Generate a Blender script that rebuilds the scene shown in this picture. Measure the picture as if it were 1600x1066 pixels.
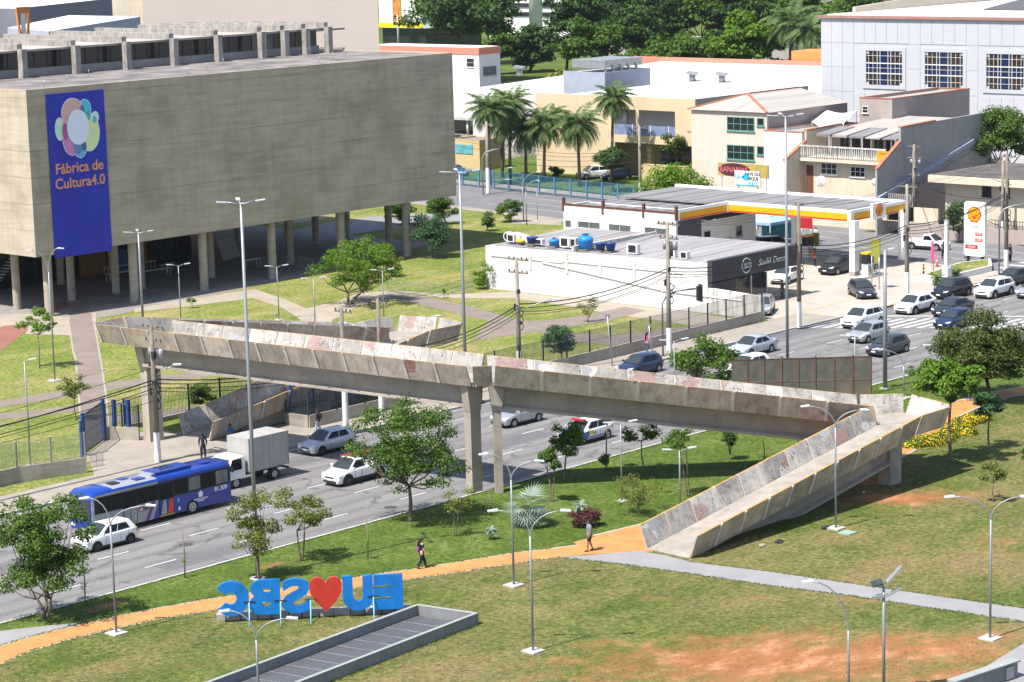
import bpy, bmesh, math, random
import numpy as np
from mathutils import Vector, Matrix
R = math.radians
random.seed(7)
scene = bpy.context.scene
col = scene.collection
for o in list(bpy.data.objects): bpy.data.objects.remove(o)

# ------------------------------------------------------------------ camera
F_PX, CAM_H, HORIZON, ROLL, AZ = 3900.0, 35.5, -150.0, 0.027, R(43.06)
CX, CY = 800.0, 533.0
_roll = math.atan(ROLL)
_p = math.atan((CY - HORIZON) * math.cos(_roll) / F_PX)
_fh = np.array([math.cos(AZ), math.sin(AZ), 0.0]); _rt = np.array([math.sin(AZ), -math.cos(AZ), 0.0]); _up = np.array([0, 0, 1.0])
_fw = _fh * math.cos(_p) - _up * math.sin(_p); _u0 = _fh * math.sin(_p) + _up * math.cos(_p)
_X = _rt * math.cos(_roll) - _u0 * math.sin(_roll); _Y = _rt * math.sin(_roll) + _u0 * math.cos(_roll)
_C = np.array([0, 0, CAM_H])
cam = bpy.data.cameras.new('camera'); camo = bpy.data.objects.new('camera', cam); col.objects.link(camo)
cam.sensor_width = 36.0; cam.lens = F_PX / 1600.0 * 36.0; cam.clip_start = 1.0; cam.clip_end = 6000.0
camo.matrix_world = Matrix(((_X[0], _Y[0], -_fw[0], 0), (_X[1], _Y[1], -_fw[1], 0), (_X[2], _Y[2], -_fw[2], CAM_H), (0, 0, 0, 1)))
scene.camera = camo
# ------------------------------------------------------------------ sky, sun, exposure
SUN_EL, SHADOW_AZ = R(60), R(-6)          # shadows fall along +x, a little towards -y
world = bpy.data.worlds.new('World'); scene.world = world; world.use_nodes = True
_nt = world.node_tree; _nt.nodes.clear()
_sky = _nt.nodes.new('ShaderNodeTexSky'); _sky.sky_type = 'NISHITA'; _sky.sun_disc = False
_sky.sun_elevation = SUN_EL
_sky.altitude = 700; _sky.air_density = 1.0; _sky.dust_density = 2.0; _sky.ozone_density = 1.0
_bg = _nt.nodes.new('ShaderNodeBackground'); _bg.inputs['Strength'].default_value = 0.115
_wo = _nt.nodes.new('ShaderNodeOutputWorld')
_nt.links.new(_sky.outputs[0], _bg.inputs[0]); _nt.links.new(_bg.outputs[0], _wo.inputs[0])
_ld = Vector((math.cos(SHADOW_AZ) * math.cos(SUN_EL), math.sin(SHADOW_AZ) * math.cos(SUN_EL), -math.sin(SUN_EL)))
_sky.sun_rotation = math.atan2(-_ld.x, -_ld.y)      # same heading as the lamp
sun = bpy.data.lights.new('sun', 'SUN'); sun.energy = 4.6; sun.angle = R(0.53); sun.color = (1.0, 0.95, 0.87)
suno = bpy.data.objects.new('sun', sun); col.objects.link(suno); suno.location = (0, 0, 200)
suno.rotation_euler = _ld.to_track_quat('-Z', 'Y').to_euler()
scene.view_settings.view_transform = 'Standard'; scene.view_settings.look = 'None'
scene.view_settings.exposure = 1.02; scene.view_settings.gamma = 1.0; scene.view_settings.use_curve_mapping = False
scene.cycles.max_bounces = 5; scene.cycles.diffuse_bounces = 3; scene.cycles.transparent_max_bounces = 8
scene.cycles.glossy_bounces = 3; scene.cycles.transmission_bounces = 3
scene.cycles.use_denoising = True

# ------------------------------------------------------------------ pixel <-> world (photo is 1600 x 1066)
def G(px, py, z=0.0):
    v = _fw * F_PX + _X * (px - CX) - _Y * (py - CY)
    q = _C + v * ((z - CAM_H) / v[2]); return Vector((q[0], q[1], z))
def ON(px, py, x=None, y=None):
    v = _fw * F_PX + _X * (px - CX) - _Y * (py - CY)
    q = _C + v * ((x / v[0]) if x is not None else (y / v[1])); return Vector(q)
def PY(x, y, z):
    v = np.array([x, y, z]) - _C; return CY - F_PX * (v @ _Y) / (v @ _fw)
def HZ(b, py):
    lo, hi = 0.0, 60.0
    for _ in range(40):
        m = (lo + hi) / 2
        if PY(b[0], b[1], m) > py: lo = m
        else: hi = m
    return lo

# ------------------------------------------------------------------ materials
MATS = {}
def _n(nt, t, **k):
    n = nt.nodes.new(t)
    for a, b in k.items(): setattr(n, a, b)
    return n
def ramp(nt, fac, stops):
    r = _n(nt, 'ShaderNodeValToRGB'); e = r.color_ramp.elements
    while len(e) < len(stops): e.new(0.5)
    for el, (p, c) in zip(e, stops):
        el.position = p; el.color = (*c, 1) if len(c) == 3 else c
    nt.links.new(fac, r.inputs[0]); return r.outputs[0]
def mixc(nt, fac, a, b, mode='MIX'):
    m = _n(nt, 'ShaderNodeMix', data_type='RGBA', blend_type=mode)
    for s, v in ((0, fac), (6, a), (7, b)):
        if hasattr(v, 'is_output'): nt.links.new(v, m.inputs[s])
        else: m.inputs[s].default_value = v if s == 0 else ((*v, 1) if len(v) == 3 else v)
    return m.outputs[2]
def noise(nt, vec, scale, detail=4, rough=0.55, dist=0.0):
    n = _n(nt, 'ShaderNodeTexNoise'); n.inputs['Scale'].default_value = scale; n.inputs['Detail'].default_value = detail
    n.inputs['Roughness'].default_value = rough; n.inputs['Distortion'].default_value = dist
    if vec is not None: nt.links.new(vec, n.inputs['Vector'])
    return n.outputs[0]
def mapping(nt, vec, sc=(1, 1, 1), rot=(0, 0, 0), loc=(0, 0, 0)):
    m = _n(nt, 'ShaderNodeMapping'); m.inputs['Scale'].default_value = sc; m.inputs['Rotation'].default_value = rot; m.inputs['Location'].default_value = loc
    nt.links.new(vec, m.inputs[0]); return m.outputs[0]
def math_(nt, op, a, b=None):
    m = _n(nt, 'ShaderNodeMath', operation=op)
    for i, v in enumerate((a, b)):
        if v is None: continue
        if hasattr(v, 'is_output'): nt.links.new(v, m.inputs[i])
        else: m.inputs[i].default_value = v
    return m.outputs[0]
def base(name, rough=0.8, metal=0.0, spec=0.3):
    m = bpy.data.materials.new(name); m.use_nodes = True; nt = m.node_tree
    b = nt.nodes['Principled BSDF']; b.inputs['Roughness'].default_value = rough; b.inputs['Metallic'].default_value = metal
    b.inputs['Specular IOR Level'].default_value = spec
    g = _n(nt, 'ShaderNodeNewGeometry'); MATS[name] = m
    return m, nt, b, g.outputs['Position']
def bump(nt, b, h, strength=0.3, dist=0.05):
    n = _n(nt, 'ShaderNodeBump'); n.inputs['Strength'].default_value = strength; n.inputs['Distance'].default_value = dist
    nt.links.new(h, n.inputs['Height']); nt.links.new(n.outputs[0], b.inputs['Normal'])
def M(name, c=None, rough=0.7, metal=0.0, var=0.12, sc=1.3, spec=0.3, fine=0.0, streak=0.0, stain=None):
    """a plain surface with soft uneven tone: broad noise, vertical run-off streaks, stains"""
    if name in MATS: return MATS[name]
    m, nt, b, P = base(name, rough, metal, spec)
    c = tuple(c)
    dk = tuple(x * (1 - var) for x in c); lt = tuple(min(1, x * (1 + var * 0.6)) for x in c)
    out = ramp(nt, noise(nt, P, sc, 5, 0.62), [(0.3, dk), (0.7, lt)])
    if streak:
        s = noise(nt, mapping(nt, P, (2.2, 2.2, 0.16)), 1.6, 4, 0.6)
        f = ramp(nt, s, [(0.36, (streak,) * 3), (0.56, (0, 0, 0))])
        out = mixc(nt, f, out, tuple(x * 0.42 for x in (c if stain is None else stain)))
    if fine:
        out = mixc(nt, fine, out, ramp(nt, noise(nt, P, sc * 14, 3, 0.7), [(0.3, tuple(x * 0.4 for x in c)), (0.7, tuple(min(1, x * 1.5) for x in c))]))
    nt.links.new(out, b.inputs['Base Color'])
    return m

# --- special materials
def mk_asphalt():
    m, nt, b, P = base('asphalt', 0.85)
    a = ramp(nt, noise(nt, mapping(nt, P, (0.10, 0.55, 1)), 1.0, 6, 0.6), [(0.3, (0.13, 0.126, 0.125)), (0.55, (0.166, 0.161, 0.159)), (0.75, (0.2, 0.195, 0.191))])
    fine = ramp(nt, noise(nt, P, 9.0, 3, 0.7), [(0.35, (0.75,) * 3), (0.65, (1.15,) * 3)])
    c = mixc(nt, 1.0, a, fine, 'MULTIPLY')
    # rubber-darkened wheel tracks along the lanes, then cracks sealed with bitumen
    sp = _n(nt, 'ShaderNodeSeparateXYZ'); nt.links.new(P, sp.inputs[0])
    yy = math_(nt, 'ADD', sp.outputs[1], math_(nt, 'MULTIPLY', noise(nt, mapping(nt, P, (.05, .05, 1)), 1.0, 2), .8))
    tk_ = math_(nt, 'SINE', math_(nt, 'MULTIPLY', yy, 3.66))
    c = mixc(nt, 1.0, c, ramp(nt, math_(nt, 'MULTIPLY', tk_, noise(nt, mapping(nt, P, (.08, .4, 1)), 1.0, 4)), [(0.0, (1.04,) * 3), (0.45, (0.84,) * 3)]), 'MULTIPLY')
    st_ = ramp(nt, noise(nt, mapping(nt, P, (.5, 1.3, 1)), .8, 5, .7), [(0.63, (0, 0, 0)), (0.72, (0.5,) * 3)]); c = mixc(nt, st_, c, (0.09, 0.088, 0.09))
    w = _n(nt, 'ShaderNodeTexVoronoi', feature='DISTANCE_TO_EDGE'); w.inputs['Scale'].default_value = 0.14
    nt.links.new(mapping(nt, P, (0.6, 1.0, 1)), w.inputs['Vector'])
    wob = noise(nt, P, 0.9, 4, 0.7)
    d = math_(nt, 'ADD', w.outputs['Distance'], math_(nt, 'MULTIPLY', math_(nt, 'SUBTRACT', wob, 0.5), 0.25))
    crack = ramp(nt, d, [(0.0, (0.6,) * 3), (0.006, (0, 0, 0))])
    c = mixc(nt, crack, c, (0.06, 0.06, 0.062))
    nt.links.new(c, b.inputs['Base Color'])
    bump(nt, b, noise(nt, P, 30, 2, 0.6), 0.2, 0.01)
    return m
def mk_grass(name, tones, patches, dry, earth, dryness):
    """lawn: fine blade speckle + broad tone + dry areas; patches = bare-earth spots (x, y, rx, ry, angle, amount)"""
    m, nt, b, P = base(name, 0.92, spec=0.12)
    broad = ramp(nt, noise(nt, P, 0.16, 5, 0.62), [(0.32, tones[0]), (0.5, tones[1]), (0.68, tones[2])])
    tuft = noise(nt, mapping(nt, P, (1, 1, 0.3)), 3.2, 6, 0.78)
    speck = ramp(nt, tuft, [(0.32, (0.36,) * 3), (0.5, (1.0,) * 3), (0.68, (1.75,) * 3)])
    c = mixc(nt, 1.0, broad, speck, 'MULTIPLY')
    blade = ramp(nt, noise(nt, P, 16.0, 3, 0.75), [(0.32, (0.62,) * 3), (0.68, (1.35,) * 3)])
    c = mixc(nt, 1.0, c, blade, 'MULTIPLY')
    mid = noise(nt, P, 0.75, 7, 0.72); c = mixc(nt, ramp(nt, mid, [(0.5, (0, 0, 0)), (0.6, (0.75,) * 3)]), c, mixc(nt, 1.0, tones[0], blade, 'MULTIPLY'))
    dn = math_(nt, 'ADD', math_(nt, 'MULTIPLY', noise(nt, mapping(nt, P, (0.5, 1.0, 1), (0, 0, 0.3)), 0.17, 6, 0.66), 0.72), math_(nt, 'MULTIPLY', tuft, 0.28))
    df = ramp(nt, dn, [(0.5 - dryness * 0.5, (0, 0, 0)), (0.66 - dryness * 0.35, (0.9,) * 3)])
    dc = mixc(nt, 1.0, mixc(nt, 1.0, dry, blade, 'MULTIPLY'), ramp(nt, tuft, [(0.34, (0.6,) * 3), (0.66, (1.35,) * 3)]), 'MULTIPLY')
    c = mixc(nt, df, c, dc)
    wob = noise(nt, P, 0.55, 6, 0.7); wob2 = noise(nt, P, 3.2, 4, 0.75)
    w = math_(nt, 'ADD', math_(nt, 'MULTIPLY', math_(nt, 'SUBTRACT', wob, 0.5), 2.4), math_(nt, 'MULTIPLY', math_(nt, 'SUBTRACT', wob2, 0.5), 1.5))
    tot = None
    for (x, y, rx, ry, an, am) in patches:
        v = mapping(nt, P, (1 / rx, 1 / ry, 0), (0, 0, 0), (0, 0, 0))
        sub = _n(nt, 'ShaderNodeVectorMath', operation='SUBTRACT'); sub.inputs[1].default_value = (x, y, 0); nt.links.new(P, sub.inputs[0])
        v = mapping(nt, sub.outputs[0], (1, 1, 0), (0, 0, -an)); v = mapping(nt, v, (1 / rx, 1 / ry, 0))
        ln = _n(nt, 'ShaderNodeVectorMath', operation='LENGTH'); nt.links.new(v, ln.inputs[0])
        f = math_(nt, 'SUBTRACT', am, math_(nt, 'ADD', ln.outputs['Value'], w))
        tot = f if tot is None else math_(nt, 'MAXIMUM', tot, f)
    if tot is not None:
        pf = ramp(nt, tot, [(0.0, (0, 0, 0)), (0.3, (0.35,) * 3), (0.85, (0.92,) * 3)])
        ec = ramp(nt, noise(nt, mapping(nt, P, (0.7, 1.2, 1), (0, 0, 0.7)), 0.6, 7, 0.72), [(0.3, tuple(x * 0.7 for x in earth)), (0.5, earth), (0.68, tuple(min(1, x * 1.4 + 0.07) for x in earth))])
        c = mixc(nt, pf, c, ec)
    nt.links.new(c, b.inputs['Base Color'])
    bump(nt, b, tuft, 0.9, 0.12)
    return m
def mk_concrete(name, c, board=(0.16, 3.2), var=0.3, dark=0.55, lines=None, warm=None):
    """board-marked concrete: horizontal board bands, pour joints, run-off"""
    m, nt, b, P = base(name, 0.88)
    big = noise(nt, P, 0.35, 6, 0.65)
    hb = noise(nt, mapping(nt, P, (board[0], board[0], board[1])), 1.0, 4, 0.7)
    run = noise(nt, mapping(nt, P, (1.7, 1.7, 0.12)), 1.2, 5, 0.65)
    t = math_(nt, 'ADD', math_(nt, 'MULTIPLY', big, 0.38), math_(nt, 'ADD', math_(nt, 'MULTIPLY', hb, 0.42), math_(nt, 'MULTIPLY', run, 0.2)))
    k = ramp(nt, t, [(0.36, tuple(x * dark for x in c)), (0.5, c), (0.64, tuple(min(1, x * (1 + var)) for x in c))])
    if warm: k = mixc(nt, ramp(nt, noise(nt, P, 0.22, 5, 0.7), [(0.5, (0, 0, 0)), (0.7, (0.55,) * 3)]), k, warm)
    if lines:
        s = _n(nt, 'ShaderNodeSeparateXYZ'); nt.links.new(P, s.inputs[0])
        z = math_(nt, 'ADD', s.outputs[2], math_(nt, 'MULTIPLY', math_(nt, 'SUBTRACT', noise(nt, P, 0.4, 3), 0.5), 0.12))
        fr = math_(nt, 'FRACT', math_(nt, 'MULTIPLY', math_(nt, 'SUBTRACT', z, 5.7), 1.0 / lines))
        ln = ramp(nt, fr, [(0.0, (0.6,) * 3), (0.014, (0.6,) * 3), (0.03, (0, 0, 0)), (0.97, (0, 0, 0)), (1.0, (0.3,) * 3)])
        ln2 = mixc(nt, 1.0, ln, ramp(nt, noise(nt, mapping(nt, P, (0.12, 0.12, 1)), 1.0, 3), [(0.4, (0.1,) * 3), (0.6, (1,) * 3)]), 'MULTIPLY')
        k = mixc(nt, ln2, k, tuple(x * 0.3 for x in c))
    nt.links.new(k, b.inputs['Base Color'])
    bump(nt, b, hb, 0.35, 0.03)
    return m
def mk_leaf(name, c, c2, trans=0.35, gloss=0.68):
    m = bpy.data.materials.new(name); m.use_nodes = True; nt = m.node_tree; MATS[name] = m
    b = nt.nodes['Principled BSDF']; b.inputs['Roughness'].default_value = gloss; b.inputs['Specular IOR Level'].default_value = 0.22
    g = _n(nt, 'ShaderNodeNewGeometry')
    k = ramp(nt, g.outputs['Random Per Island'], [(0.0, c), (0.6, tuple((x + y) / 2 for x, y in zip(c, c2))), (1.0, c2)])
    nt.links.new(k, b.inputs['Base Color'])
    tr = _n(nt, 'ShaderNodeBsdfTranslucent'); nt.links.new(mixc(nt, 1.0, k, (1.15, 1.25, 0.55), 'MULTIPLY'), tr.inputs[0])
    mx = _n(nt, 'ShaderNodeMixShader'); mx.inputs[0].default_value = trans
    nt.links.new(b.outputs[0], mx.inputs[1]); nt.links.new(tr.outputs[0], mx.inputs[2])
    nt.links.new(mx.outputs[0], nt.nodes['Material Output'].inputs[0])
    return m
def mk_roofsheet(name, c, c2, axis, pitch=0.35, rust=None):
    m, nt, b, P = base(name, 0.75)
    st = (0.9, 0.06, 0.2) if axis == 'y' else (0.06, 0.9, 0.2)
    k = ramp(nt, noise(nt, mapping(nt, P, st), 1.4, 5, 0.7), [(0.3, c), (0.7, c2)])
    if rust: k = mixc(nt, ramp(nt, noise(nt, mapping(nt, P, (st[0] * 0.7, st[1] * 2, .2)), 1.1, 5, 0.7), [(0.56, (0, 0, 0)), (0.66, (0.8,) * 3)]), k, rust)
    nt.links.new(k, b.inputs['Base Color']); return m
def mk_panel(name, c, scrib, patch, amount, seed):
    """precast parapet panel: weathered concrete, old paint rollers, sprayed scribble"""
    m, nt, b, P = base(name, 0.85)
    oi = _n(nt, 'ShaderNodeObjectInfo'); off = _n(nt, 'ShaderNodeVectorMath', operation='MULTIPLY_ADD')
    cb = _n(nt, 'ShaderNodeCombineXYZ')
    for i in range(3): nt.links.new(oi.outputs['Random'], cb.inputs[i])
    off.inputs[1].default_value = (37 + seed, 91, 53); nt.links.new(cb.outputs[0], off.inputs[0]); nt.links.new(P, off.inputs[2]); V = off.outputs[0]
    k = ramp(nt, noise(nt, V, 0.8, 6, 0.68), [(0.3, tuple(x * 0.6 for x in c)), (0.5, c), (0.7, tuple(min(1, x * 1.3) for x in c))])
    k = mixc(nt, ramp(nt, noise(nt, mapping(nt, V, (3, 3, 0.3)), 1.2, 4, .6), [(0.5, (0, 0, 0)), (0.68, (0.45,) * 3)]), k, tuple(x * 0.35 for x in c))
    k = mixc(nt, 1.0, k, ramp(nt, oi.outputs['Random'], [(0.0, (0.72,) * 3), (1.0, (1.2,) * 3)]), 'MULTIPLY')
    vo = _n(nt, 'ShaderNodeTexVoronoi', feature='F1', distance='CHEBYCHEV'); vo.inputs['Scale'].default_value = 0.75; vo.inputs['Randomness'].default_value = 1.0
    nt.links.new(V, vo.inputs['Vector'])
    sp = _n(nt, 'ShaderNodeSeparateColor'); nt.links.new(vo.outputs['Color'], sp.inputs[0])
    for i, pc in enumerate(patch):
        ww = noise(nt, V, 5.0, 4, 0.8)
        f = ramp(nt, sp.outputs[i], [(1 - amount, (0, 0, 0)), (1 - amount + 0.01, (0.85,) * 3)])
        f = mixc(nt, 1.0, f, ramp(nt, ww, [(0.36, (0.25,) * 3), (0.5, (1,) * 3)]), 'MULTIPLY')
        k = mixc(nt, f, k, pc)
    if scrib:
        wv = _n(nt, 'ShaderNodeTexWave', wave_type='BANDS', bands_direction='DIAGONAL'); wv.inputs['Scale'].default_value = 1.7
        wv.inputs['Distortion'].default_value = 14; wv.inputs['Detail'].default_value = 2.5; wv.inputs['Detail Scale'].default_value = 1.6
        nt.links.new(V, wv.inputs['Vector'])
        f = ramp(nt, wv.outputs['Fac'], [(0.0, (0.85,) * 3), (0.06, (0.75,) * 3), (0.12, (0, 0, 0))])
        f = mixc(nt, 1.0, f, ramp(nt, noise(nt, V, 0.9, 3), [(0.5, (0, 0, 0)), (0.57, (scrib,) * 3)]), 'MULTIPLY')
        k = mixc(nt, f, k, (0.05, 0.05, 0.06))
    nt.links.new(k, b.inputs['Base Color']); return m

# ------------------------------------------------------------------ mesh helpers
def wm(o):
    m = Matrix.LocRotScale(o.location, o.rotation_euler, o.scale)
    if o.parent is not None: m = wm(o.parent) @ o.matrix_parent_inverse @ m
    return m
class MB:
    """collects shapes, then build() links them as ONE mesh object"""
    def __init__(s): s.v = []; s.f = []; s.m = []; s.s = []
    def add(s, vs, fs, m=0, sm=False):
        o = len(s.v); s.v += [tuple(v) for v in vs]
        for f in fs: s.f.append([i + o for i in f]); s.m.append(m); s.s.append(sm)
        return s
    def box(s, x0, x1, y0, y1, z0, z1, m=0):
        return s.add([(x0, y0, z0), (x1, y0, z0), (x1, y1, z0), (x0, y1, z0), (x0, y0, z1), (x1, y0, z1), (x1, y1, z1), (x0, y1, z1)],
                     [(0, 3, 2, 1), (4, 5, 6, 7), (0, 1, 5, 4), (1, 2, 6, 5), (2, 3, 7, 6), (3, 0, 4, 7)], m)
    def ob(s, c, sz, rot=(0, 0, 0), m=0):
        from mathutils import Euler
        e = Euler(rot).to_matrix(); h = [x / 2 for x in sz]; c = Vector(c)
        vs = [c + e @ Vector((a * h[0], b * h[1], d * h[2])) for d in (-1, 1) for a, b in ((-1, -1), (1, -1), (1, 1), (-1, 1))]
        return s.add(vs, [(0, 3, 2, 1), (4, 5, 6, 7), (0, 1, 5, 4), (1, 2, 6, 5), (2, 3, 7, 6), (3, 0, 4, 7)], m)
    def bar(s, a, b, w, h, m=0):
        """square bar from a to b (w sideways, h in the up direction)"""
        a, b = Vector(a), Vector(b); d = (b - a).normalized(); up = Vector((0, 0, 1))
        if abs(d.z) > 0.99: up = Vector((1, 0, 0))
        r = d.cross(up).normalized() * (w / 2); u = r.cross(d).normalized() * (h / 2)
        vs = [p + q for p in (a, b) for q in (-r - u, r - u, r + u, -r + u)]
        return s.add(vs, [(0, 3, 2, 1), (4, 5, 6, 7), (0, 1, 5, 4), (1, 2, 6, 5), (2, 3, 7, 6), (3, 0, 4, 7)], m)
    def prism(s, pts, z0, z1, m=0, mtop=None, bottom=True):
        n = len(pts)
        if sum(pts[i][0] * pts[(i + 1) % n][1] - pts[(i + 1) % n][0] * pts[i][1] for i in range(n)) < 0: pts = pts[::-1]
        zz0 = z0 if hasattr(z0, '__len__') else [z0] * n; zz1 = z1 if hasattr(z1, '__len__') else [z1] * n
        vs = [(p[0], p[1], z) for p, z in zip(pts, zz0)] + [(p[0], p[1], z) for p, z in zip(pts, zz1)]
        s.add(vs, [(i, (i + 1) % n, n + (i + 1) % n, n + i) for i in range(n)], m)
        s.f.append([len(s.v) - n + i for i in range(n)]); s.m.append(m if mtop is None else mtop); s.s.append(False)
        if bottom: s.f.append([len(s.v) - 2 * n + i for i in range(n)][::-1]); s.m.append(m); s.s.append(False)
        return s
    def cyl(s, a, b, r0, r1=None, n=8, m=0, caps=True, sm=True):
        a, b = Vector(a), Vector(b); r1 = r0 if r1 is None else r1
        d = (b - a).normalized(); t = Vector((0, 0, 1)) if abs(d.z) < 0.9 else Vector((1, 0, 0))
        u = d.cross(t).normalized(); w = d.cross(u)
        vs = [p + (u * math.cos(2 * math.pi * i / n) + w * math.sin(2 * math.pi * i / n)) * r for p, r in ((a, r0), (b, r1)) for i in range(n)]
        s.add(vs, [(i, n + i, n + (i + 1) % n, (i + 1) % n) for i in range(n)], m, sm)
        if caps:
            o = len(s.v) - 2 * n
            s.f += [[o + i for i in range(n)], [o + n + i for i in range(n)][::-1]]; s.m += [m, m]; s.s += [False, False]
        return s
    def tube(s, pts, r, n=6, m=0, caps=True):
        pts = [Vector(p) for p in pts]; k = len(pts); rs = r if hasattr(r, '__len__') else [r] * k
        o = len(s.v); u = None
        for i, p in enumerate(pts):
            d = (pts[min(i + 1, k - 1)] - pts[max(i - 1, 0)]).normalized()
            if u is None:
                t = Vector((0, 0, 1)) if abs(d.z) < 0.9 else Vector((1, 0, 0)); u = d.cross(t).normalized()
            else: u = (u - d * u.dot(d)).normalized()
            w = d.cross(u)
            s.v += [tuple(p + (u * math.cos(2 * math.pi * j / n) + w * math.sin(2 * math.pi * j / n)) * rs[i]) for j in range(n)]
        for i in range(k - 1):
            for j in range(n):
                a = o + i * n; s.f.append([a + j, a + (j + 1) % n, a + n + (j + 1) % n, a + n + j]); s.m.append(m); s.s.append(True)
        if caps:
            s.f += [[o + j for j in range(n)][::-1], [o + (k - 1) * n + j for j in range(n)]]; s.m += [m, m]; s.s += [False, False]
        return s
    def lathe(s, prof, c=(0, 0, 0), n=12, m=0):
        o = len(s.v)
        for r, z in prof: s.v += [(c[0] + r * math.cos(2 * math.pi * j / n), c[1] + r * math.sin(2 * math.pi * j / n), c[2] + z) for j in range(n)]
        for i in range(len(prof) - 1):
            for j in range(n):
                a = o + i * n; s.f.append([a + j, a + (j + 1) % n, a + n + (j + 1) % n, a + n + j]); s.m.append(m); s.s.append(True)
        return s
    def ext(s, poly, vec, m=0):
        """3-D polygon pushed along vec"""
        n = len(poly); vec = Vector(vec); a = [Vector(p) for p in poly]; b = [p + vec for p in a]
        nn = sum(((a[i].cross(a[(i + 1) % n])) for i in range(n)), Vector())
        if nn.dot(vec) > 0: a, b = a[::-1], b[::-1]
        return s.add(a + b, [list(range(n)), list(range(n, 2 * n))[::-1]] + [(i, n + i, n + (i + 1) % n, (i + 1) % n) for i in range(n)], m)
    def q(s, a, b, c, d, m=0): return s.add([a, b, c, d], [(0, 1, 2, 3)], m)
    def ell(s, c, r, m=0, nu=10, nv=6, rot=None):
        vs = []; c = Vector(c)
        for i in range(nv + 1):
            t = math.pi * i / nv
            for j in range(nu):
                q = Vector((r[0] * math.sin(t) * math.cos(2 * math.pi * j / nu), r[1] * math.sin(t) * math.sin(2 * math.pi * j / nu), r[2] * math.cos(t)))
                vs.append(c + (rot @ q if rot else q))
        return s.add(vs, [(i * nu + j, (i + 1) * nu + j, (i + 1) * nu + (j + 1) % nu, i * nu + (j + 1) % nu) for i in range(nv) for j in range(nu)], m, True)
    def mesh(s, name, mats):
        me = bpy.data.meshes.new(name); me.from_pydata(s.v, [], s.f)
        for x in (mats if isinstance(mats, (list, tuple)) else [mats]): me.materials.append(x)
        me.polygons.foreach_set('material_index', s.m); me.polygons.foreach_set('use_smooth', s.s); me.update()
        return me
    def build(s, name, mats, parent=None, world=True, **tags):
        return link(name, s.mesh(name, mats), parent, world, **tags)
def link(name, me, parent=None, world=True, label=None, cat=None, group=None, kind=None, loc=None, rz=0.0):
    o = bpy.data.objects.new(name, me); col.objects.link(o)
    if loc is not None: o.location = loc
    if rz: o.rotation_euler = (0, 0, rz)
    if parent is not None:
        o.parent = parent
        if world: o.matrix_parent_inverse = wm(parent).inverted()
    if label: o['label'] = label
    if cat: o['category'] = cat
    if group: o['group'] = group
    if kind: o['kind'] = kind
    return o
def T(name, label, cat, loc=(0, 0, 0), rz=0.0, group=None):
    return link(name, None, None, True, label, cat, group, None, Vector(loc), rz)
def struct(name, mb, mats, **k): return mb.build(name, mats, None, kind='structure', **k)
def flat(name, pts, z, mat, parent=None, kind='structure', thick=0.0):
    mb = MB()
    pts = [(p[0], p[1]) for p in pts]
    if thick: mb.prism(pts, z - thick, z)
    else:
        if sum(pts[i][0] * pts[(i + 1) % len(pts)][1] - pts[(i + 1) % len(pts)][0] * pts[i][1] for i in range(len(pts))) < 0: pts = pts[::-1]
        mb.add([(p[0], p[1], z) for p in pts], [list(range(len(pts)))])
    return mb.build(name, mat, parent, kind=kind if parent is None else None)
def pxs(z, *pts): return [G(a, b, z) for a, b in pts]
_CV = {}
def curve_mesh(key, loops=None, text=None, size=1.0, extrude=0.02, offset=0.0, align='CENTER', space=1.0, shear=0.0):
    """outline loops (holes allowed) or text -> filled, extruded mesh in the XY plane"""
    if key in _CV: return _CV[key]
    if text is not None:
        cu = bpy.data.curves.new('t', 'FONT'); cu.body = text; cu.size = size; cu.align_x = align; cu.align_y = 'CENTER'; cu.space_character = space; cu.shear = shear
    else:
        cu = bpy.data.curves.new('t', 'CURVE'); cu.dimensions = '2D'; cu.fill_mode = 'BOTH'
        for lp in loops:
            sp = cu.splines.new('POLY'); sp.points.add(len(lp) - 1); sp.use_cyclic_u = True
            for i, (x, y) in enumerate(lp): sp.points[i].co = (x, y, 0, 1)
    cu.extrude = extrude; cu.offset = offset; cu.resolution_u = 4
    ob = bpy.data.objects.new('t', cu); col.objects.link(ob)
    dg = bpy.context.evaluated_depsgraph_get(); me = bpy.data.meshes.new_from_object(ob.evaluated_get(dg))
    bpy.data.objects.remove(ob); bpy.data.curves.remove(cu)
    me = me.copy(); _CV[key] = me; return me
def place(name, me, mat, origin, xdir, updir, parent=None, **k):
    """put an XY-plane mesh on a wall: local x -> xdir, local y -> updir"""
    me = me.copy(); me.materials.clear(); me.materials.append(mat)
    x = Vector(xdir).normalized(); y = Vector(updir).normalized(); z = x.cross(y)
    me.transform(Matrix(((x.x, y.x, z.x, origin[0]), (x.y, y.y, z.y, origin[1]), (x.z, y.z, z.z, origin[2]), (0, 0, 0, 1))))
    return link(name, me, parent, True, **k)
def circ(cx, cy, r, n=24, ry=None): return [(cx + r * math.cos(2 * math.pi * i / n), cy + (ry or r) * math.sin(2 * math.pi * i / n)) for i in range(n)]
def wtext(name, s, mat, origin, xdir, updir, size, parent=None, depth=0.012, offset=0.0, align='CENTER', space=1.0, shear=0.0):
    return place(name, curve_mesh(('txt', s, size, depth, offset, align, space, shear), text=s, size=size, extrude=depth, offset=offset, align=align, space=space, shear=shear), mat, origin, xdir, updir, parent)

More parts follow.
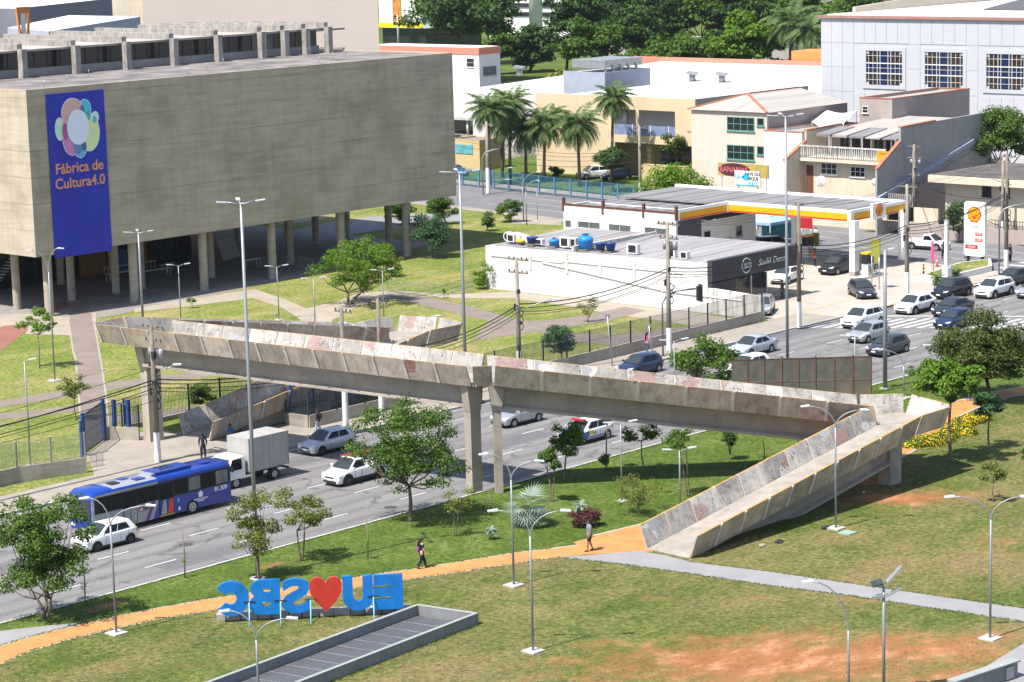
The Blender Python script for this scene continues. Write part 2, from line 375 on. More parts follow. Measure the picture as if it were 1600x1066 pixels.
# ------------------------------------------------------------------ buildings
def window(parent, face, pos, u0, u1, z0, z1, nx, nz, fm, gm, fw=0.06, sill=True, name='window', transom=None):
    """face '-x' or '-y': a framed window standing 4 cm proud of the wall plane at pos, glass set back in the frame"""
    mb = MB(); d0, d1 = pos - 0.06, pos + 0.05
    def bx(m, ua, ub, za, zb, a, b):
        (m.box(a, b, ua, ub, za, zb) if face == '-x' else m.box(ua, ub, a, b, za, zb))
    bx(mb, u0, u1, z0, z0 + fw, d0, d1); bx(mb, u0, u1, z1 - fw, z1, d0, d1)
    bx(mb, u0, u0 + fw, z0 + fw, z1 - fw, d0, d1); bx(mb, u1 - fw, u1, z0 + fw, z1 - fw, d0, d1)
    for i in range(1, nx):
        u = u0 + (u1 - u0) * i / nx; bx(mb, u - fw * .35, u + fw * .35, z0 + fw, z1 - fw, d0 + .01, d1 - .012)
    for i in range(1, nz):
        z = z0 + (z1 - z0) * i / nz; bx(mb, u0 + fw, u1 - fw, z - fw * .35, z + fw * .35, d0 + .014, d1 - .014)
    if sill: bx(mb, u0 - .08, u1 + .08, z0 - .09, z0 - .003, d0 - .08, d1)
    w = mb.build(name, fm, parent)
    for i in range(nx):
        for j in range(nz):
            g = MB(); bx(g, u0 + (u1 - u0) * i / nx + .012, u0 + (u1 - u0) * (i + 1) / nx - .012, z0 + (z1 - z0) * j / nz + .012, z0 + (z1 - z0) * (j + 1) / nz - .012, pos - .022, pos - .008)
            g.build('pane', gm, w)
    return w
def block(t, x0, x1, y0, y1, z0, z1, wall, roof, par=0.35, pth=0.18, cap=None, name='wall', trim=None):
    """a building volume: walls with a parapet round a sunken roof deck"""
    w = MB()
    w.box(x0, x1, y0, y0 + pth, z0, z1); w.box(x0, x1, y1 - pth, y1, z0, z1)
    w.box(x0, x0 + pth, y0 + pth, y1 - pth, z0, z1); w.box(x1 - pth, x1, y0 + pth, y1 - pth, z0, z1)
    wo = w.build(name, wall, t)
    r = MB(); r.box(x0 + pth, x1 - pth, y0 + pth, y1 - pth, z1 - par - 0.2, z1 - par); r.build('roof', roof, t)
    if cap:
        c = MB(); e = 0.05
        c.box(x0 - e, x1 + e, y0 - e, y0 + pth + e, z1 + .002, z1 + .08); c.box(x0 - e, x1 + e, y1 - pth - e, y1 + e, z1 + .002, z1 + .08)
        c.box(x0 - e, x0 + pth + e, y0 + pth + e, y1 - pth - e, z1 + .002, z1 + .08); c.box(x1 - pth - e, x1 + e, y0 + pth + e, y1 - pth - e, z1 + .002, z1 + .08)
        c.build('coping', cap, wo)
    return wo

# ------------------------------------------------------------------ trees
def _leafmesh(name, C, N, L, W, mat, rs, fold=0.25):
    """C centres, N normals, L/W leaf size arrays -> mesh of small folded leaf faces"""
    n = len(C); t = rs.normal(size=(n, 3)); t -= (t * N).sum(1, keepdims=True) * N; t /= np.linalg.norm(t, axis=1, keepdims=True) + 1e-9
    b = np.cross(N, t); L = L[:, None]; W = W[:, None]
    V = np.empty((n, 4, 3)); V[:, 0] = C - t * L * .5; V[:, 1] = C + b * W * .5 + N * L * fold * .5; V[:, 2] = C + t * L * .5 - N * L * fold; V[:, 3] = C - b * W * .5 + N * L * fold * .3
    me = bpy.data.meshes.new(name); me.vertices.add(n * 4); me.vertices.foreach_set('co', V.reshape(-1))
    me.loops.add(n * 4); me.loops.foreach_set('vertex_index', np.arange(n * 4, dtype=np.int32))
    me.polygons.add(n); me.polygons.foreach_set('loop_start', np.arange(0, n * 4, 4, dtype=np.int32))
    try: me.polygons.foreach_set('loop_total', np.full(n, 4, dtype=np.int32))
    except Exception: pass
    me.materials.append(mat); me.update(calc_edges=True); return me
def crown_pts(rs, R3, clumps, leaves, cr, flat=0.0, hollow=0.55, up=0.6, gap=0.0):
    """clump centres spread through an ellipsoid (radii R3), leaves spread over each clump"""
    out = []; cen = []
    while len(cen) < clumps:
        d = rs.normal(size=3); d /= np.linalg.norm(d); r = (hollow + (1 - hollow) * rs.random()) if rs.random() < .8 else rs.random() * hollow
        p = d * r
        if p[2] < -1 + flat and rs.random() < 0.85: continue
        cen.append(p * np.array(R3) * (1 - cr * .55))
    cen = np.array(cen); Rm = float(np.mean(R3))
    size = Rm * cr * rs.uniform(0.6, 1.25, size=clumps)
    idx = rs.choice(clumps, size=leaves, p=size ** 2 / (size ** 2).sum())
    d = rs.normal(size=(leaves, 3)); d /= np.linalg.norm(d, axis=1, keepdims=True)
    d[:, 2] = np.where(d[:, 2] < -0.3, d[:, 2] * .5, d[:, 2])
    rad = size[idx] * rs.random(leaves) ** 0.45
    P = cen[idx] + d * rad[:, None] * np.array([1, 1, 0.75])
    N = d * 0.7 + np.array([0, 0, up]) + rs.normal(size=(leaves, 3)) * 0.45; N /= np.linalg.norm(N, axis=1, keepdims=True)
    return P, N, cen
def tree(name, label, loc, h, rx, rz, mat, bark, leaf=0.2, leaves=3500, clumps=26, cr=0.34, trunk=0.1, seed=1, group=None, cat='tree', flat=0.45, ry=None, lean=(0, 0), stems=1, hollow=.55, up=.6, fork=None, aspect=.5):
    """h: height of the crown top, rx: crown radius, rz: half of the crown's height"""
    rs = np.random.RandomState(seed); t = T(name, label, cat, loc, 0, group)
    cz = h - rz; c = np.array([lean[0], lean[1], cz])
    P, N, cen = crown_pts(rs, (rx, ry or rx, rz), clumps, leaves, cr, flat, hollow, up)
    Ls = leaf * rs.uniform(.65, 1.3, len(P))
    link('crown', _leafmesh('crown', P + c, N, Ls, Ls * aspect, mat, rs), t, False)
    tr = MB(); fz = fork if fork else max(0.35, (cz - rz * .7))
    for k in range(stems):
        a = 2 * math.pi * k / max(1, stems) + seed; b = Vector((math.cos(a), math.sin(a), 0)) * (trunk * 1.6 if stems > 1 else 0)
        top = Vector((lean[0] * .6, lean[1] * .6, fz)) + b * 3
        mid = (b + top) / 2 + Vector((rs.normal() * trunk, rs.normal() * trunk, 0))
        tr.tube([b + Vector((0, 0, -.1)), b * 1.0 + Vector((0, 0, .15)), mid, top], [trunk * 1.5, trunk * 1.1, trunk * .9, trunk * .75], 8)
        order = sorted(range(len(cen)), key=lambda i: -np.linalg.norm(cen[i]))[k::stems]
        for i in order[:max(5, 11 // stems)]:
            e = Vector(cen[i] + c); m1 = top.lerp(e, .5) + Vector((0, 0, -0.12 * (e - top).length)) * (1 if e.z > top.z else -1)
            tr.tube([top - Vector((0, 0, .05)), m1, e], [trunk * .5, trunk * .33, trunk * .12], 5)
    tr.build('trunk', bark, t, False)
    return t
def palm(name, label, loc, h, L, mat, bark, seed=1, group=None, fronds=20, trunk=0.17, fan=False, cat='palm tree'):
    rs = np.random.RandomState(seed); t = T(name, label, cat, loc, 0, group)
    tr = MB(); bend = rs.normal(size=2) * .25
    tr.tube([(0, 0, -.1), (bend[0] * .3, bend[1] * .3, h * .4), (bend[0], bend[1], h)], [trunk * 1.25, trunk, trunk * .8], 9); tr.build('trunk', bark, t, False)
    o = np.array([bend[0], bend[1], h]); V = []; Fc = []
    for k in range(fronds):
        a = 2.399 * k + rs.random() * .4; el = R(75) - R(115) * (k / fronds) ** .8 + rs.normal() * .08
        hd = np.array([math.cos(a), math.sin(a), 0]); sd = np.array([-hd[1], hd[0], 0]); nseg = 9; p = o.copy(); ang = el; pts = [p.copy()]
        for i in range(nseg):
            p = p + (hd * math.cos(ang) + np.array([0, 0, math.sin(ang)])) * L / nseg; pts.append(p.copy()); ang -= R(11) * (0.6 + rs.random() * .5)
        if fan:
            bp = pts[3]; rayn = 13; dirv = (pts[5] - pts[3]); dirv /= np.linalg.norm(dirv); nv = np.cross(sd, dirv)
            for i in range(rayn):
                th = R(-75) + R(150) * i / (rayn - 1); dd = dirv * math.cos(th) + sd * math.sin(th); sw = np.cross(nv, dd) * .045
                e = bp + dd * L * .62 - np.array([0, 0, .06 * abs(math.sin(th))]); b = len(V); V += [bp, (bp + e) / 2 + sw, e, (bp + e) / 2 - sw]; Fc.append((b, b + 1, b + 2, b + 3))
            b = len(V); V += [o + sd * .02, bp + sd * .015, bp - sd * .015, o - sd * .02]; Fc.append((b, b + 1, b + 2, b + 3)); continue
        for i in range(nseg):
            b = len(V); w = .03 * (1 - i / nseg) + .008; V += [pts[i] + sd * w, pts[i + 1] + sd * w, pts[i + 1] - sd * w, pts[i] - sd * w]; Fc.append((b, b + 1, b + 2, b + 3))
            for u in (.17, .5, .83):
                q = pts[i] * (1 - u) + pts[i + 1] * u; f = (i + u) / nseg
                ll = L * .27 * math.sin(math.pi * min(1, .18 + f * .8)) + .05; tang = (pts[i + 1] - pts[i]) / np.linalg.norm(pts[i + 1] - pts[i])
                for sg in (-1, 1):
                    dr = sd * sg * .8 + tang * .55 + np.array([0, 0, -.35 - .3 * rs.random()]); dr /= np.linalg.norm(dr); e = q + dr * ll; b = len(V); wv = tang * ll * .085
                    V += [q - wv, (q + e) / 2 - wv * 1.2 + np.array([0, 0, .03]), e, (q + e) / 2 + wv * 1.2 + np.array([0, 0, .03])]; Fc.append((b, b + 1, b + 2, b + 3))
    me = bpy.data.meshes.new('crown'); me.from_pydata([tuple(v) for v in V], [], Fc); me.materials.append(mat); me.update()
    link('crown', me, t, False); return t

# ------------------------------------------------------------------ material set
mk_asphalt()
_pt = []
def _patch(px, py, rx, ry, am, an=0.0):
    g = G(px, py, .12); _pt.append((g.x, g.y, rx, ry, an, am))
for q_ in ((1210, 1030, 9.5, 4.6, 1.15), (1400, 1015, 8.5, 3.4, 1.0), (1500, 1055, 6, 2.0, .7), (1090, 1075, 6, 2.4, .6), (1420, 935, 8, 2.2, .42), (1560, 845, 6, 2.2, .3), (1030, 935, 6, 3.0, .22), (1180, 935, 5, 2.0, .2), (860, 985, 5, 2.0, .1), (640, 965, 4, .8, .3), (1400, 778, 4.5, 2.2, 1.1), (1360, 752, 3, 1.2, .8), (250, 1045, 7, 3.0, .05)): _patch(*q_, R(-47))
_patch(450, 882, 1.2, .5, .8); _patch(170, 945, 2.2, .6, .8)
mk_grass('lawn_near', [(0.05, 0.08, 0.014), (0.085, 0.108, 0.024), (0.14, 0.14, 0.045)], _pt, (0.20, 0.15, 0.068), (0.30, 0.125, 0.055), 0.13)
mk_grass('lawn_verge', [(0.05, 0.085, 0.012), (0.075, 0.115, 0.02), (0.105, 0.14, 0.033)], [(G(430, 882, .12).x, G(430, 882, .12).y, 1.6, .6, 0, .8), (G(160, 948, .12).x, G(160, 948, .12).y, 2.6, .7, 0, .8)], (0.15, 0.15, 0.05), (0.26, 0.12, 0.06), -0.14)
mk_grass('lawn_far', [(0.095, 0.135, 0.024), (0.14, 0.172, 0.036), (0.195, 0.205, 0.06)], [(G(560, 445, .12).x, G(560, 445, .12).y, 7, 2, 0, .35)], (0.30, 0.24, 0.11), (0.28, 0.19, 0.12), 0.07)
mk_concrete('building_concrete', (0.385, 0.327, 0.255), (0.16, 2.2), .22, .70, 2.35, (0.25, 0.205, 0.14))
mk_concrete('column_concrete', (0.33, 0.29, 0.235), (0.8, 1.4), .2, .62, None, (0.26, 0.2, 0.13))
mk_concrete('girder_concrete', (0.31, 0.27, 0.228), (0.3, 0.9), .2, .66, None, (0.25, 0.205, 0.16))
mk_concrete('wall_concrete', (0.33, 0.295, 0.245), (0.35, 1.6), .22, .6, None, (0.28, 0.24, 0.18))
mk_panel('panel_outer', (0.42, 0.345, 0.28), 0.0, [(0.26, 0.10, 0.085)], 0.03, 3)
mk_panel('panel_inner', (0.37, 0.345, 0.31), 0.95, [(0.50, 0.485, 0.46), (0.31, 0.185, 0.165), (0.29, 0.295, 0.32)], 0.09, 11)
M('deck_floor', (0.28, 0.25, 0.215), .9, var=.35, sc=.9, fine=.25)
M('rib', (0.52, 0.48, 0.42), .85, var=.2)
M('orange_paint', (0.40, 0.23, 0.06), .7, var=.3, sc=2.5, fine=.2)
M('cycle_orange', (0.44, 0.195, 0.068), .85, var=.26, sc=.9, fine=.3)
M('line_white', (0.42, 0.42, 0.41), .8, var=.25, sc=2.0, fine=.2)
M('kerb_white', (0.40, 0.39, 0.365), .85, var=.25, sc=1.6, fine=.2)
M('path_grey', (0.225, 0.22, 0.225), .9, var=.13, sc=.6, fine=.12)
M('path_brown', (0.185, 0.15, 0.128), .9, var=.2, sc=.5, fine=.15)
M('path_pale', (0.29, 0.25, 0.205), .9, var=.18, sc=.5, fine=.15)
M('path_red', (0.22, 0.10, 0.075), .9, var=.25, sc=1.2, fine=.25)
M('plaza_paving', (0.215, 0.195, 0.18), .85, var=.22, sc=.4, fine=.12)
M('sidewalk', (0.26, 0.23, 0.195), .9, var=.2, sc=.5, fine=.15)
M('forecourt', (0.355, 0.315, 0.27), .85, var=.16, sc=.35, fine=.1)
M('city_ground', (0.2, 0.185, 0.155), .9, var=.3, sc=.05, fine=.15)
M('lane_grey', (0.21, 0.21, 0.215), .85, var=.15, sc=.4, fine=.1)
M('street_asphalt', (0.145, 0.142, 0.148), .85, var=.2, sc=.3, fine=.1)
M('yellow_line', (0.45, 0.28, 0.05), .8, var=.3, sc=2)
M('roof_deck', (0.185, 0.165, 0.158), .9, var=.75, sc=.3, fine=.2)
M('pergola', (0.32, 0.295, 0.27), .9, var=.4, sc=1.2, streak=.55)
M('lantern_roof', (0.36, 0.32, 0.29), .9, var=.2, sc=.5)
M('white_wall', (0.64, 0.63, 0.61), .8, var=.07, sc=.6, streak=.22, stain=(0.6, 0.55, 0.45))
M('white_clean', (0.64, 0.63, 0.61), .7, var=.05, sc=.8)
M('old_white', (0.62, 0.60, 0.55), .85, var=.25, sc=.8, streak=.75, stain=(.35, .33, .3))
M('cream_wall', (0.56, 0.485, 0.375), .8, var=.1, sc=.5, streak=.15)
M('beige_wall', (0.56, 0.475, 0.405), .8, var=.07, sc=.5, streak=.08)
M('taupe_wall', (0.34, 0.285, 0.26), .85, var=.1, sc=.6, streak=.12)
M('yellow_wall', (0.56, 0.445, 0.295), .8, var=.08, sc=.4, streak=.06)
M('pale_yellow', (0.5, 0.38, 0.2), .8, var=.08, sc=.4)
M('grey_wall', (0.33, 0.31, 0.30), .85, var=.12, sc=.5, streak=.2)
M('bluegrey_wall', (0.155, 0.16, 0.19), .8, var=.08, sc=.5)
M('lightblue_wall', (0.30, 0.33, 0.40), .8, var=.1, sc=.5)
M('temple_panel', (0.42, 0.425, 0.455), .5, var=.045, sc=.5, streak=.05)
M('coral', (0.55, 0.2, 0.14), .8, var=.1)
M('terracotta', (0.38, 0.14, 0.08), .85, var=.35, sc=2.2)
M('brown_trim', (0.30, 0.16, 0.13), .7, var=.15)
M('rust_brown', (0.13, 0.045, 0.03), .7, var=.3, sc=3)
M('orange_wall', (0.55, 0.2, 0.06), .8, var=.12)
M('warehouse', (0.47, 0.40, 0.355), .8, var=.05, sc=.2)
mk_roofsheet('sheet_grey', (0.13, 0.125, 0.13), (0.215, 0.21, 0.215), 'x')
mk_roofsheet('sheet_rusty', (0.15, 0.145, 0.15), (0.33, 0.32, 0.32), 'x', rust=(0.15, 0.085, 0.06))
mk_roofsheet('sheet_white', (0.52, 0.52, 0.52), (0.64, 0.64, 0.625), 'x')
mk_roofsheet('fibre_roof', (0.24, 0.225, 0.205), (0.37, 0.345, 0.315), 'x')
M('glass_dark', (0.02, 0.024, 0.028), .08, var=.3, sc=.6, spec=.6)
M('glass_grey', (0.10, 0.115, 0.12), .12, var=.3, sc=.8, spec=.6)
M('glass_blue', (0.008, 0.02, 0.075), .12, var=.5, sc=2, spec=.6)
M('glass_brown', (0.035, 0.02, 0.016), .12, var=.5, sc=2, spec=.6)
M('glass_teal', (0.02, 0.07, 0.09), .12, var=.5, sc=2, spec=.6)
M('steel_grey', (0.24, 0.255, 0.275), .45, .3, var=.12, spec=.5)
M('galvan', (0.34, 0.345, 0.355), .4, .5, var=.15)
M('led_white', (0.5, 0.52, 0.55), .4, var=.05)
M('black_metal', (0.025, 0.026, 0.03), .5, var=.2)
M('blue_steel', (0.02, 0.065, 0.22), .5, var=.2)
M('fence_blue', (0.07, 0.22, 0.36), .5, var=.15)
M('fence_dark', (0.03, 0.045, 0.07), .5, var=.2)
M('green_frame', (0.10, 0.27, 0.20), .6, var=.15)
M('white_paint', (0.64, 0.63, 0.61), .5, var=.06)
_bb = M('banner_blue', (0.025, 0.035, 0.40), .6, var=.16, sc=.5); bump(_bb.node_tree, _bb.node_tree.nodes['Principled BSDF'], noise(_bb.node_tree, None, 3.0, 2), .6, .3)
M('wood_pole', (0.20, 0.165, 0.13), .9, var=.35, sc=2, streak=.3)
M('pole_concrete', (0.27, 0.235, 0.2), .9, var=.3, sc=1.5, streak=.35)
M('pole_white', (0.76, 0.74, 0.71), .8, var=.12, sc=1.5, streak=.2)
M('cable', (0.02, 0.02, 0.022), .6, var=.1)
M('ceramic', (0.10, 0.09, 0.09), .3, var=.1)
M('bark', (0.16, 0.125, 0.095), .95, var=.4, sc=3, fine=.3)
M('bark_pale', (0.30, 0.25, 0.19), .95, var=.35, sc=3, fine=.3)
M('bark_dark', (0.075, 0.06, 0.048), .95, var=.4, sc=3, fine=.3)
mk_leaf('leaf_dark', (0.020, 0.058, 0.015), (0.064, 0.128, 0.028), .28)
mk_leaf('leaf_mid', (0.038, 0.096, 0.015), (0.115, 0.192, 0.032), .34)
mk_leaf('leaf_bright', (0.064, 0.154, 0.015), (0.166, 0.269, 0.032), .38)
mk_leaf('leaf_olive', (0.035, 0.068, 0.014), (0.115, 0.135, 0.036), .28)
mk_leaf('leaf_yellowish', (0.077, 0.122, 0.026), (0.243, 0.256, 0.064), .36)
mk_leaf('leaf_bluegreen', (0.026, 0.077, 0.036), (0.077, 0.154, 0.070), .3)
mk_leaf('leaf_silver', (0.128, 0.192, 0.154), (0.282, 0.358, 0.307), .25)
mk_leaf('leaf_maroon', (0.058, 0.019, 0.023), (0.166, 0.058, 0.058), .3)
mk_leaf('flower_yellow', (0.75, 0.45, 0.01), (0.8, 0.55, 0.03), .3)
mk_leaf('palm_leaf', (0.05, 0.105, 0.04), (0.16, 0.22, 0.085), .35)
mk_leaf('grass_blade', (0.05, 0.10, 0.013), (0.13, 0.18, 0.035), .35)
mm = MATS

# ------------------------------------------------------------------ the ground
GZ = 0.12
flat('ground', [(-300, -300), (1300, -300), (1300, 1300), (-300, 1300)], -0.05, mm['city_ground'])
flat('avenue', [(-150, 103.3), (700, 103.3), (700, 122.55), (-150, 122.55)], 0.0, mm['asphalt'])
def xst(y): return 202 + (y - 124) * .13
flat('cross_street', [(xst(122), 122.55), (xst(122) + 15.3, 122.55), (xst(330) + 15.3, 330), (xst(330), 330)], 0.004, mm['street_asphalt'])
flat('back_street', [(310, 60), (700, 20), (700, 36), (318, 76)], 0.006, mm['street_asphalt'])
flat('park_lawn', [(-100, -60), (420, -60), (420, 103.06), (-100, 103.06)], GZ - .004, mm['lawn_near'])
k = MB()
x = -60.0
kerb = link('kerb', None, None, kind='structure')
del k
_km = MB().box(0, 1.98, 103.06, 103.24, -.04, .16).mesh('kerb_stone', mm['kerb_white'])
for i in range(112):
    x = 40 + i * 2.0
    o = link('kerb_stone', _km, kerb); o.location = (x, random.uniform(-.012, .012), random.uniform(-.012, .008))
_km2 = MB().box(0, 1.98, 122.55, 122.75, -.04, .15).mesh('kerb_stone', mm['kerb_white'])
kerb2 = link('kerb', None, None, kind='structure')
for i in range(56):
    x = 60 + i * 2.0
    o = link('kerb_stone', _km2, kerb2); o.location = (x, random.uniform(-.012, .012), random.uniform(-.012, .008))
flat('lawn', [(20, 126.6), (167.5, 126.6), (167.5, 245), (20, 245)], GZ - .01, mm['lawn_far'])
flat('lawn', [(167.5, 159.9), (xst(160) - 2.2, 159.9), (xst(245) - 2.2, 245), (167.5, 245)], GZ - .01, mm['lawn_far'])
flat('pavement', [(20, 122.75), (172.2, 122.75), (172.2, 126.6), (167.6, 126.6), (20, 126.6)], GZ - .006, mm['sidewalk'])
flat('pavement', [(95.9, 126.6), (114.1, 126.6), (114.1, 128.2), (107.5, 132.5), (107.5, 134.5), (103.2, 134.7), (99.2, 131.8)], GZ, mm['sidewalk'])
flat('pavement', [(xst(160) - 2.1, 160), (xst(160) - .15, 160), (xst(245) - .15, 245), (xst(245) - 2.1, 245)], GZ, mm['sidewalk'])
flat('pavement', [(xst(122) + 15.4, 122.6), (xst(122) + 18.6, 122.6), (xst(245) + 18.4, 245), (xst(245) + 15.4, 245)], GZ, mm['sidewalk'])
flat('forecourt', [(172.2, 122.75), (xst(122) - .1, 122.75), (xst(176) - .1, 176), (167.8, 176), (167.8, 126.7), (172.2, 126.7)], GZ - .05, mm['forecourt'])
flat('plaza', [(118, 176.2), (131, 176.6), (139, 177.2), (150, 178.6), (164, 180.5), (187, 186), (187, 222), (100, 222), (100, 176)], GZ, mm['plaza_paving'])
# lane markings: each dash is its own piece of the avenue
ROADM = link('lane_marking', None, None, kind='structure')
_dm = MB().add([(0, -.07, 0), (2.2, -.07, 0), (2.2, .07, 0), (0, .07, 0)], [(0, 1, 2, 3)]).mesh('dash', mm['line_white'])
for y, x0 in ((106.2, 76.9), (109.75, 76.4), (113.0, 75.5), (116.5, 75.9), (119.9, 75.8)):
    for i in range(24 if y < 119 else 12):
        o = link('dash', _dm, ROADM); o.location = (x0 + 6.6 * i - 13.2, y + random.uniform(-.02, .02), .004)
MB().box(20, 420, 103.42, 103.54, .0, .004).build('edge_line', mm['line_white'], ROADM)
MB().box(20, 166, 122.1, 122.22, .0, .004).build('edge_line', mm['line_white'], ROADM)
for i in range(19):
    y = 121.9 - i * .92; xo = 166.9 + (122.3 - y) * .66
    MB().add([(xo, y - .22, .005), (xo + 5.6, y - .22, .005), (xo + 5.3, y + .22, .005), (xo - .3, y + .22, .005)], [(0, 1, 2, 3)]).build('crossing_stripe', mm['line_white'], ROADM)
MB().add([(174.0, 121.9, .0055), (174.5, 121.9, .0055), (185.6, 104.6, .0055), (185.1, 104.6, .0055)], [(3, 2, 1, 0)]).build('stop_line', mm['line_white'], ROADM)
for i, (x, y, l, w) in enumerate(((84, 104.6, 7, 1.6), (97, 118.2, 11, 1.5), (117, 110.9, 6, 2.2), (138, 117.6, 9, 1.4), (152, 107.8, 5, 1.9), (160, 120.9, 7, 1.2), (76, 111.3, 5, 1.8))):
    flat('road_patch', [(x, y), (x + l, y + .1), (x + l + .2, y + w), (x - .1, y + w - .1)], .002, M('patch_asphalt', (.115, .112, .116), .85, var=.2, sc=2, fine=.2))
for x, y in ((88.2, 108.3), (101.5, 105.2), (114.3, 118.0), (128.8, 112.0), (150.5, 111.0)):
    MB().cyl((x, y, 0), (x, y, .0045), .42, n=16).build('manhole_cover', M('manhole', (.06, .058, .06), .7, var=.3, sc=6), None, kind='structure')
sm_ = link('street_marking', None, None, kind='structure')
for y0, y1 in ((125, 150), (152, 178), (180, 206)):
    for off in (7.6, 4.2, 11.2):
        MB().add([(xst(y0) + off, y0, .009), (xst(y0) + off + .13, y0, .009), (xst(y1) + off + .13, y1, .009), (xst(y1) + off, y1, .009)], [(0, 1, 2, 3)]).build('street_line', mm['line_white'], sm_)
for i in range(14):
    yy = 124.5 + .5 * i if i < 6 else 0
    if i < 6: MB().box(xst(124) + 2.2 + i * 2.0, xst(124) + 2.9 + i * 2.0, 124.2, 127.2, .0085, .011).build('crossing_stripe', mm['line_white'], sm_)
# paths
def path(name, mat, z, *pts): return flat(name, pxs(z, *pts), z, mat)
_up = [(-60, 1026), (0, 1009), (62, 991), (125, 976), (180, 963), (250, 949), (332, 935), (420, 922), (540, 904), (650, 888), (720, 877), (800, 864), (860, 857), (920, 849), (965, 843), (1007, 836)]
_lo = [(1020, 862), (960, 864), (910, 867), (872, 871), (800, 881), (700, 897), (630, 907), (540, 922), (420, 940), (335, 954), (250, 967), (180, 982), (112, 998), (37, 1021), (0, 1039), (-60, 1068)]
flat('verge_lawn', [(40, 103.06), (40, 98)] + pxs(GZ, *_up) + [(104, 88.2), (112, 87.6), (126, 87.3), (131, 88.5), (140, 91.5), (148, 93.3), (170, 88), (330, 60), (330, 103.06)], GZ, mm['lawn_verge'])
flat('cycle_path', pxs(GZ + .006, *(_up + _lo)), GZ + .006, mm['cycle_orange'])
def edge(pts, w, z, mat, name='path_edge'):
    mb = MB(); P = [G(a, b, z) for a, b in pts]
    for i in range(len(P) - 1):
        d = (P[i + 1] - P[i]).normalized(); n = Vector((-d.y, d.x, 0)) * w / 2
        mb.add([P[i] - n, P[i + 1] - n + d * .02, P[i + 1] + n + d * .02, P[i] + n], [(0, 1, 2, 3)])
    return mb.build(name, mat, None, kind='structure')
edge(_up, .1, GZ + .010, mm['kerb_white']); edge(_lo[3:], .1, GZ + .010, mm['kerb_white'])
_c = [(103.2, 89.6), (108, 89.0), (118, 88.3), (127, 88.4), (132.4, 89.7), (139.7, 92.3), (143.7, 93.35), (147.9, 93.95), (151, 93.85), (158.3, 91.9), (190, 80)]
for nm, w, z, mt in (('path_edge', 2.4, GZ + .005, mm['kerb_white']), ('cycle_path', 2.15, GZ + .009, mm['cycle_orange'])):
    L_, R_ = [], []
    for i, p in enumerate(_c):
        a = Vector(_c[max(0, i - 1)]); b = Vector(_c[min(len(_c) - 1, i + 1)]); d = (b - a).normalized(); n = Vector((-d.y, d.x)) * w / 2
        L_.append(Vector(p) + n); R_.append(Vector(p) - n)
    flat(nm, L_ + R_[::-1], z, mt)
flat('cycle_path', [(100.6, 88.2), (101.5, 90.6), (108, 90.1), (114, 89.5), (114, 87.4), (103.6, 86.7), (102.6, 86.6)], GZ + .0105, mm['cycle_orange'])
path('concrete_path', mm['path_grey'], GZ + .012, (872, 871), (1000, 861), (1040, 868), (1078, 878), (1200, 893), (1330, 912), (1600, 951), (1700, 966), (1700, 986), (1600, 972), (1330, 931), (1200, 915), (1080, 897), (975, 882))
path('concrete_path', mm['path_grey'], GZ + .004, (-60, 1000), (0, 986), (60, 979), (126, 973), (62, 991), (0, 1008), (-60, 1025))
path('concrete_path', mm['path_grey'], GZ + .004, (1500, 1066), (1600, 1005), (1680, 960), (1760, 1000), (1620, 1120), (1480, 1090))
for p in [(1110, 890), (1190, 903), (1260, 912), (1345, 924), (1430, 936), (1520, 950)]:
    a = G(p[0] - 14, p[1] + 12, GZ + .016); b = G(p[0] + 22, p[1] - 9, GZ + .016)
# far-side paths
path('garden_path', mm['path_brown'], GZ + .004, (108, 504), (114, 549), (118, 560), (124, 631), (129, 697), (170, 690), (166, 620), (157, 560), (150, 521), (144, 492), (138, 470), (112, 476))
edge([(108, 504), (114, 549), (118, 560), (124, 631), (129, 697)], .15, GZ + .008, mm['path_pale']); edge([(170, 669), (166, 620), (157, 560), (150, 521), (144, 492)], .15, GZ + .008, mm['path_pale'])
path('garden_path', mm['path_brown'], GZ + .002, (-40, 634), (0, 626), (84, 613), (122, 606), (122, 618), (60, 627), (0, 637), (-40, 645))
path('garden_path', mm['path_brown'], GZ + .002, (-40, 652), (0, 646), (60, 641), (124, 633), (124, 642), (60, 650), (0, 656), (-40, 663))
path('garden_path', mm['path_brown'], GZ + .002, (163, 598), (229, 591), (330, 577), (430, 560), (520, 545), (520, 552), (430, 570), (330, 588), (229, 600), (167, 611))
path('garden_path', mm['path_brown'], GZ + .002, (168, 650), (230, 645), (330, 630), (430, 610), (430, 618), (330, 640), (230, 655), (170, 662))
path('brick_path', mm['path_red'], GZ + .003, (-30, 525), (0, 512), (47, 494), (60, 482), (100, 470), (112, 478), (80, 492), (48, 512), (6, 545), (-30, 560))
path('garden_path', mm['path_pale'], GZ + .0035, (0, 492), (60, 490), (100, 496), (150, 488), (150, 520), (110, 524), (40, 522), (47, 505), (0, 510))
path('garden_path', mm['path_pale'], GZ + .001, (330, 462), (400, 452), (440, 466), (478, 482), (530, 470), (560, 458), (600, 455), (640, 460), (665, 464), (800, 497), (845, 507), (845, 516), (790, 508), (620, 468), (560, 478), (520, 500), (500, 520), (460, 520), (470, 500), (440, 480), (395, 466), (300, 478), (210, 488), (210, 482))
path('garden_path', mm['path_brown'], GZ + .003, (600, 457), (665, 463), (730, 478), (800, 497), (860, 512), (860, 523), (790, 508), (700, 487), (620, 468))
path('garden_path', mm['path_pale'], GZ + .0025, (590, 452), (700, 460), (800, 456), (900, 467), (1065, 486), (1190, 504), (1100, 512), (1010, 498), (960, 492), (900, 480), (800, 466), (700, 466))
path('garden_path', mm['path_brown'], GZ + .0045, (760, 505), (860, 500), (925, 491), (975, 479), (1010, 485), (950, 502), (880, 512), (800, 524), (740, 532))
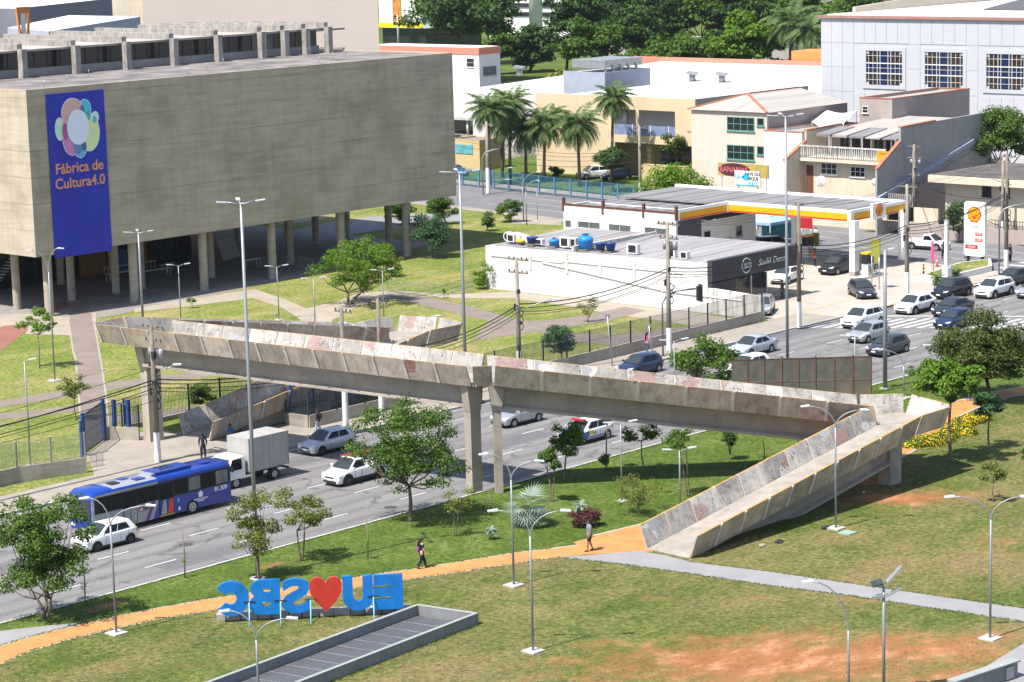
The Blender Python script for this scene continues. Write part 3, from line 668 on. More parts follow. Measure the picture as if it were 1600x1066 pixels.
path('garden_path', mm['path_brown'], GZ + .004, (880, 520), (960, 523), (1060, 512), (1120, 502), (1165, 500), (1060, 530), (960, 540), (880, 533))
path('service_lane', mm['lane_grey'], GZ + .003, (380, 380), (445, 362), (520, 347), (575, 339), (660, 334), (720, 332), (720, 345), (625, 356), (550, 366), (470, 384), (400, 396))
path('garden_path', mm['path_pale'], GZ + .006, (420, 342), (470, 336), (520, 338), (480, 346), (440, 350))
path('soil_bed', mm['path_pale'], GZ + .002, (800, 337), (877, 345), (877, 352), (800, 349))
for sx, pts in (((.0), [(1130, 470), (1180, 460), (1260, 452)]), (0, [(1205, 500), (1290, 478), (1360, 462)])):
    edge(pts, .14, GZ - .046, mm['yellow_line'], 'bay_line')
edge([(1378, 480), (1440, 462), (1500, 446)], .14, GZ - .046, mm['yellow_line'], 'bay_line')
for p in ((1160, 482), (1195, 472), (1230, 466), (1265, 488)):
    edge([p, (p[0] + 46, p[1] + 10)], .12, GZ - .046, mm['yellow_line'], 'bay_line')

# ------------------------------------------------------------------ concrete culture centre
BX0, BX1, BY0, BY1, BZ0, BZ1 = 131.8, 185.5, 180.7, 224.0, 5.72, 20.55
bld = T('concrete_building', 'long board-marked concrete block raised on round columns, blue banner on its front', 'building', (159, 200, 0))
w = MB(); w.box(BX0, BX1, BY0, BY0 + .3, BZ0, BZ1); w.box(BX0, BX1, BY1 - .3, BY1, BZ0, BZ1); w.box(BX0, BX0 + .3, BY0 + .3, BY1 - .3, BZ0, BZ1); w.box(BX1 - .3, BX1, BY0 + .3, BY1 - .3, BZ0, BZ1)
w.box(BX0 + .3, BX1 - .3, BY0 + .3, BY1 - .3, BZ0 + .002, BZ0 + .4)
wo = w.build('wall', mm['building_concrete'], bld)
rf = MB().box(BX0 + .3, BX1 - .3, BY0 + .3, BY1 - .3, BZ1 - .5, BZ1 - .12).build('roof', mm['roof_deck'], bld)
MB().box(BX1 - .45, BX1 - .05, BY0 + 16, BY1 - 1, BZ1 + .002, BZ1 + .25).build('roof_upstand', mm['pergola'], rf)
# roof lantern with its portal frames
LY = 197.6
lw = MB().box(126, 182.5, LY, LY + .2, BZ1 - .12, BZ1 + .62).build('lantern_sill', mm['grey_wall'], rf)
lr = MB().box(124, 183.2, LY - 1.0, LY + 17, BZ1 + 2.3, BZ1 + 2.5).build('lantern_roof', mm['lantern_roof'], rf)
xs = 133.0
i = 0
while xs < 182:
    MB().box(xs + .05, xs + 1.49, LY + .06, LY + .1, BZ1 + .62, BZ1 + 2.3).build('lantern_pane', mm['glass_dark'] if i % 7 not in (5, 6) or xs < 165 else mm['glass_grey'], rf)
    MB().box(xs - .05, xs + .05, LY + .02, LY + .14, BZ1 + .62, BZ1 + 2.3).build('mullion', mm['black_metal'], rf)
    xs += 1.54; i += 1
for xc in (136.4, 142.6, 148.9, 155.1, 161.1, 166.9, 172.8, 176.0, 179.0, 182.2):
    MB().box(xc - .3, xc + .3, LY - 2.2, LY - 1.5, BZ1 - .12, BZ1 + 2.62).build('portal_column', mm['pergola'], rf)
    MB().box(xc - .28, xc + .28, LY - 1.5, LY + 18, BZ1 + 2.503, BZ1 + 3.1).build('portal_beam', mm['pergola'], rf)
MB().box(183.2, 189.2, LY + 3, LY + 3.7, BZ1 + 1.9, BZ1 + 2.1).build('roof_canopy', mm['pergola'], rf)
for k in range(9):
    x_ = 136 + k * 5.6; MB().cyl((x_, BY0 + 3 + (k % 3) * 4, BZ1 - .12), (x_, BY0 + 3 + (k % 3) * 4, BZ1 + .5), .025, n=5).build('vent_pipe', mm['galvan'], rf)
# columns
def column(x, y, r=.38):
    m = MB(); m.cyl((x, y, GZ - .1), (x, y, BZ0 + .002), r, n=16, caps=False)
    return m.build('column', mm['column_concrete'], bld)
for xc in (133.6, 143.3, 151.7, 160.4, 169.6, 178.9): column(xc, 181.6, .42)
for xc in (134.3, 140.5, 145.7, 148.8, 157.5, 168.0, 175.3, 182.0): column(xc, 187.4)
for xc in (137.9, 146.2, 152.5, 165, 180.0, 184.6): column(xc, 196.6)
for xc in (170, 177, 184.4): column(xc, 206)
# glazed ground floor set well back
gl = MB().box(133, 165, 199.30, 199.36, .12, BZ0).build('glass_wall', mm['glass_dark'], bld)
for k in range(22):
    MB().box(133 + k * 1.5 - .06, 133 + k * 1.5 + .06, 199.12, 199.29, .12, BZ0).build('glazing_bar', mm['black_metal'], gl)
MB().box(133, 165, 199.10, 199.29, 2.7, 2.82).build('glazing_rail', mm['black_metal'], gl)
MB().box(164.9, 165, 199.4, 212, .12, BZ0).build('glass_wall', mm['glass_dark'], bld)
MB().box(150.2, 153.4, 198.6, 198.9, .13, 4.9).build('ochre_panel', M('ochre', (.20, .105, .03), .8), gl)
MB().box(156.6, 158.6, 198.6, 198.9, .13, 4.9).build('ochre_panel', M('ochre', (.20, .105, .03), .8), gl)
MB().box(153.6, 155.9, 198.4, 198.7, .13, 2.3).build('blue_door', mm['blue_steel'], gl)
st = MB()
for k in range(12): st.box(137 + k * .3, 137 + k * .3 + .32, 195.6, 196.8, .5 + k * .25, .62 + k * .25)
st.build('stair_flight', mm['grey_wall'], bld)

# banner on the front wall
bn = T('banner', 'tall blue banner with ring-of-circles emblem and orange lettering on the concrete wall', 'banner', (136, BY0, 6))
a = ON(71, 148, y=BY0 - .06); b = ON(160, 139, y=BY0 - .06); c = ON(172, 389, y=BY0 - .06)
bx0, bx1, bz1 = a.x, b.x + .1, a.z; bw = bx1 - bx0; bz0 = BZ0 - .35
MB().box(bx0, bx1, BY0 - .09, BY0 - .03, bz0, bz1).build('cloth', mm['banner_blue'], bn)
def bpt(u, v): return (bx0 + u * bw, bz1 - v * bw)           # u,v in banner widths from the top left
sx = bw / 640.0                                               # 640 crop pixels = banner width
def disc(cx, cy, rx, ry, colr, lay, nm='emblem_disc'):
    cx, cy = cx - 85, cy - 95; mt = M('emb_%02d%02d%02d' % tuple(int(v * 99) for v in colr), colr, .6, var=.03)
    return place(nm, curve_mesh(('disc', rx, ry, lay), loops=[circ(0, 0, rx * sx, 32, ry * sx)], extrude=.006), mt, (bx0 + cx * sx, BY0 - .10 - lay * .015, bz1 - cy * sx * 1.0), (1, 0, 0), (0, 0, 1), bn)
OUT = (0.75, 0.8, 0.95)
for (cx, cy, rx, ry, cc, l) in [(215, 400, 46, 98, (.55, .78, .62), 0), (500, 245, 68, 86, (.10, .52, .72), 1), (365, 270, 122, 130, (.68, .40, .38), 2), (340, 500, 100, 142, (.62, .22, .50), 3), (425, 580, 68, 92, (.14, .42, .70), 3.5), (530, 450, 116, 170, (.66, .76, .42), 4), (608, 325, 36, 50, (.6, .72, .82), 5)]:
    disc(cx, cy + 10, rx + 5, ry + 5, OUT, l - .0); disc(cx, cy + 10, rx, ry, cc, l + .5)
for (cx, cy, rx, ry, cc, l) in [(470, 250, 22, 46, (.12, .17, .32), 5.7), (268, 425, 28, 74, (.42, .10, .27), 5.7), (400, 590, 30, 46, (.20, .20, .48), 5.7), (466, 572, 28, 42, (.06, .16, .28), 5.8), (530, 305, 26, 40, (.06, .42, .48), 5.8), (598, 345, 22, 32, (.12, .46, .48), 6.2)]:
    disc(cx, cy + 10, rx, ry, cc, l)
disc(410, 408, 122, 158, (.72, .76, .92), 7)
OR = M('banner_orange', (.74, .30, .16), .6, var=.05)
wtext('lettering', 'Fábrica de', OR, ((bx0 + bx1) / 2 + .02, BY0 - .12, bz1 - 6.72 * bw / 6.4), (1, 0, 0), (0, 0, 1), 1.30, bn, .012, .02)
wtext('lettering', 'Cultura4.0', OR, ((bx0 + bx1) / 2 + .02, BY0 - .12, bz1 - 8.05 * bw / 6.4), (1, 0, 0), (0, 0, 1), 1.30, bn, .012, .02)

# folding tables, chair and board under the building
def ftable(label, px, py, L, rz):
    t = T('folding_table', label, 'table', G(px, py, GZ), rz, 'white tables under the building')
    MB().box(-L / 2, L / 2, -.38, .38, .72, .77).build('tabletop', mm['white_clean'], t, False)
    for sx_ in (-1, 1):
        for sy in (-1, 1): MB().cyl((sx_ * (L / 2 - .15), sy * .3, 0), (sx_ * (L / 2 - .15), sy * .3, .72), .03, n=6).build('leg', mm['white_clean'], t, False)
    return t
ftable('long white table deepest under the concrete building, behind the columns', 203, 424, 6.2, 0)
ftable('white table in front of the deeper table, beside a column foot', 188, 437, 3.2, 0)
ftable('white table end in the middle of the shaded undercroft', 235, 434, 4.6, R(-6))
ftable('short white table near the leaning board under the building', 262, 424, 1.8, R(30))
ftable('small white table at the right end of the shaded undercroft', 393, 417, 2.2, 0)
lb = T('leaning_board', 'pale square board leaning against the glass under the building', 'board', G(358, 405, GZ), 0)
MB().ob((0, 0, 1.1), (2.3, .07, 2.2), (R(-14), R(-8), 0)).build('board', mm['grey_wall'], lb, False)
MB().bar((.6, .1, 1.3), (.6, .75, 0), .05, .05).build('prop', mm['grey_wall'], lb, False)
ch = T('chair', 'single dark chair on the paving under the building', 'chair', G(456, 380, GZ), R(30))
MB().box(-.24, .24, -.24, .24, .42, .47).build('seat', mm['black_metal'], ch, False); MB().box(-.24, .24, .21, .25, .5, .9).build('backrest', mm['black_metal'], ch, False)
for sx_ in (-1, 1):
    for sy in (-1, 1): MB().cyl((sx_ * .21, sy * .21, 0), (sx_ * .21, sy * .21, .45), .016, n=5).build('leg', mm['galvan'], ch, False)
# crowd barriers on the lawn
def barrier(label, p0, p1):
    a = G(*p0, GZ); b = G(*p1, GZ); L = (b - a).length; t = T('crowd_barrier', label, 'barrier', (a + b) / 2, math.atan2(b.y - a.y, b.x - a.x), 'steel barriers on the lawn')
    f = MB(); f.tube([(-L / 2, 0, .15), (-L / 2, 0, 1.1), (L / 2, 0, 1.1), (L / 2, 0, .15), (-L / 2, 0, .15)], .02, 5); f.build('frame', mm['galvan'], t, False)
    for i in range(1, 15): MB().cyl((-L / 2 + L * i / 15, 0, .15), (-L / 2 + L * i / 15, 0, 1.1), .009, n=4, caps=False).build('bar', mm['galvan'], t, False)
    for s_ in (-1, 1): MB().bar((s_ * L * .38, -.3, .03), (s_ * L * .38, .3, .03), .05, .04).build('foot', mm['galvan'], t, False)
for lbl, p0, p1 in (('angled crowd barrier just right of the big lawn tree', (606, 455), (629, 460)), ('second crowd barrier from the big lawn tree', (633, 461), (668, 461)), ('third crowd barrier from the big lawn tree', (671, 461), (704, 461)), ('rightmost crowd barrier in the lawn row, before the lamp post', (707, 460), (740, 457)),
                     ('leftmost of the barriers standing by the undercroft columns', (402, 420), (440, 416)), ('middle one of the barriers standing by the undercroft columns', (442, 416), (466, 417)), ('rightmost of the barriers standing by the undercroft columns', (467, 417), (490, 421))):
    barrier(lbl, p0, p1)

# ------------------------------------------------------------------ footbridge
br = T('footbridge', 'graffitied concrete footbridge with folded ramps crossing the avenue', 'footbridge', (107.5, 103, 0))
PM = [mm['panel_outer'], mm['panel_inner'], mm['orange_paint']]
def panel(a, b, out, h=1.32, flare=.5, th=.11):
    out = Vector((out[0], out[1], 0)).normalized(); up = out * flare + Vector((0, 0, h)); o = out * th
    ia, ib = a, b; ta, tb = a + up, b + up
    m = MB(); m.add([ia, ib, tb, ta, ia + o, ib + o, tb + o, ta + o], [], 0)
    m.f += [[0, 1, 2, 3], [5, 4, 7, 6], [3, 2, 6, 7], [1, 0, 4, 5], [0, 3, 7, 4], [2, 1, 5, 6]]; m.m += [1, 0, 2, 0, 0, 0]; m.s += [False] * 6
    # keep the winding outward
    n = (ib - ia).cross(ta - ia)
    if n.dot(-out) < 0: m.f = [f[::-1] for f in m.f]
    return m.build('panel', PM, br)
def parapet(a, b, out, pitch=2.4, ribs=True):
    a, b = Vector(a), Vector(b); L = (b - a).length; n = max(1, round(L / pitch)); d = (b - a) / n; g = (b - a).normalized() * .055
    out = Vector((out[0], out[1], 0)).normalized()
    for i in range(n): panel(a + d * i + g, a + d * (i + 1) - g, out)
    if ribs:
        for i in range(1, n):
            p = a + d * i + out * .05; e = g * 1.5
            up = out * .5 + Vector((0, 0, 1.29))
            m = MB(); q = [p - e, p + e, p + e + up, p - e + up]; m.ext(q, out * .13); m.build('rib', mm['rib'], br)
def slab(name, pts, z, th, mat):
    zz = [p[2] for p in pts] if z is None else [z] * len(pts)
    return MB().prism([(p[0], p[1]) for p in pts], [q - th for q in zz], zz).build(name, mat, br)
def girder(a, b, w=.55, h=1.5, fl=.85):
    a, b = Vector(a), Vector(b); d = (b - a); d.z = 0; d.normalize(); n = Vector((-d.y, d.x, 0)); m = MB()
    sec = [(-.72, 0), (-w, -.28), (-w + .1, -h + .28), (-fl + .1, -h + .16), (-fl + .1, -h), (fl - .1, -h), (fl - .1, -h + .16), (w - .1, -h + .28), (w, -.28), (.72, 0)]
    va = [a + n * u + Vector((0, 0, z)) for u, z in sec]; vb = [b + n * u + Vector((0, 0, z)) for u, z in sec]; k = len(sec)
    m.add(va + vb, [(i, k + i, k + (i + 1) % k, (i + 1) % k) for i in range(k)] + [list(range(k)), list(range(k, 2 * k))[::-1]])
    bm = bmesh.new(); me = m.mesh('girder', mm['girder_concrete']); bm.from_mesh(me); bmesh.ops.recalc_face_normals(bm, faces=bm.faces); bm.to_mesh(me); bm.free()
    return link('girder', me, br)
ZB = 6.9
def s1(y, off, z=ZB):
    d = Vector((-.1, 1, 0)).normalized(); n = Vector((1, .1, 0)).normalized()
    return Vector((107.75 - (y - 102.7) * .1, y, z)) + n * off
W = Vector((-1, -.1, 0)); E_ = -W
parapet(s1(102.9, -1.35), s1(134.6, -1.35), W)
slab('deck', [s1(102.6, -1.35), s1(102.6, 1.3), s1(134.8, 1.35), s1(134.8, -1.35)], ZB + .2, .22, mm['deck_floor'])
girder(s1(103.6, 0, ZB), s1(131.6, 0, ZB))
n2 = Vector((.628, .778, 0)); S2a = Vector((107.3, 101.9, ZB)); S2b = Vector((125.6, 87.1, 3.1)); D2 = (S2b - S2a)
S2fa = Vector((109.0, 103.98, ZB)); S2fb = S2b + n2 * 2.7
parapet(s1(102.9, -1.35), S2a, (-.75, -.66), 3)
parapet(S2a, S2b, -n2, 2.95); parapet(s1(104.4, 1.35), s1(131.2, 1.35), E_); parapet(S2fa, S2fb, n2, 2.95)
slab('deck', [S2a + Vector((0, 0, .205)), S2b + Vector((0, 0, .205)), S2fb + Vector((0, 0, .205)), S2fa + Vector((0, 0, .205))], None, .22, mm['deck_floor'])
girder(S2a + n2 * 1.35 + D2 * .02, S2b + n2 * 1.35 - D2 * .02)
# landing and near ramp
LB = Vector((129.2, 87.1, 3.1)); LT = Vector((127.9, 83.4, 3.1)); RN = Vector((124.6, 83.35, 3.1)); RF = Vector((125.3, 86.4, 3.1))
FN = Vector((102.75, 83.3, GZ - .02)); FF = Vector((102.85, 86.3, GZ - .02))
slab('landing', [S2b, S2fb, LB, LT, RN, RF], 3.31, .225, mm['deck_floor'])
parapet(S2fb, LB, (.8, .6), 3); parapet(LB, LT, (.94, -.33), 4.2); parapet(LT, RN, (0, -1, 0), 3.4); parapet(RN, FN, (0, -1, 0), 2.2); parapet(RF, FF, (0, 1, 0), 2.2)
parapet(S2b, RF, (-.6, -.1), 3)
slab('deck', [RN + Vector((0, 0, .2)), RF + Vector((0, 0, .2)), FF + Vector((0, 0, .045)), FN + Vector((0, 0, .045))], None, .21, mm['deck_floor'])
girder((124.2, 84.85, 3.05), (104.6, 84.85, .15), .58, 1.5, .85)
# far ramps
q0 = s1(134.8, -1.35); q1 = s1(135.0, 1.3); q1.z = ZB
parapet(q0, Vector((q1.x, 134.9, ZB)), (-.25, 1, 0), 3.0)
R1F0 = Vector((q1.x, 134.9, ZB)); R1F1 = Vector((127.4, 134.7, 3.45)); R1N0 = Vector((107.0, 131.9, ZB)); R1N1 = Vector((127.4, 131.9, 3.45))
parapet(R1F0, R1F1, (0, 1, 0), 2.5); parapet(R1N0, R1N1, (0, -1, 0), 2.5)
slab('deck', [v + Vector((0, 0, .21)) for v in (R1N0, R1N1, R1F1, R1F0)], None, .22, mm['deck_floor'])
girder((106, 133.4, ZB), (127.0, 133.4, 3.45), .6, 1.3, .9)
L2 = [Vector((127.4, 134.7, 3.45)), Vector((131.2, 134.6, 3.45)), Vector((132.2, 131.5, 3.45)), Vector((131.6, 128.6, 3.45)), Vector((128.2, 128.6, 3.45)), Vector((128.2, 131.6, 3.45))]
slab('landing', L2, 3.655, .22, mm['deck_floor'])
parapet(L2[0], L2[1], (0, 1, 0), 4); parapet(L2[1], L2[2], (.95, .3, 0), 4); parapet(L2[2], L2[3], (.98, -.2, 0), 4); parapet(L2[3], L2[4], (0, -1, 0), 4)
P2n = Vector((107.0, 128.5, GZ)); P2f = Vector((107.3, 131.4, GZ))
parapet(L2[4], P2n, (0, -1, 0), 2.5); parapet(Vector((127.6, 131.4, 3.45)), P2f, (0, 1, 0), 2.5, False)
slab('deck', [L2[4] + Vector((0, 0, .2)), Vector((128.2, 131.4, 3.65)), P2f + Vector((0, 0, .05)), P2n + Vector((0, 0, .05))], None, .21, mm['deck_floor'])
girder((128, 130, 3.4), (109.5, 130, .3), .7, 1.45, .95)
MB().box(110.5, 119, 129.1, 130.9, -.1, .9).build('ramp_base', mm['wall_concrete'], br)
# pillars
def pillar(cx, cy, wx, wy, ang, ztop, zj, fx, mat='girder_concrete'):
    m = MB(); c, s_ = math.cos(ang), math.sin(ang)
    def ring(hx, hy, z): return [(cx + c * a * hx - s_ * b * hy, cy + s_ * a * hx + c * b * hy, z) for a, b in ((-1, -1), (1, -1), (1, 1), (-1, 1))]
    lv = [ring(wx, wy, -.2), ring(wx, wy, zj), ring(wx + .025, wy + .025, zj + .01), ring(fx, wy + .02, ztop)]
    m.add(sum(lv, []), [(4 * k + i, 4 * k + (i + 1) % 4, 4 * k + 4 + (i + 1) % 4, 4 * k + 4 + i) for k in range(3) for i in range(4)])
    return m.build('pillar', mm[mat], br)
pillar(107.05, 103.5, .40, .30, R(-6), ZB - .02, 5.2, .62)
pillar(107.95, 102.3, .24, .24, R(-39), ZB - .03, 5.2, .5)
pillar(105.0, 131.8, .55, .42, R(-6), ZB - .02, 5.2, .95, 'column_concrete')
pillar(123.9, 84.6, .6, .45, 0, 3.08, 1.6, .7)
pillar(128.6, 131.2, .5, .45, 0, 3.4, 1.6, .6)

# ------------------------------------------------------------------ the letter sign, seen from behind
LS0, LS1 = G(341, 973, GZ), G(631, 960, GZ); lt = T('letter_sign', 'big blue and red city-name letters seen from behind on a low grey plinth', 'sign', (LS0 + LS1) / 2)
dv = (LS1 - LS0).normalized(); nv = Vector((-dv.y, dv.x, 0)); dv3 = Vector((dv.x, dv.y, 0))
LB_ = M('letter_blue', (0.006, 0.15, 0.46), .5, var=.22, sc=1.5); LR_ = M('letter_red', (0.44, 0.034, 0.022), .5, var=.22, sc=1.5); SB = M('strut_blue', (0.2, 0.5, 0.72), .5)
H = 1.82
def arcp(cx, cy, rx, ry, a0, a1, n=16): return [(cx + rx * math.cos(R(a0 + (a1 - a0) * i / n)), cy + ry * math.sin(R(a0 + (a1 - a0) * i / n))) for i in range(n + 1)]
w_ = 1.5; t_ = .5
Eo = [(0, 0), (w_, 0), (w_, .54), (.62, .54), (.62, .67), (w_, .67), (w_, 1.15), (.62, 1.15), (.62, 1.28), (w_, 1.28), (w_, H), (0, H)]
Uo = [(0, H)] + arcp(.78, .72, .78, .72, 180, 360) + [(1.56, H), (1.03, H)] + arcp(.78, .72, .25, .25, 360, 180, 12) + [(.53, H)]
Co = arcp(.9, H / 2, .9, H / 2, 38, 322, 30) + arcp(.95, H / 2, .32, .32, 318, 42, 18)
Bo = [(0, 0)] + arcp(1.0, .52, .58, .52, -90, 72, 14) + arcp(.98, 1.36, .52, .46, -62, 90, 14) + [(0, H)]
Bh1 = [(.5, .42), (.86, .42)] + arcp(.86, .56, .1, .1, -90, 90, 6)[1:] + [(.86, .66), (.5, .66)]; Bh2 = [(.5, 1.15), (.8, 1.15)] + arcp(.8, 1.27, .09, .1, -90, 90, 6)[1:] + [(.8, 1.38), (.5, 1.38)]
He = [(.83, 0), (1.38, .6), (1.64, 1.05)] + arcp(1.24, 1.36, .42, .46, -15, 165, 14) + arcp(.42, 1.36, .42, .46, 15, 195, 14) + [(.02, 1.05), (.28, .6)]
xoff = 0.0; seq = [('E', [Eo], LB_, 1.52), ('U', [Uo], LB_, 1.58), ('heart', [He], LR_, 1.62), ('S', None, LB_, 1.52), ('B', [Bo, Bh1, Bh2], LB_, 1.58), ('C', [Co], LB_, 1.62)]
tot = sum(s[3] for s in seq); sc_ = (LS1 - LS0).length / tot; pos = LS1.copy()
for i, (nm, lp, mt, adv) in enumerate(seq):
    if lp is None:
        gm = curve_mesh(('L', nm), text='S', size=2.0, extrude=.11, offset=.075, align='LEFT').copy(); co = np.array([v.co for v in gm.vertices]); mn, mx = co.min(0), co.max(0)
        gm.transform(Matrix.Diagonal((1.46 * sc_ / (mx[0] - mn[0]), H * sc_ / (mx[1] - mn[1]), 1, 1)) @ Matrix.Translation((-mn[0], -mn[1], 0)))
    else: gm = curve_mesh(('L', nm), loops=[[(x * sc_, y * sc_) for x, y in l] for l in lp], extrude=.11)
    lo = place('letter' if nm != 'heart' else 'heart', gm, mt, pos + Vector((0, 0, .33)) + nv * (.002 * i), -dv3, (0, 0, 1), lt)
    for u in (.3, .75): MB().cyl(pos - dv3 * adv * sc_ * u + Vector((0, 0, 0)), pos - dv3 * adv * sc_ * u + Vector((0, 0, .42)), .03, n=6).build('post', mm['black_metal'], lt)
    if i > 0 and i != 2:
        m1 = pos + Vector((0, 0, 1.05)) - nv * .12; MB().bar(m1 + dv3 * .3, m1 - dv3 * .3, .04, .04).build('tie_bar', mm['black_metal'], lt)
        MB().cyl(m1 - Vector((0, 0, .05)), pos - nv * 1.05, .032, n=6).build('strut', SB, lt)
    pos = pos - dv3 * adv * sc_
m = MB(); c0 = LS0 + nv * .35 - dv3 * .1; c1 = LS1 + nv * .35 + dv3 * .3
m.prism([c0, c1, c1 + nv * .5, c0 + nv * .5], 0, .42); m.build('plinth', mm['grey_wall'], lt)

# ------------------------------------------------------------------ drain trough in the lawn
tr = T('concrete_trough', 'open grey concrete trough floored with metal grates in the foreground lawn', 'trough', (80, 85, 0))
ta, tb = Vector((85.78, 87.2, 0)), Vector((86.48, 83.78, 0)); ax = Vector((-12.0, -1.12, 0)).normalized(); px_ = (tb - ta).normalized()
M('trough_wall', (0.2, 0.205, 0.205), .85, var=.12, sc=.9, streak=.25); M('trough_cap', (0.25, 0.27, 0.26), .85, var=.1)
Lt = 19.0; th = .18
def twall(p, q, name):
    d = (q - p).normalized(); n = Vector((-d.y, d.x, 0)) * th / 2
    o = MB().prism([p - n, q - n, q + n, p + n], -.1, .66).build(name, mm['trough_wall'], tr); n *= 1.12
    MB().prism([p - n, q - n, q + n, p + n], .662, .70).build('coping', mm['trough_cap'], o)
twall(ta + ax * .09, ta + ax * Lt, 'side_wall'); twall(tb + ax * .09, tb + ax * Lt, 'side_wall'); twall(ta - px_ * .09, tb + px_ * .09, 'end_wall')
g_, nt, b_, P_ = base('grate', .5, .4)
bk = _n(nt, 'ShaderNodeTexBrick'); bk.offset = 0; bk.inputs['Scale'].default_value = 4.2; bk.inputs['Mortar Size'].default_value = .08; bk.inputs['Brick Width'].default_value = 1.0; bk.inputs['Row Height'].default_value = 1.0
bk.inputs['Color1'].default_value = (.06, .062, .072, 1); bk.inputs['Color2'].default_value = (.085, .087, .098, 1); bk.inputs['Mortar'].default_value = (.22, .225, .24, 1)
nt.links.new(mapping(nt, P_, (1, 1, 1), (0, 0, R(-5.5))), bk.inputs['Vector']); nt.links.new(bk.outputs[0], b_.inputs['Base Color'])
for i in range(15):
    a = ta + ax * (.25 + i * 1.22) + px_ * .12; b = a + ax * 1.17; w2 = px_ * (3.26)
    MB().prism([a, b, b + w2, a + w2], .12, .19 + .004 * (i % 2)).build('grate', g_, tr)
    MB().prism([b + ax * .006, b + ax * .045, b + ax * .045 + w2, b + ax * .006 + w2], .12, .205).build('grate_bearer', mm['galvan'], tr)

# ------------------------------------------------------------------ low walls with fences
def wire_bay(parent, a, b, z0, z1, mat, step=.125, r=.011, rails=3):
    a, b = Vector(a), Vector(b); m = MB(); L = (b - a).length; n = int(L / step); d = (b - a) / n
    for i in range(n + 1):
        p = a + d * i; m.box(p.x - r, p.x + r, p.y - r, p.y + r, z0, z1)
    for k_ in range(rails):
        z = z0 + (z1 - z0) * k_ / (rails - 1); m.bar(Vector((a.x, a.y, z)), Vector((b.x, b.y, z)), r * 1.6, r * 1.6)
    return m.build('wire_panel', mat, parent)
def fence(label, pts, wall_h, top, mat, bay=2.5, cat='fence', name='wire_fence', wallmat='wall_concrete', post=.05, wm_=.11, step=.125, z0=GZ, r=.011):
    P = [Vector((p[0], p[1], 0)) for p in pts]; t = T(name, label, cat, (P[0].x, P[0].y, 0))
    for a, b in zip(P[:-1], P[1:]):
        d = (b - a).normalized(); n = Vector((-d.y, d.x, 0)) * wm_
        if wall_h > 0: MB().prism([a - n, b - n, b + n, a + n], -.05, z0 + wall_h).build('low_wall', mm[wallmat], t)
        k_ = max(1, round((b - a).length / bay))
        for i in range(k_ + 1):
            p = a.lerp(b, i / k_)
            if i < k_ or b is P[-1]: MB().box(p.x - post, p.x + post, p.y - post, p.y + post, z0 + wall_h - .02, z0 + top + .06).build('post', mm[mat], t)
            if i < k_: wire_bay(t, a.lerp(b, (i + .03) / k_), a.lerp(b, (i + .97) / k_), z0 + wall_h + .08, z0 + top, mm[mat], step, r)
    return t
fence('dark wire fence on a low concrete wall along the far pavement', [(113.9, 128.2), (114.1, 126.1), (143.9, 126.2), (166.9, 126.9)], .85, 2.55, 'fence_dark', 2.6)
fence('wire fence on a low wall left of the blue gate', [(70, 128.3), (91.6, 128.9), (96.0, 127.6)], 1.0, 2.6, 'galvan', 2.6, step=.14)
fence('wire fence on a low wall between the blue gates and the bridge pillar', [(103.2, 134.7), (104.4, 132.6)], .9, 2.4, 'fence_dark', 1.2)
fence('dark wire fence behind the folded ramp by the bridge pillar', [(106.0, 136.2), (118, 136.6), (131, 136.8)], .3, 2.2, 'fence_dark', 3.0)
gt = T('blue_gate', 'open wire gate leaf between two blue posts at the end of the garden path', 'gate', (101, 133, 0))
ga, gb = Vector((99.1, 131.8, 0)), Vector((102.9, 134.5, 0))
for p, w2 in ((ga, .1), (gb, .1), (ga + Vector((-1.6, -1.9, 0)), .07), (ga + Vector((-2.6, -3.2, 0)), .07)): MB().box(p.x - w2, p.x + w2, p.y - w2, p.y + w2, 0, 3.0).build('post', mm['blue_steel'], gt)
wire_bay(gt, ga.lerp(gb, .06), ga.lerp(gb, .95), .3, 2.8, mm['fence_dark'], .12)
for z in (.25, 2.84): MB().bar(ga.lerp(gb, .04) + Vector((0, 0, z)), ga.lerp(gb, .96) + Vector((0, 0, z)), .06, .06).build('rail', mm['fence_dark'], gt)
wire_bay(gt, ga + Vector((-.15, -.1, 0)), ga + Vector((-2.5, -3.1, 0)), 1.0, 2.7, mm['fence_dark'], .12)
g2 = T('blue_gate', 'narrow blue steel gate beside the bridge pillar', 'gate', (104.0, 133.4, 0))
for p in (Vector((103.6, 134.2, 0)), Vector((104.1, 133.3, 0))): MB().box(p.x - .12, p.x + .12, p.y - .12, p.y + .12, .1, 2.9).build('post', mm['blue_steel'], g2)
MB().bar((103.6, 134.2, 2.6), (104.1, 133.3, 2.6), .06, .06).build('rail', mm['blue_steel'], g2)
bf = T('blue_fence', 'blue steel fence panels under the bridge beside the ramp', 'fence', (114, 128, 0))
for i in range(4):
    p = Vector((114.2 + i * 2.2, 128.0 + i * .02, 0)); MB().box(p.x - .07, p.x + .07, p.y - .07, p.y + .07, .9, 3.0).build('post', mm['blue_steel'], bf)
    if i < 3: wire_bay(bf, p + Vector((.1, 0, 0)), p + Vector((2.1, 0, 0)), 1.0, 2.8, mm['blue_steel'], .16, .006)

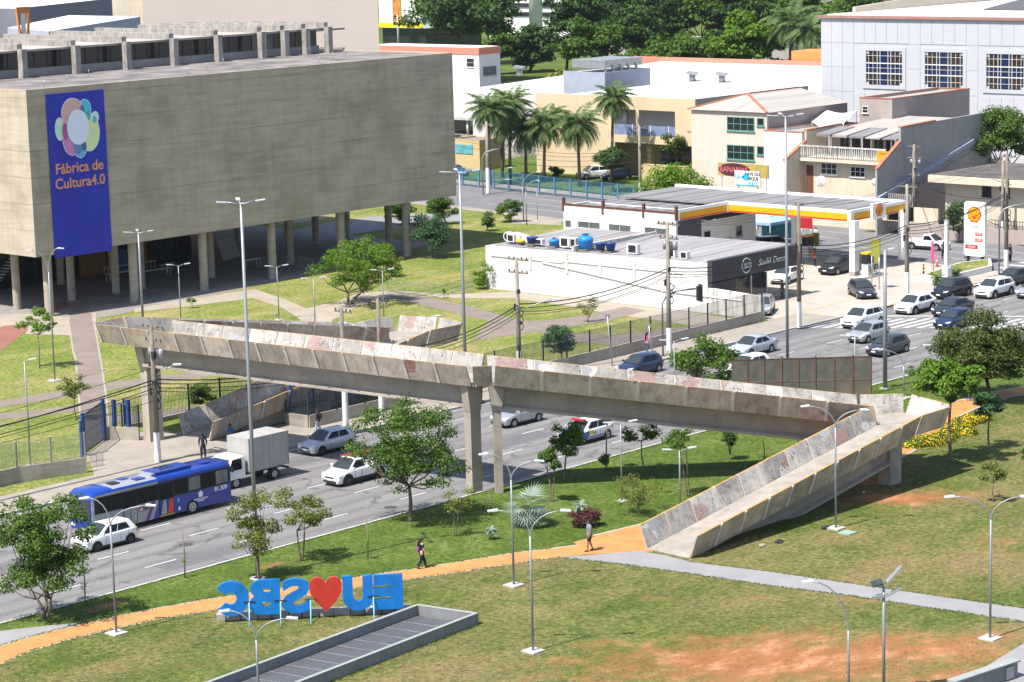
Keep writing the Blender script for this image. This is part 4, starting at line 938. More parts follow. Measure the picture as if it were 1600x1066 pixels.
# ------------------------------------------------------------------ site hoarding of shiny sheets beside the avenue
M('hoard_sheet', (0.30, 0.31, 0.31), .2, .75, var=.25, sc=1.2)
_hm = MATS['hoard_sheet']; _b = _hm.node_tree.nodes['Principled BSDF']; bump(_hm.node_tree, _b, noise(_hm.node_tree, None, .55, 2, .5), .55, .35)
hb = T('hoarding', 'rusty framed hoarding of shiny metal sheets between bridge and avenue', 'hoarding', (135, 100, 0))
hr = Vector((139.0, 96.4, 0)); hd = Vector((-.683, .73, 0)); hn = Vector((.73, .683, 0)); wd = [1.25, 1.25, 1.3, 1.15, 1.15, 1.2, 1.15, 1.15]
p = hr.copy()
for i, ww in enumerate(wd):
    q = p + hd * ww; a, b = p + hd * .04, q - hd * .04
    for z0_, z1_ in ((.2, 2.85), (2.93, 4.45)):
        MB().ext([a + Vector((0, 0, z0_)), b + Vector((0, 0, z0_)), b + Vector((0, 0, z1_)), a + Vector((0, 0, z1_))], hn * .03).build('sheet', _hm, hb)
    MB().bar(p + Vector((0, 0, 0)), p + Vector((0, 0, 4.6 if i % 2 else 4.47)), .09 if i % 2 else .05, .07).build('post', mm['rust_brown'], hb)
    p = q
for z in (.18, 2.89, 4.47): MB().bar(hr + Vector((0, 0, z)), p + Vector((0, 0, z)), .05, .05).build('rail', mm['rust_brown'], hb)

# ------------------------------------------------------------------ street lamps
LD = Vector((math.sin(AZ), -math.cos(AZ), 0))         # across the picture
def lamp_Y(label, base_px, yjun, heads, r=.052, z0=GZ, base=None, pad=True, group='curved two-arm park lamps'):
    """pole that forks into curved arms; heads are photo points of the lantern tips, taken in the plane of the pole"""
    b = G(*base_px, z0) if base is None else Vector(base); t = T('park_lamp', label, 'street lamp', b, 0, group); hj = HZ(b, yjun) - b.z
    p = MB(); p.tube([(0, 0, 0), (0, 0, hj * .6), (0, 0, hj)], [r * 1.25, r * 1.05, r * .9], 8); p.build('pole', mm['steel_grey'], t, False)
    if pad: MB().box(-.42, .42, -.42, .42, -.03, .07).build('base_pad', mm['kerb_white'], t, False)
    sc = PYs(b)
    for hx, hy in heads:
        ux = (hx - PXx(b, hj)) / sc; uz = HZ(b, hy) - b.z
        d = LD * (1 if ux > 0 else -1); L = abs(ux)
        pts = [Vector((0, 0, hj)) + d * L * (1 - math.cos(s * math.pi / 2)) * .96 + Vector((0, 0, (uz - hj) * math.sin(s * math.pi / 2))) for s in (0, .18, .36, .54, .72, .88, 1)]
        MB().tube([(0, 0, hj - .3)] + pts, [r * .85, r * .8] + [r * .65] * 6, 7).build('arm', mm['steel_grey'], t, False)
        e = pts[-1]; an = math.atan2(d.y, d.x)
        m = MB(); m.ob(e + d * .22 + Vector((0, 0, .02)), (.52, .2, .07), (0, R(4), an)); m.ob(e + d * .12 + Vector((0, 0, .07)), (.22, .12, .05), (0, R(4), an)); m.build('lantern', mm['led_white'], t, False)
    return t
def PYs(b): return F_PX / float((np.array(b) - _C) @ _fw)
def PXx(b, h):
    v = np.array([b[0], b[1], b[2] + h]) - _C; return CX + F_PX * float(v @ _X) / float(v @ _fw)
lamp_Y('two-arm curved lamp on a square pad in the centre foreground lawn', (833, 1018), 838, [(777, 797), (879, 800)])
lamp_Y('two-arm curved lamp beside the white hatchback, at the path edge', (182, 990), 822, [(140, 778), (232, 792)])
lamp_Y('two-arm curved lamp at the path between the bridge pillar and fan palm', (803, 915), 750, [(762, 709), (838, 722)])
lamp_Y('two-arm curved lamp at the right edge on the patchy lawn', (1547, 998), 812, [(1489, 775), (1596, 778)])
lamp_Y('two-arm curved lamp in front of the near ramp', (1306, 826), 668, [(1263, 634), (1346, 642)])
lamp_Y('two-arm curved lamp in front of the blue letters beside the trough', (406, 1095), 1000, [(359, 954), (452, 968)], base=G(405, 1100, GZ))
lamp_Y('two-arm curved lamp at the avenue verge right of the hoarding', (1412, 622), 572, [(1372, 545), (1444, 541)])
lamp_Y('tall two-arm lamp in the left lawn before the concrete building', (86, 595), 425, [(51, 391), (93, 389)])
lamp_Y('single curved lamp at the bottom right of the bare earth', (1326, 1090), 985, [(1268, 908)], base=G(1326, 1100, GZ))
for lb, bp, yj, hd_ in (('two-arm curved lamp behind the cross street by the blue fence', (818, 345), 292, [(800, 262), (840, 270)]), ('left two-arm lamp on the lawn before the cross street', (823, 352), 300, [(795, 280), (838, 283)])):
    lamp_Y(lb, bp, yj, hd_, pad=False)
def lamp_T(label, base_px, ytop, n=2, r=.042, arm=.5, z0=GZ, base=None, group='straight park lamps with flat heads', h=None):
    b = G(*base_px, z0) if base is None else Vector(base); t = T('flat_head_lamp', label, 'street lamp', b, 0, group); h = h or HZ(b, ytop) - b.z
    MB().tube([(0, 0, 0), (0, 0, h * .5), (0, 0, h)], [r * 1.3, r * 1.1, r * .85], 8).build('pole', mm['steel_grey'], t, False)
    for k_ in range(n):
        an = math.atan2(LD.y, LD.x) + math.pi * 2 * k_ / n + .25; d = Vector((math.cos(an), math.sin(an), 0))
        MB().tube([(0, 0, h - .08), d * arm * .5 + Vector((0, 0, h + .02)), d * arm + Vector((0, 0, h + .1))], r * .5, 6).build('arm', mm['steel_grey'], t, False)
        MB().ob(d * (arm + .28) + Vector((0, 0, h + .12)), (.52, .2, .06), (0, R(-6), an)).build('lantern', mm['led_white'], t, False)
    MB().box(-.3, .3, -.3, .3, -.02, .05).build('base_pad', mm['kerb_white'], t, False)
    return t
lamp_T('small double flat-head lamp on the green verge before the ramp', (1063, 795), 704)
lamp_T('double flat-head lamp on the verge between thin saplings', (972, 783), 662)
lamp_T('double flat-head lamp rising behind the near ramp', (1247, 700), 638)
lamp_T('double flat-head lamp on the lawn left of the big tree', (436, 500), 417)
lamp_T('double flat-head lamp behind the left bridge landing', (283, 505), 415)
lamp_T('double flat-head lamp on the lawn path behind the bridge', (493, 520), 436)
lamp_T('double flat-head lamp in front of the big lawn tree', (600, 500), 423)
lamp_T('double flat-head lamp beside the sparse verge tree', (402, 905), 797)
lamp_T('double flat-head lamp before the dark olive tree', (1514, 625), 532)
lamp_T('small flat-head lamp standing by the hoarding', (1336, 650), 526)
lamp_T('slim lamp with a square head in the left lawn near the gate', (48, 728), 565, 1, .05, .25)
lamp_T('double flat-head lamp on the grass verge at the avenue, centre', (1065, 615), 533, base=G(1055, 650, GZ))
lamp_T('four-headed lamp post before the shaded undercroft', (224, 512), 364, 4, .09, .75, group='tall multi-head road lamps')
lamp_T('very tall multi-head lamp mast at the avenue verge left of the bridge', (403, 903), 318, 4, .09, .75, group='tall multi-head road lamps')
lamp_T('tall multi-head lamp mast beside the hoarding', (1232, 641), 180, 4, .09, .75, base=(137.4, 102.3, GZ), group='tall multi-head road lamps', h=20.6)
lamp_T('tall multi-head lamp mast behind the middle of the bridge', (728, 630), 270, 4, .10, .9, base=G(729, 632, GZ), group='tall multi-head road lamps')
lamp_T('lamp post with a square plate at the verge by the dark grey hatchback', (1383, 607), 392, 1, .13, .2, group='tall multi-head road lamps')
lamp_T('far lamp beyond the cross street lawn, near the shrubs', (840, 345), 300, 1)
lamp_T('far street lamp among the background trees', (982, 93), 38, 2, .14, 1.2, group='far lamps')
# solar lamp in the foreground
b = G(1381, 1090, GZ); sl = T('solar_lamp', 'solar lamp with tilted panels on a straight post, bottom right', 'street lamp', b); h = HZ(b, 915) - b.z
MB().tube([(0, 0, 0), (0, 0, h)], [.075, .06], 8).build('pole', mm['steel_grey'], sl, False)
PV = M('solar_cell', (0.03, 0.045, 0.05), .3, var=.2)
MB().ob(LD * -.3 + Vector((0, 0, h + .12)), (.5, .42, .05), (R(20), R(-15), math.atan2(LD.y, LD.x))).build('solar_panel', PV, sl, False)
MB().ob(LD * .45 + Vector((0, 0, h + .5)), (.95, .42, .05), (0, R(-48), math.atan2(LD.y, LD.x))).build('solar_panel', mm['galvan'], sl, False)
MB().ob(LD * -.25 + Vector((0, 0, h - .5)), (.5, .26, .14), (0, R(-10), math.atan2(LD.y, LD.x))).build('lantern', mm['galvan'], sl, False)
MB().ob(LD * .4 + Vector((0, 0, h - .32)), (.85, .26, .06), (0, R(-28), math.atan2(LD.y, LD.x))).build('lantern', mm['galvan'], sl, False)
for s_ in (-1, 1): MB().bar((0, 0, h - .15), LD * (.25 * s_) + Vector((0, 0, h + .2)), .04, .04).build('bracket', mm['steel_grey'], sl, False)

# ------------------------------------------------------------------ utility poles and cables
POLES = {}
def pole(key, label, base, h, r=.16, white=2.3, arms=((.25, 2.4, 0),), mat='pole_concrete', lamp=None, trafo=False, group='utility poles', clutter=0):
    b = Vector(base); t = T('utility_pole', label, 'utility pole', b, 0, group); POLES[key] = (b, h)
    MB().tube([(0, 0, 0), (0, 0, h * .5), (0, 0, h)], [r * 1.3, r * 1.05, r * .75], 9).build('shaft', mm[mat], t, False)
    if white: MB().cyl((0, 0, 0), (0, 0, white), r * 1.33, r * 1.26, n=10, caps=False).build('painted_base', mm['pole_white'], t, False)
    for dz, L, an in arms:
        d = Vector((math.cos(an + R(90)), math.sin(an + R(90)), 0)); z = h - dz
        a = MB().bar(d * (-L / 2) + Vector((0, 0, z)) + Vector((.13, 0, 0)), d * (L / 2) + Vector((.13, 0, z)), .1, .12).build('cross_arm', mm['wood_pole'], t, False)
        for u in (-.45, -.2, .2, .45):
            m = MB(); m.lathe([(.0, 0), (.06, .01), (.045, .08), (.07, .1), (.04, .17), (0, .18)], d * (L * u) + Vector((.13, 0, z + .06)), 8); m.build('insulator', mm['ceramic'], a, False)
    if trafo:
        for s_ in (-1, 0, 1):
            m = MB(); m.lathe([(0, 0), (.2, 0), (.2, .55), (.12, .62), (0, .64)], (.3, s_ * .5, h - 2.2), 10); m.build('transformer', mm['galvan'], t, False)
    for k_ in range(clutter):
        z = h * (.45 + .4 * k_ / max(1, clutter)); MB().ob((.12 * math.cos(k_ * 2.1), .2 * math.sin(k_ * 2.1), z), (.22, .26, .3 + .2 * (k_ % 2)), (0, 0, k_)).build('junction_box', mm['black_metal'], t, False)
    if clutter:
        for k_ in range(3):
            m = MB(); m.tube([(.22, .32 * math.cos(a), h * .42 + k_ * .5 + .32 * math.sin(a)) for a in np.linspace(0, 2 * math.pi, 14)], .035, 5); m.build('cable_coil', mm['cable'], t, False)
    if lamp:
        d = LD * lamp[0]; m = MB(); m.tube([(0, 0, lamp[1]), d * .6 + Vector((0, 0, lamp[1] + .55)), d + Vector((0, 0, lamp[1] + .8))], .035, 6); m.build('lamp_arm', mm['galvan'], t, False)
        MB().ob(d * 1.12 + Vector((0, 0, lamp[1] + .82)), (.55, .24, .1), (0, 0, math.atan2(d.y, d.x))).build('lantern', mm['led_white'], t, False)
    return t
def base_h(px, py, ytop, z0=GZ):
    b = G(px, py, z0); return b, HZ(b, ytop) - b.z
b, h = base_h(247, 722, 508); pole('A', 'cluttered utility pole with switches and cable coils in front of the bridge pillar', b, h, .17, 2.0, ((.25, 2.2, 0), (1.1, 1.6, 0)), 'wood_pole', trafo=True, clutter=6, lamp=(1.4, h * .62))
b, h = base_h(541, 678, 482); pole('B', 'white-footed pole under the bridge, behind the silver hatchback', b, h, .16, 5.0, ((.25, 1.6, 0),), 'wood_pole')
b, h = base_h(597, 660, 467); pole('C', 'thin pole with a lamp arm behind the bridge deck', b, h, .15, 4.6, ((.25, 1.5, 0),), 'wood_pole', lamp=(-2.2, h * .72))
b, h = base_h(812, 588, 402); pole('D', 'concrete utility pole with two cross arms behind the bridge', b, h, .16, 2.0, ((.2, 2.0, 0), (1.2, 2.0, 0)), lamp=(2.6, h * .55), clutter=3)
b, h = base_h(1046, 557, 347); pole('E', 'utility pole with cross arms in front of the white shop wall', b, h, .17, 2.3, ((.2, 2.2, 0), (1.3, 1.8, 0)), trafo=True, clutter=4, lamp=(1.3, h * .48))
b, h = base_h(1249, 512, 316); pole('F', 'utility pole with a white foot beside the forecourt entrance', b, h, .16, 2.2, ((.3, .8, 0),), 'wood_pole', clutter=2)
b, h = base_h(1417, 467, 288); pole('G', 'utility pole with traffic lights before the filling station', b, h, .17, 2.4, ((.2, 2.0, 0),), 'pole_concrete', clutter=5)
b, h = base_h(1428, 361, 226); pole('H', 'pole with three cross arms across the side street', b, h, .18, 2.4, ((.2, 1.6, 0), (1.4, 1.8, 0), (3.2, 1.4, 0)), trafo=True, clutter=3)
b, h = base_h(1572, 428, 240); pole('I', 'leaning utility pole at the crossing near the price totem', b, h, .17, 2.3, ((.3, 1.8, 0),), 'wood_pole', clutter=4)
b, h = base_h(1566, 378, 250); pole('J', 'pole in front of the ficus house across the street', b, h, .16, 2.2, ((.2, 1.6, 0),), clutter=2)
b, h = base_h(763, 302, 190); pole('K', 'white-footed pole by the blue fence and palms', b, h, .2, 3.2, ((.4, 2.2, 0),))
b, h = base_h(1001, 318, 196); pole('L', 'pole with double cross arms before the yellow school', b, h, .18, 2.5, ((.3, 2.2, 0), (2.0, 2.0, 0)), clutter=3)
b, h = base_h(1085, 312, 205); pole('M', 'pole at the left corner of the beige two-storey building', b, h, .17, 0, ((.2, 2.0, 0),))
b, h = base_h(1205, 330, 213); pole('N', 'pole in front of the white wall beside the balcony house', b, h, .17, 0, ((.2, 2.2, 0),), clutter=3)
b, h = base_h(1354, 345, 205); pole('O', 'pole with a pale transformer before the balcony house', b, h, .17, 0, ((.3, 1.4, 0),), clutter=1)
def span(label, k0, k1, wires, r=.028, sag=.5, mat='cable'):
    (b0, h0), (b1, h1) = [POLES[k] if isinstance(k, str) else k for k in (k0, k1)]; b0, b1 = Vector(b0), Vector(b1)
    t = T('cable_span', label, 'cables', b0 + Vector((0, 0, h0 * .6)), 0, 'overhead cables between the poles')
    for dz, off, rr in wires:
        a = b0 + Vector((.15, off, h0 - dz)); c = b1 + Vector((.15, off, h1 - dz)); sg = sag * random.uniform(.8, 1.3)
        MB().tube([a.lerp(c, u) - Vector((0, 0, sg * 4 * u * (1 - u))) for u in np.linspace(0, 1, 13)], r * rr, 5).build('cable', mm[mat], t)
LOW = [(3.6, 0, 1.6), (3.9, .1, 1.2), (4.15, -.1, 1.0), (4.4, 0, .8)]; TOP = [(.1, -.9, .45), (.1, .2, .45), (.1, .9, .45)]
far0 = (Vector((60, 125.5, GZ)), POLES['A'][1])
span('bundle of low black cables sagging over the left lawn fence', far0, 'A', LOW + [(5.0, 0, .7), (2.9, .3, .6)], sag=.9)
span('cables between the cluttered pole and the pole under the bridge', 'A', 'B', LOW, sag=.4)
span('cables between the two poles under the bridge', 'B', 'C', LOW, sag=.3)
span('cables crossing behind the bridge deck to the concrete pole', 'C', 'D', LOW + TOP, sag=.7)
span('thick cable bundle over the lawn towards the white shop wall', 'D', 'E', LOW + TOP, sag=.8)
span('cables from the shop-wall pole to the forecourt pole', 'E', 'F', LOW + TOP, sag=.6)
span('cables over the forecourt to the traffic-light pole', 'F', 'G', LOW + TOP, sag=.6)
span('cables from the traffic-light pole past the price totem', 'G', 'I', LOW + TOP, sag=.6)
span('pale wires strung in front of the palms', 'K', 'L', [(2.6, -.8, .7), (3.0, -.3, .7), (3.6, .3, .7), (4.3, .8, .9)], .035, .9)
span('wires between the school pole and the beige building', 'L', 'M', [(3.0, -.5, .7), (3.6, .3, .7), (4.3, .8, .9)], .03, .5)
span('wires along the side street before the beige building', 'M', 'N', [(3.4, -.5, .7), (4.0, .3, .9)], .03, .5)
span('wires before the balcony house', 'N', 'O', [(3.4, -.5, .7), (4.0, .3, .9), (4.6, 0, .8)], .03, .5)
span('wires from the balcony house to the triple-arm pole', 'O', 'H', [(3.4, -.5, .7), (4.0, .3, .9), (.4, .6, .6)], .03, .5)
span('wires from the triple-arm pole past the ficus', 'H', 'J', [(1.4, -.5, .7), (4.0, .3, .9), (.4, .6, .6)], .03, .6)
span('wires over the cross street from the forecourt pole', 'G', 'H', [(.6, 0, .8), (3.4, .1, 1.0), (3.8, 0, .8)], .028, .4)
span('wires running left from the palm pole behind the concrete building', (Vector((252, 262, 0)), POLES['K'][1]), 'K', [(2.6, -.8, .7), (3.0, -.3, .7), (3.6, .3, .7)], .035, .6)
# traffic signals
def signal(label, bpx, ytop, reach, hp, heads=1, dirn=None):
    b = G(*bpx, GZ); h = HZ(b, ytop) - b.z; t = T('traffic_signal', label, 'traffic signal', b); d = dirn or LD
    MB().tube([(0, 0, 0), (0, 0, h - 1), Vector((0, 0, h - .3)) + d * .4, Vector((0, 0, h)) + d * 1.3, Vector((0, 0, h + .15)) + d * reach], .075, 8).build('mast', mm['steel_grey'], t, False)
    for k_ in range(heads):
        c = d * (reach - k_ * .45) + Vector((0, 0, h - .25)); m = MB(); m.ob(c, (.32, .34, 1.15), (0, 0, R(-20))); m.build('signal_head', mm['black_metal'], t, False)
        MB().ob(c + Vector((.2, 0, 0)), (.03, .6, 1.4), (0, 0, R(-20))).build('backboard', mm['black_metal'], t, False)
signal('signal mast with its dark head before the white shop wall', (1036, 556), 455, 2.9, 0)
signal('signal mast arching over the crossing at the right edge', (1561, 432), 322, 2.8, 0)
signal('grey signal mast with a dark head by the palms', (755, 305), 235, 2.4, 0, dirn=LD)
for lb, px_, py_, hh in (('small pole sign at the pavement beside the wire fence', 957, 572, 3.9), ('thin grey sign post leaning by the fence', 1021, 560, 2.6)):
    b = G(px_, py_, GZ); t = T('sign_post', lb, 'post', b); MB().tube([(0, 0, 0), (-.25, .2, hh)], .05, 7).build('shaft', mm['galvan'], t, False); MB().ob((-.25, .2, hh), (.4, .06, .3), (0, 0, R(-40))).build('plate', mm['galvan'], t, False)
for lb, bp, yt in (('thin wooden stake on the verge left of the sparse trees', (289, 903), 827), ('thin wooden stake on the verge near the blue letters', (575, 874), 809), ('wooden stake in the verge left of the avenue tree', (133, 942), 868), ('paired stakes behind the near ramp', (1194, 727), 690), ('thin stake by the fan palm', (766, 806), 770)):
    b = G(*bp, GZ); t = T('tree_stake', lb, 'stake', b); h = HZ(b, yt) - b.z
    MB().tube([(0, 0, 0), (.05, 0, h * .5), (0, .04, h)], .035, 6).build('stick', mm['wood_pole'], t, False)
    rs = np.random.RandomState(int(bp[0])); n = 30; link('leaf_tuft', _leafmesh('leaf_tuft', rs.normal(size=(n, 3)) * .12 + np.array([0, 0, h * .35]), np.tile([0, 0, 1.0], (n, 1)), np.full(n, .14), np.full(n, .08), mm['leaf_bright'], rs), t, False)

# ------------------------------------------------------------------ vehicles
M('tyre', (0.018, 0.018, 0.019), .85, var=.2); M('trim_black', (0.02, 0.021, 0.023), .55, var=.15); M('rim_silver', (0.45, 0.46, 0.47), .35, .6, var=.1); M('rim_dark', (0.06, 0.06, 0.065), .4, .3, var=.1)
M('lamp_clear', (0.62, 0.65, 0.68), .15, .2, var=.05, spec=.6); M('lamp_red', (0.42, 0.015, 0.015), .25, var=.05, spec=.5); M('plate_white', (0.72, 0.72, 0.72), .5, var=.05)
def paint(name, c, metal=0.0):
    if name in MATS: return MATS[name]
    m, nt, b, P = base(name, .28, metal, .5); b.inputs['Coat Weight'].default_value = .5; b.inputs['Coat Roughness'].default_value = .06
    nt.links.new(ramp(nt, noise(nt, P, 2.5, 4, .6), [(.3, tuple(x * .9 for x in c)), (.7, c)]), b.inputs['Base Color']); return m
CARGLASS = base('car_glass', .1, 0, .2)[0]; CARGLASS.node_tree.nodes['Principled BSDF'].inputs['Base Color'].default_value = (.01, .012, .014, 1)
SHIELD = base('windscreen', .05, 0, .6)[0]; SHIELD.node_tree.nodes['Principled BSDF'].inputs['Base Color'].default_value = (.03, .038, .042, 1)
TYPES = dict(  # L, W, H, belt, wheelbase, front overhang, wheel r, screen base, screen top, roof end, rear glass base (distance from nose / tail), tail height
    hatch=(3.95, 1.70, 1.49, .95, 2.5, .80, .30, 1.02, 1.78, .46, .10, .98), sedan=(4.4, 1.74, 1.47, .94, 2.6, .85, .31, 1.08, 1.85, 1.22, .52, 1.0), suv=(4.35, 1.80, 1.64, 1.06, 2.64, .88, .34, 1.02, 1.72, .52, .10, 1.08),
    coupe_suv=(4.3, 1.78, 1.55, 1.0, 2.6, .86, .33, 1.02, 1.74, .80, .10, 1.06), wagon=(4.5, 1.76, 1.5, .95, 2.65, .86, .31, 1.1, 1.85, .42, .12, .98), pickup=(4.5, 1.74, 1.58, 1.0, 2.75, .82, .32, 1.0, 1.7, 2.15, 1.95, 1.02), van=(3.9, 1.7, 1.75, 1.02, 2.5, .78, .31, .85, 1.55, .2, .06, 1.05))
def loft(m, sts, mat=0):
    """sts: (x, halfwidth, ztop, zbot)"""
    prof = lambda w, zt, zb: [(0, zt + .025), (w * .55, zt + .018), (w * .86, zt - .005), (w * .965, zt - .06), (w, zt - .20), (w * 1.005, (zt + zb) / 2), (w * .985, zb + .10), (w * .9, zb), (0, zb)]
    rows = []
    for x, w, zt, zb in sts:
        p = prof(w, zt, zb); rows.append([(x, y, z) for y, z in p] + [(x, -y, z) for y, z in p[-2:0:-1]])
    n = len(rows[0]); v = sum(rows, []); f = [(i * n + j, i * n + (j + 1) % n, (i + 1) * n + (j + 1) % n, (i + 1) * n + j) for i in range(len(rows) - 1) for j in range(n)]
    m.add(v, f + [list(range(n))[::-1], list(range((len(rows) - 1) * n, len(rows) * n))], mat, True)
def smooth(o, ang=38):
    try: o.data.set_sharp_from_angle(angle=R(ang))
    except Exception: pass
    return o
def fixn(me):
    bm = bmesh.new(); bm.from_mesh(me); bmesh.ops.recalc_face_normals(bm, faces=bm.faces); bm.to_mesh(me); bm.free()
def quadpane(name, q, u0, u1, v0, v1, mat, parent, off=.012, dims=None):
    q = [Vector(p) for p in q]
    def pt(u, v): return (q[0].lerp(q[1], u)).lerp(q[3].lerp(q[2], u), v)
    n = (q[1] - q[0]).cross(q[3] - q[0]).normalized(); c = sum(q, Vector()) / 4
    if n.dot(Vector((c.x, c.y * 3, c.z - .7))) < 0: n = -n
    P = [pt(u0, v0), pt(u1, v0), pt(u1, v1), pt(u0, v1)] if dims is None else [pt(a, b) for a, b in dims]
    P = [p + n * off for p in P]; m = MB(); m.ext(P, -n * .02); return m.build(name, mat, parent, False)
def wheels(t, xs, hw, rw, rim='rim_silver', tw=.2):
    for x in xs:
        for s_ in (-1, 1):
            MB().cyl((x, s_ * (hw - .26), rw + .01), (x, s_ * (hw + .004), rw + .01), rw + .075, n=18).build('wheel_arch', mm['trim_black'], t, False)
            w = MB().cyl((x, s_ * (hw - tw), rw), (x, s_ * (hw + .016), rw), rw, n=18).build('wheel', mm['tyre'], t, False)
            m = MB(); m.cyl((x, s_ * (hw - .05), rw), (x, s_ * (hw + .022), rw), rw * .64, n=14); m.build('rim', mm[rim], w, False)
            m = MB()
            for k_ in range(5):
                a = 2 * math.pi * k_ / 5 + .4; m.ob((x + math.cos(a) * rw * .36, s_ * (hw + .023), rw + math.sin(a) * rw * .36), (rw * .2, .008, rw * .2), (0, -a, 0))
            m.build('rim_opening', mm['trim_black'], w, False)
def car(label, kind, colour, loc, rz=math.pi, group='cars on the avenue', clad=False, rails=False, rim='rim_silver', ladder=False, name=None, scale=1.0, roof=None):
    L, Wd, Ht, bz, wb, fo, rw, sb, st, re, rb, tz = TYPES[kind]; hw = Wd / 2; nx = L / 2
    t = T(name or {'hatch': 'hatchback_car', 'sedan': 'sedan_car', 'suv': 'sport_utility_car', 'coupe_suv': 'crossover_car', 'wagon': 'estate_car', 'pickup': 'pickup_truck', 'van': 'van'}[kind], label, 'car' if kind not in ('pickup', 'van') else kind, (loc[0], loc[1], loc[2] if len(loc) > 2 else 0.0), rz, group)
    t.scale = (scale,) * 3
    m = MB(); k = bz / .95
    sts = [(nx, hw * .80, .60 * k, .30), (nx - .05, hw * .88, .66 * k, .22), (nx - .22, hw * .95, .735 * k, .2), (nx - .55, hw * .99, .82 * k, .2), (nx - sb, hw, .93 * k, .2), (0, hw, bz + .01, .2)]
    if kind == 'sedan': sts += [(-nx + rb + .3, hw, bz + .03, .2), (-nx + .45, hw * .98, tz + .02, .2), (-nx + .1, hw * .93, tz, .22), (-nx + .02, hw * .88, tz - .08, .3), (-nx, hw * .85, tz - .2, .34)]
    elif kind == 'pickup': sts += [(-nx + rb, hw, bz + .02, .2), (-nx + .12, hw * .98, tz, .24), (-nx, hw * .95, tz - .02, .3)]
    else: sts += [(-nx + .6, hw, bz + .03, .2), (-nx + .2, hw * .96, tz, .22), (-nx + .04, hw * .91, tz - .04, .28), (-nx, hw * .88, tz - .2, .34)]
    loft(m, sts)
    # greenhouse
    wB, wT = hw * .93, hw * .72; zB = bz - .02; b0, b1, r0, r1 = nx - sb + .04, nx - st, -nx + re, -nx + rb + .02
    zr = tz - .03 if kind != 'sedan' else tz - .01; zf = .92 * k
    c = .035
    rows = [[(b0, wB, zf), (b1, wT, Ht - .05), (r0, wT, Ht - .07), (r1, wB * .97, zr)], [(b0 + .03, wB * .6, zf + .01), (b1 - .03, wT * .6, Ht), (r0 + .04, wT * .6, Ht - .025), (r1 - .02, wB * .6, zr)]]
    v = rows[0] + rows[1] + [(x, -y, z) for x, y, z in rows[1]] + [(x, -y, z) for x, y, z in rows[0]]
    m.add(v, [(a * 4 + i, a * 4 + i + 1, a * 4 + i + 5, a * 4 + i + 4) for a in range(3) for i in range(3)] + [(0, 1, 2, 3), (12, 15, 14, 13)], 0, True)
    if kind == 'pickup':                                           # open load bed
        m.box(-nx + .1, -nx + rb - .12, -hw * .8, hw * .8, bz - .01, bz + .032, 1)
    me = m.mesh('body', [colour, mm['trim_black']]); fixn(me); o = link('body', me, t, False); smooth(o)
    ro = roof or colour
    for s_ in (1, -1):
        q = [(b0, s_ * wB, zf), (r1, s_ * wB * .97, zr), (r0, s_ * wT, Ht - .07), (b1, s_ * wT, Ht - .05)]
        def on(u, vv): return (u, vv)
        quadpane('side_window', q, 0, 0, 0, 0, CARGLASS, t, .012, [(.10, .10), (.47, .08), (.46, .86), (.12, .86)] if kind != 'pickup' else [(.12, .1), (.9, .1), (.86, .86), (.14, .86)])
        if kind != 'pickup':
            quadpane('side_window', q, 0, 0, 0, 0, CARGLASS, t, .012, [(.50, .08), (.84, .10), (.80, .84), (.49, .86)])
            if kind in ('suv', 'wagon', 'van'): quadpane('side_window', q, 0, 0, 0, 0, CARGLASS, t, .011, [(.865, .14), (.95, .2), (.90, .8), (.83, .82)])
        m = MB(); m.ob((b0 - .22, s_ * (hw + .09), zf + .1), (.12, .2, .14)); m.build('mirror', colour, t, False)
        # lights
        m = MB(); m.ext([(nx - .02, s_ * hw * .52, .60 * k), (nx - .10, s_ * hw * .90, .62 * k), (nx - .34, s_ * hw * .975, .75 * k), (nx - .09, s_ * hw * .56, .69 * k)], (.03, s_ * .03, .02)); m.build('headlight', mm['lamp_clear'], t, False)
        zt = tz - .1; m = MB(); m.ext([(-nx + .0, s_ * hw * .60, zt - .22), (-nx + .06, s_ * hw * .93, zt - .2), (-nx + .13, s_ * hw * .97, zt), (-nx + .03, s_ * hw * .64, zt)], (-.035, s_ * .015, 0)); m.build('taillight', mm['lamp_red'], t, False)
        MB().box(-wb / 2 - .1 + (nx - fo - wb / 2) + .35, wb / 2 + (nx - fo - wb / 2) - .35, min(s_ * (hw - .05), s_ * (hw + .006)), max(s_ * (hw - .05), s_ * (hw + .006)), .19, .30 if not clad else .42).build('sill', mm['trim_black'], t, False)
        dx = 0.02
        for xx in (b1 + .12, (b1 + r0) / 2 + .08):
            pass
    q = [(b0, wB, zf), (b0, -wB, zf), (b1, -wT, Ht - .05), (b1, wT, Ht - .05)]
    ws = MB(); ws.add([(b0 - .005, wB * .93, zf + .025), (b0 + .05, wB * .5, zf + .035), (b0 + .05, -wB * .5, zf + .035), (b0 - .005, -wB * .93, zf + .025), (b1 + .055, -wT * .95, Ht - .085), (b1 + .03, -wT * .5, Ht - .04), (b1 + .03, wT * .5, Ht - .04), (b1 + .055, wT * .95, Ht - .085)], [(0, 1, 6, 7), (1, 2, 5, 6), (2, 3, 4, 5)], 0, True)
    for i in range(8): ws.v[i] = (ws.v[i][0] + .018, ws.v[i][1], ws.v[i][2] + .022)
    ws.build('windscreen', SHIELD, t, False)
    q = [(r1 - .02, wB * .9, zr), (r1 - .02, -wB * .9, zr), (r0 + .02, -wT * .96, Ht - .06), (r0 + .02, wT * .96, Ht - .06)]
    m = MB(); P_ = [Vector(q[0]).lerp(Vector(q[3]), .12), Vector(q[1]).lerp(Vector(q[2]), .12), Vector(q[1]).lerp(Vector(q[2]), .9), Vector(q[0]).lerp(Vector(q[3]), .9)]
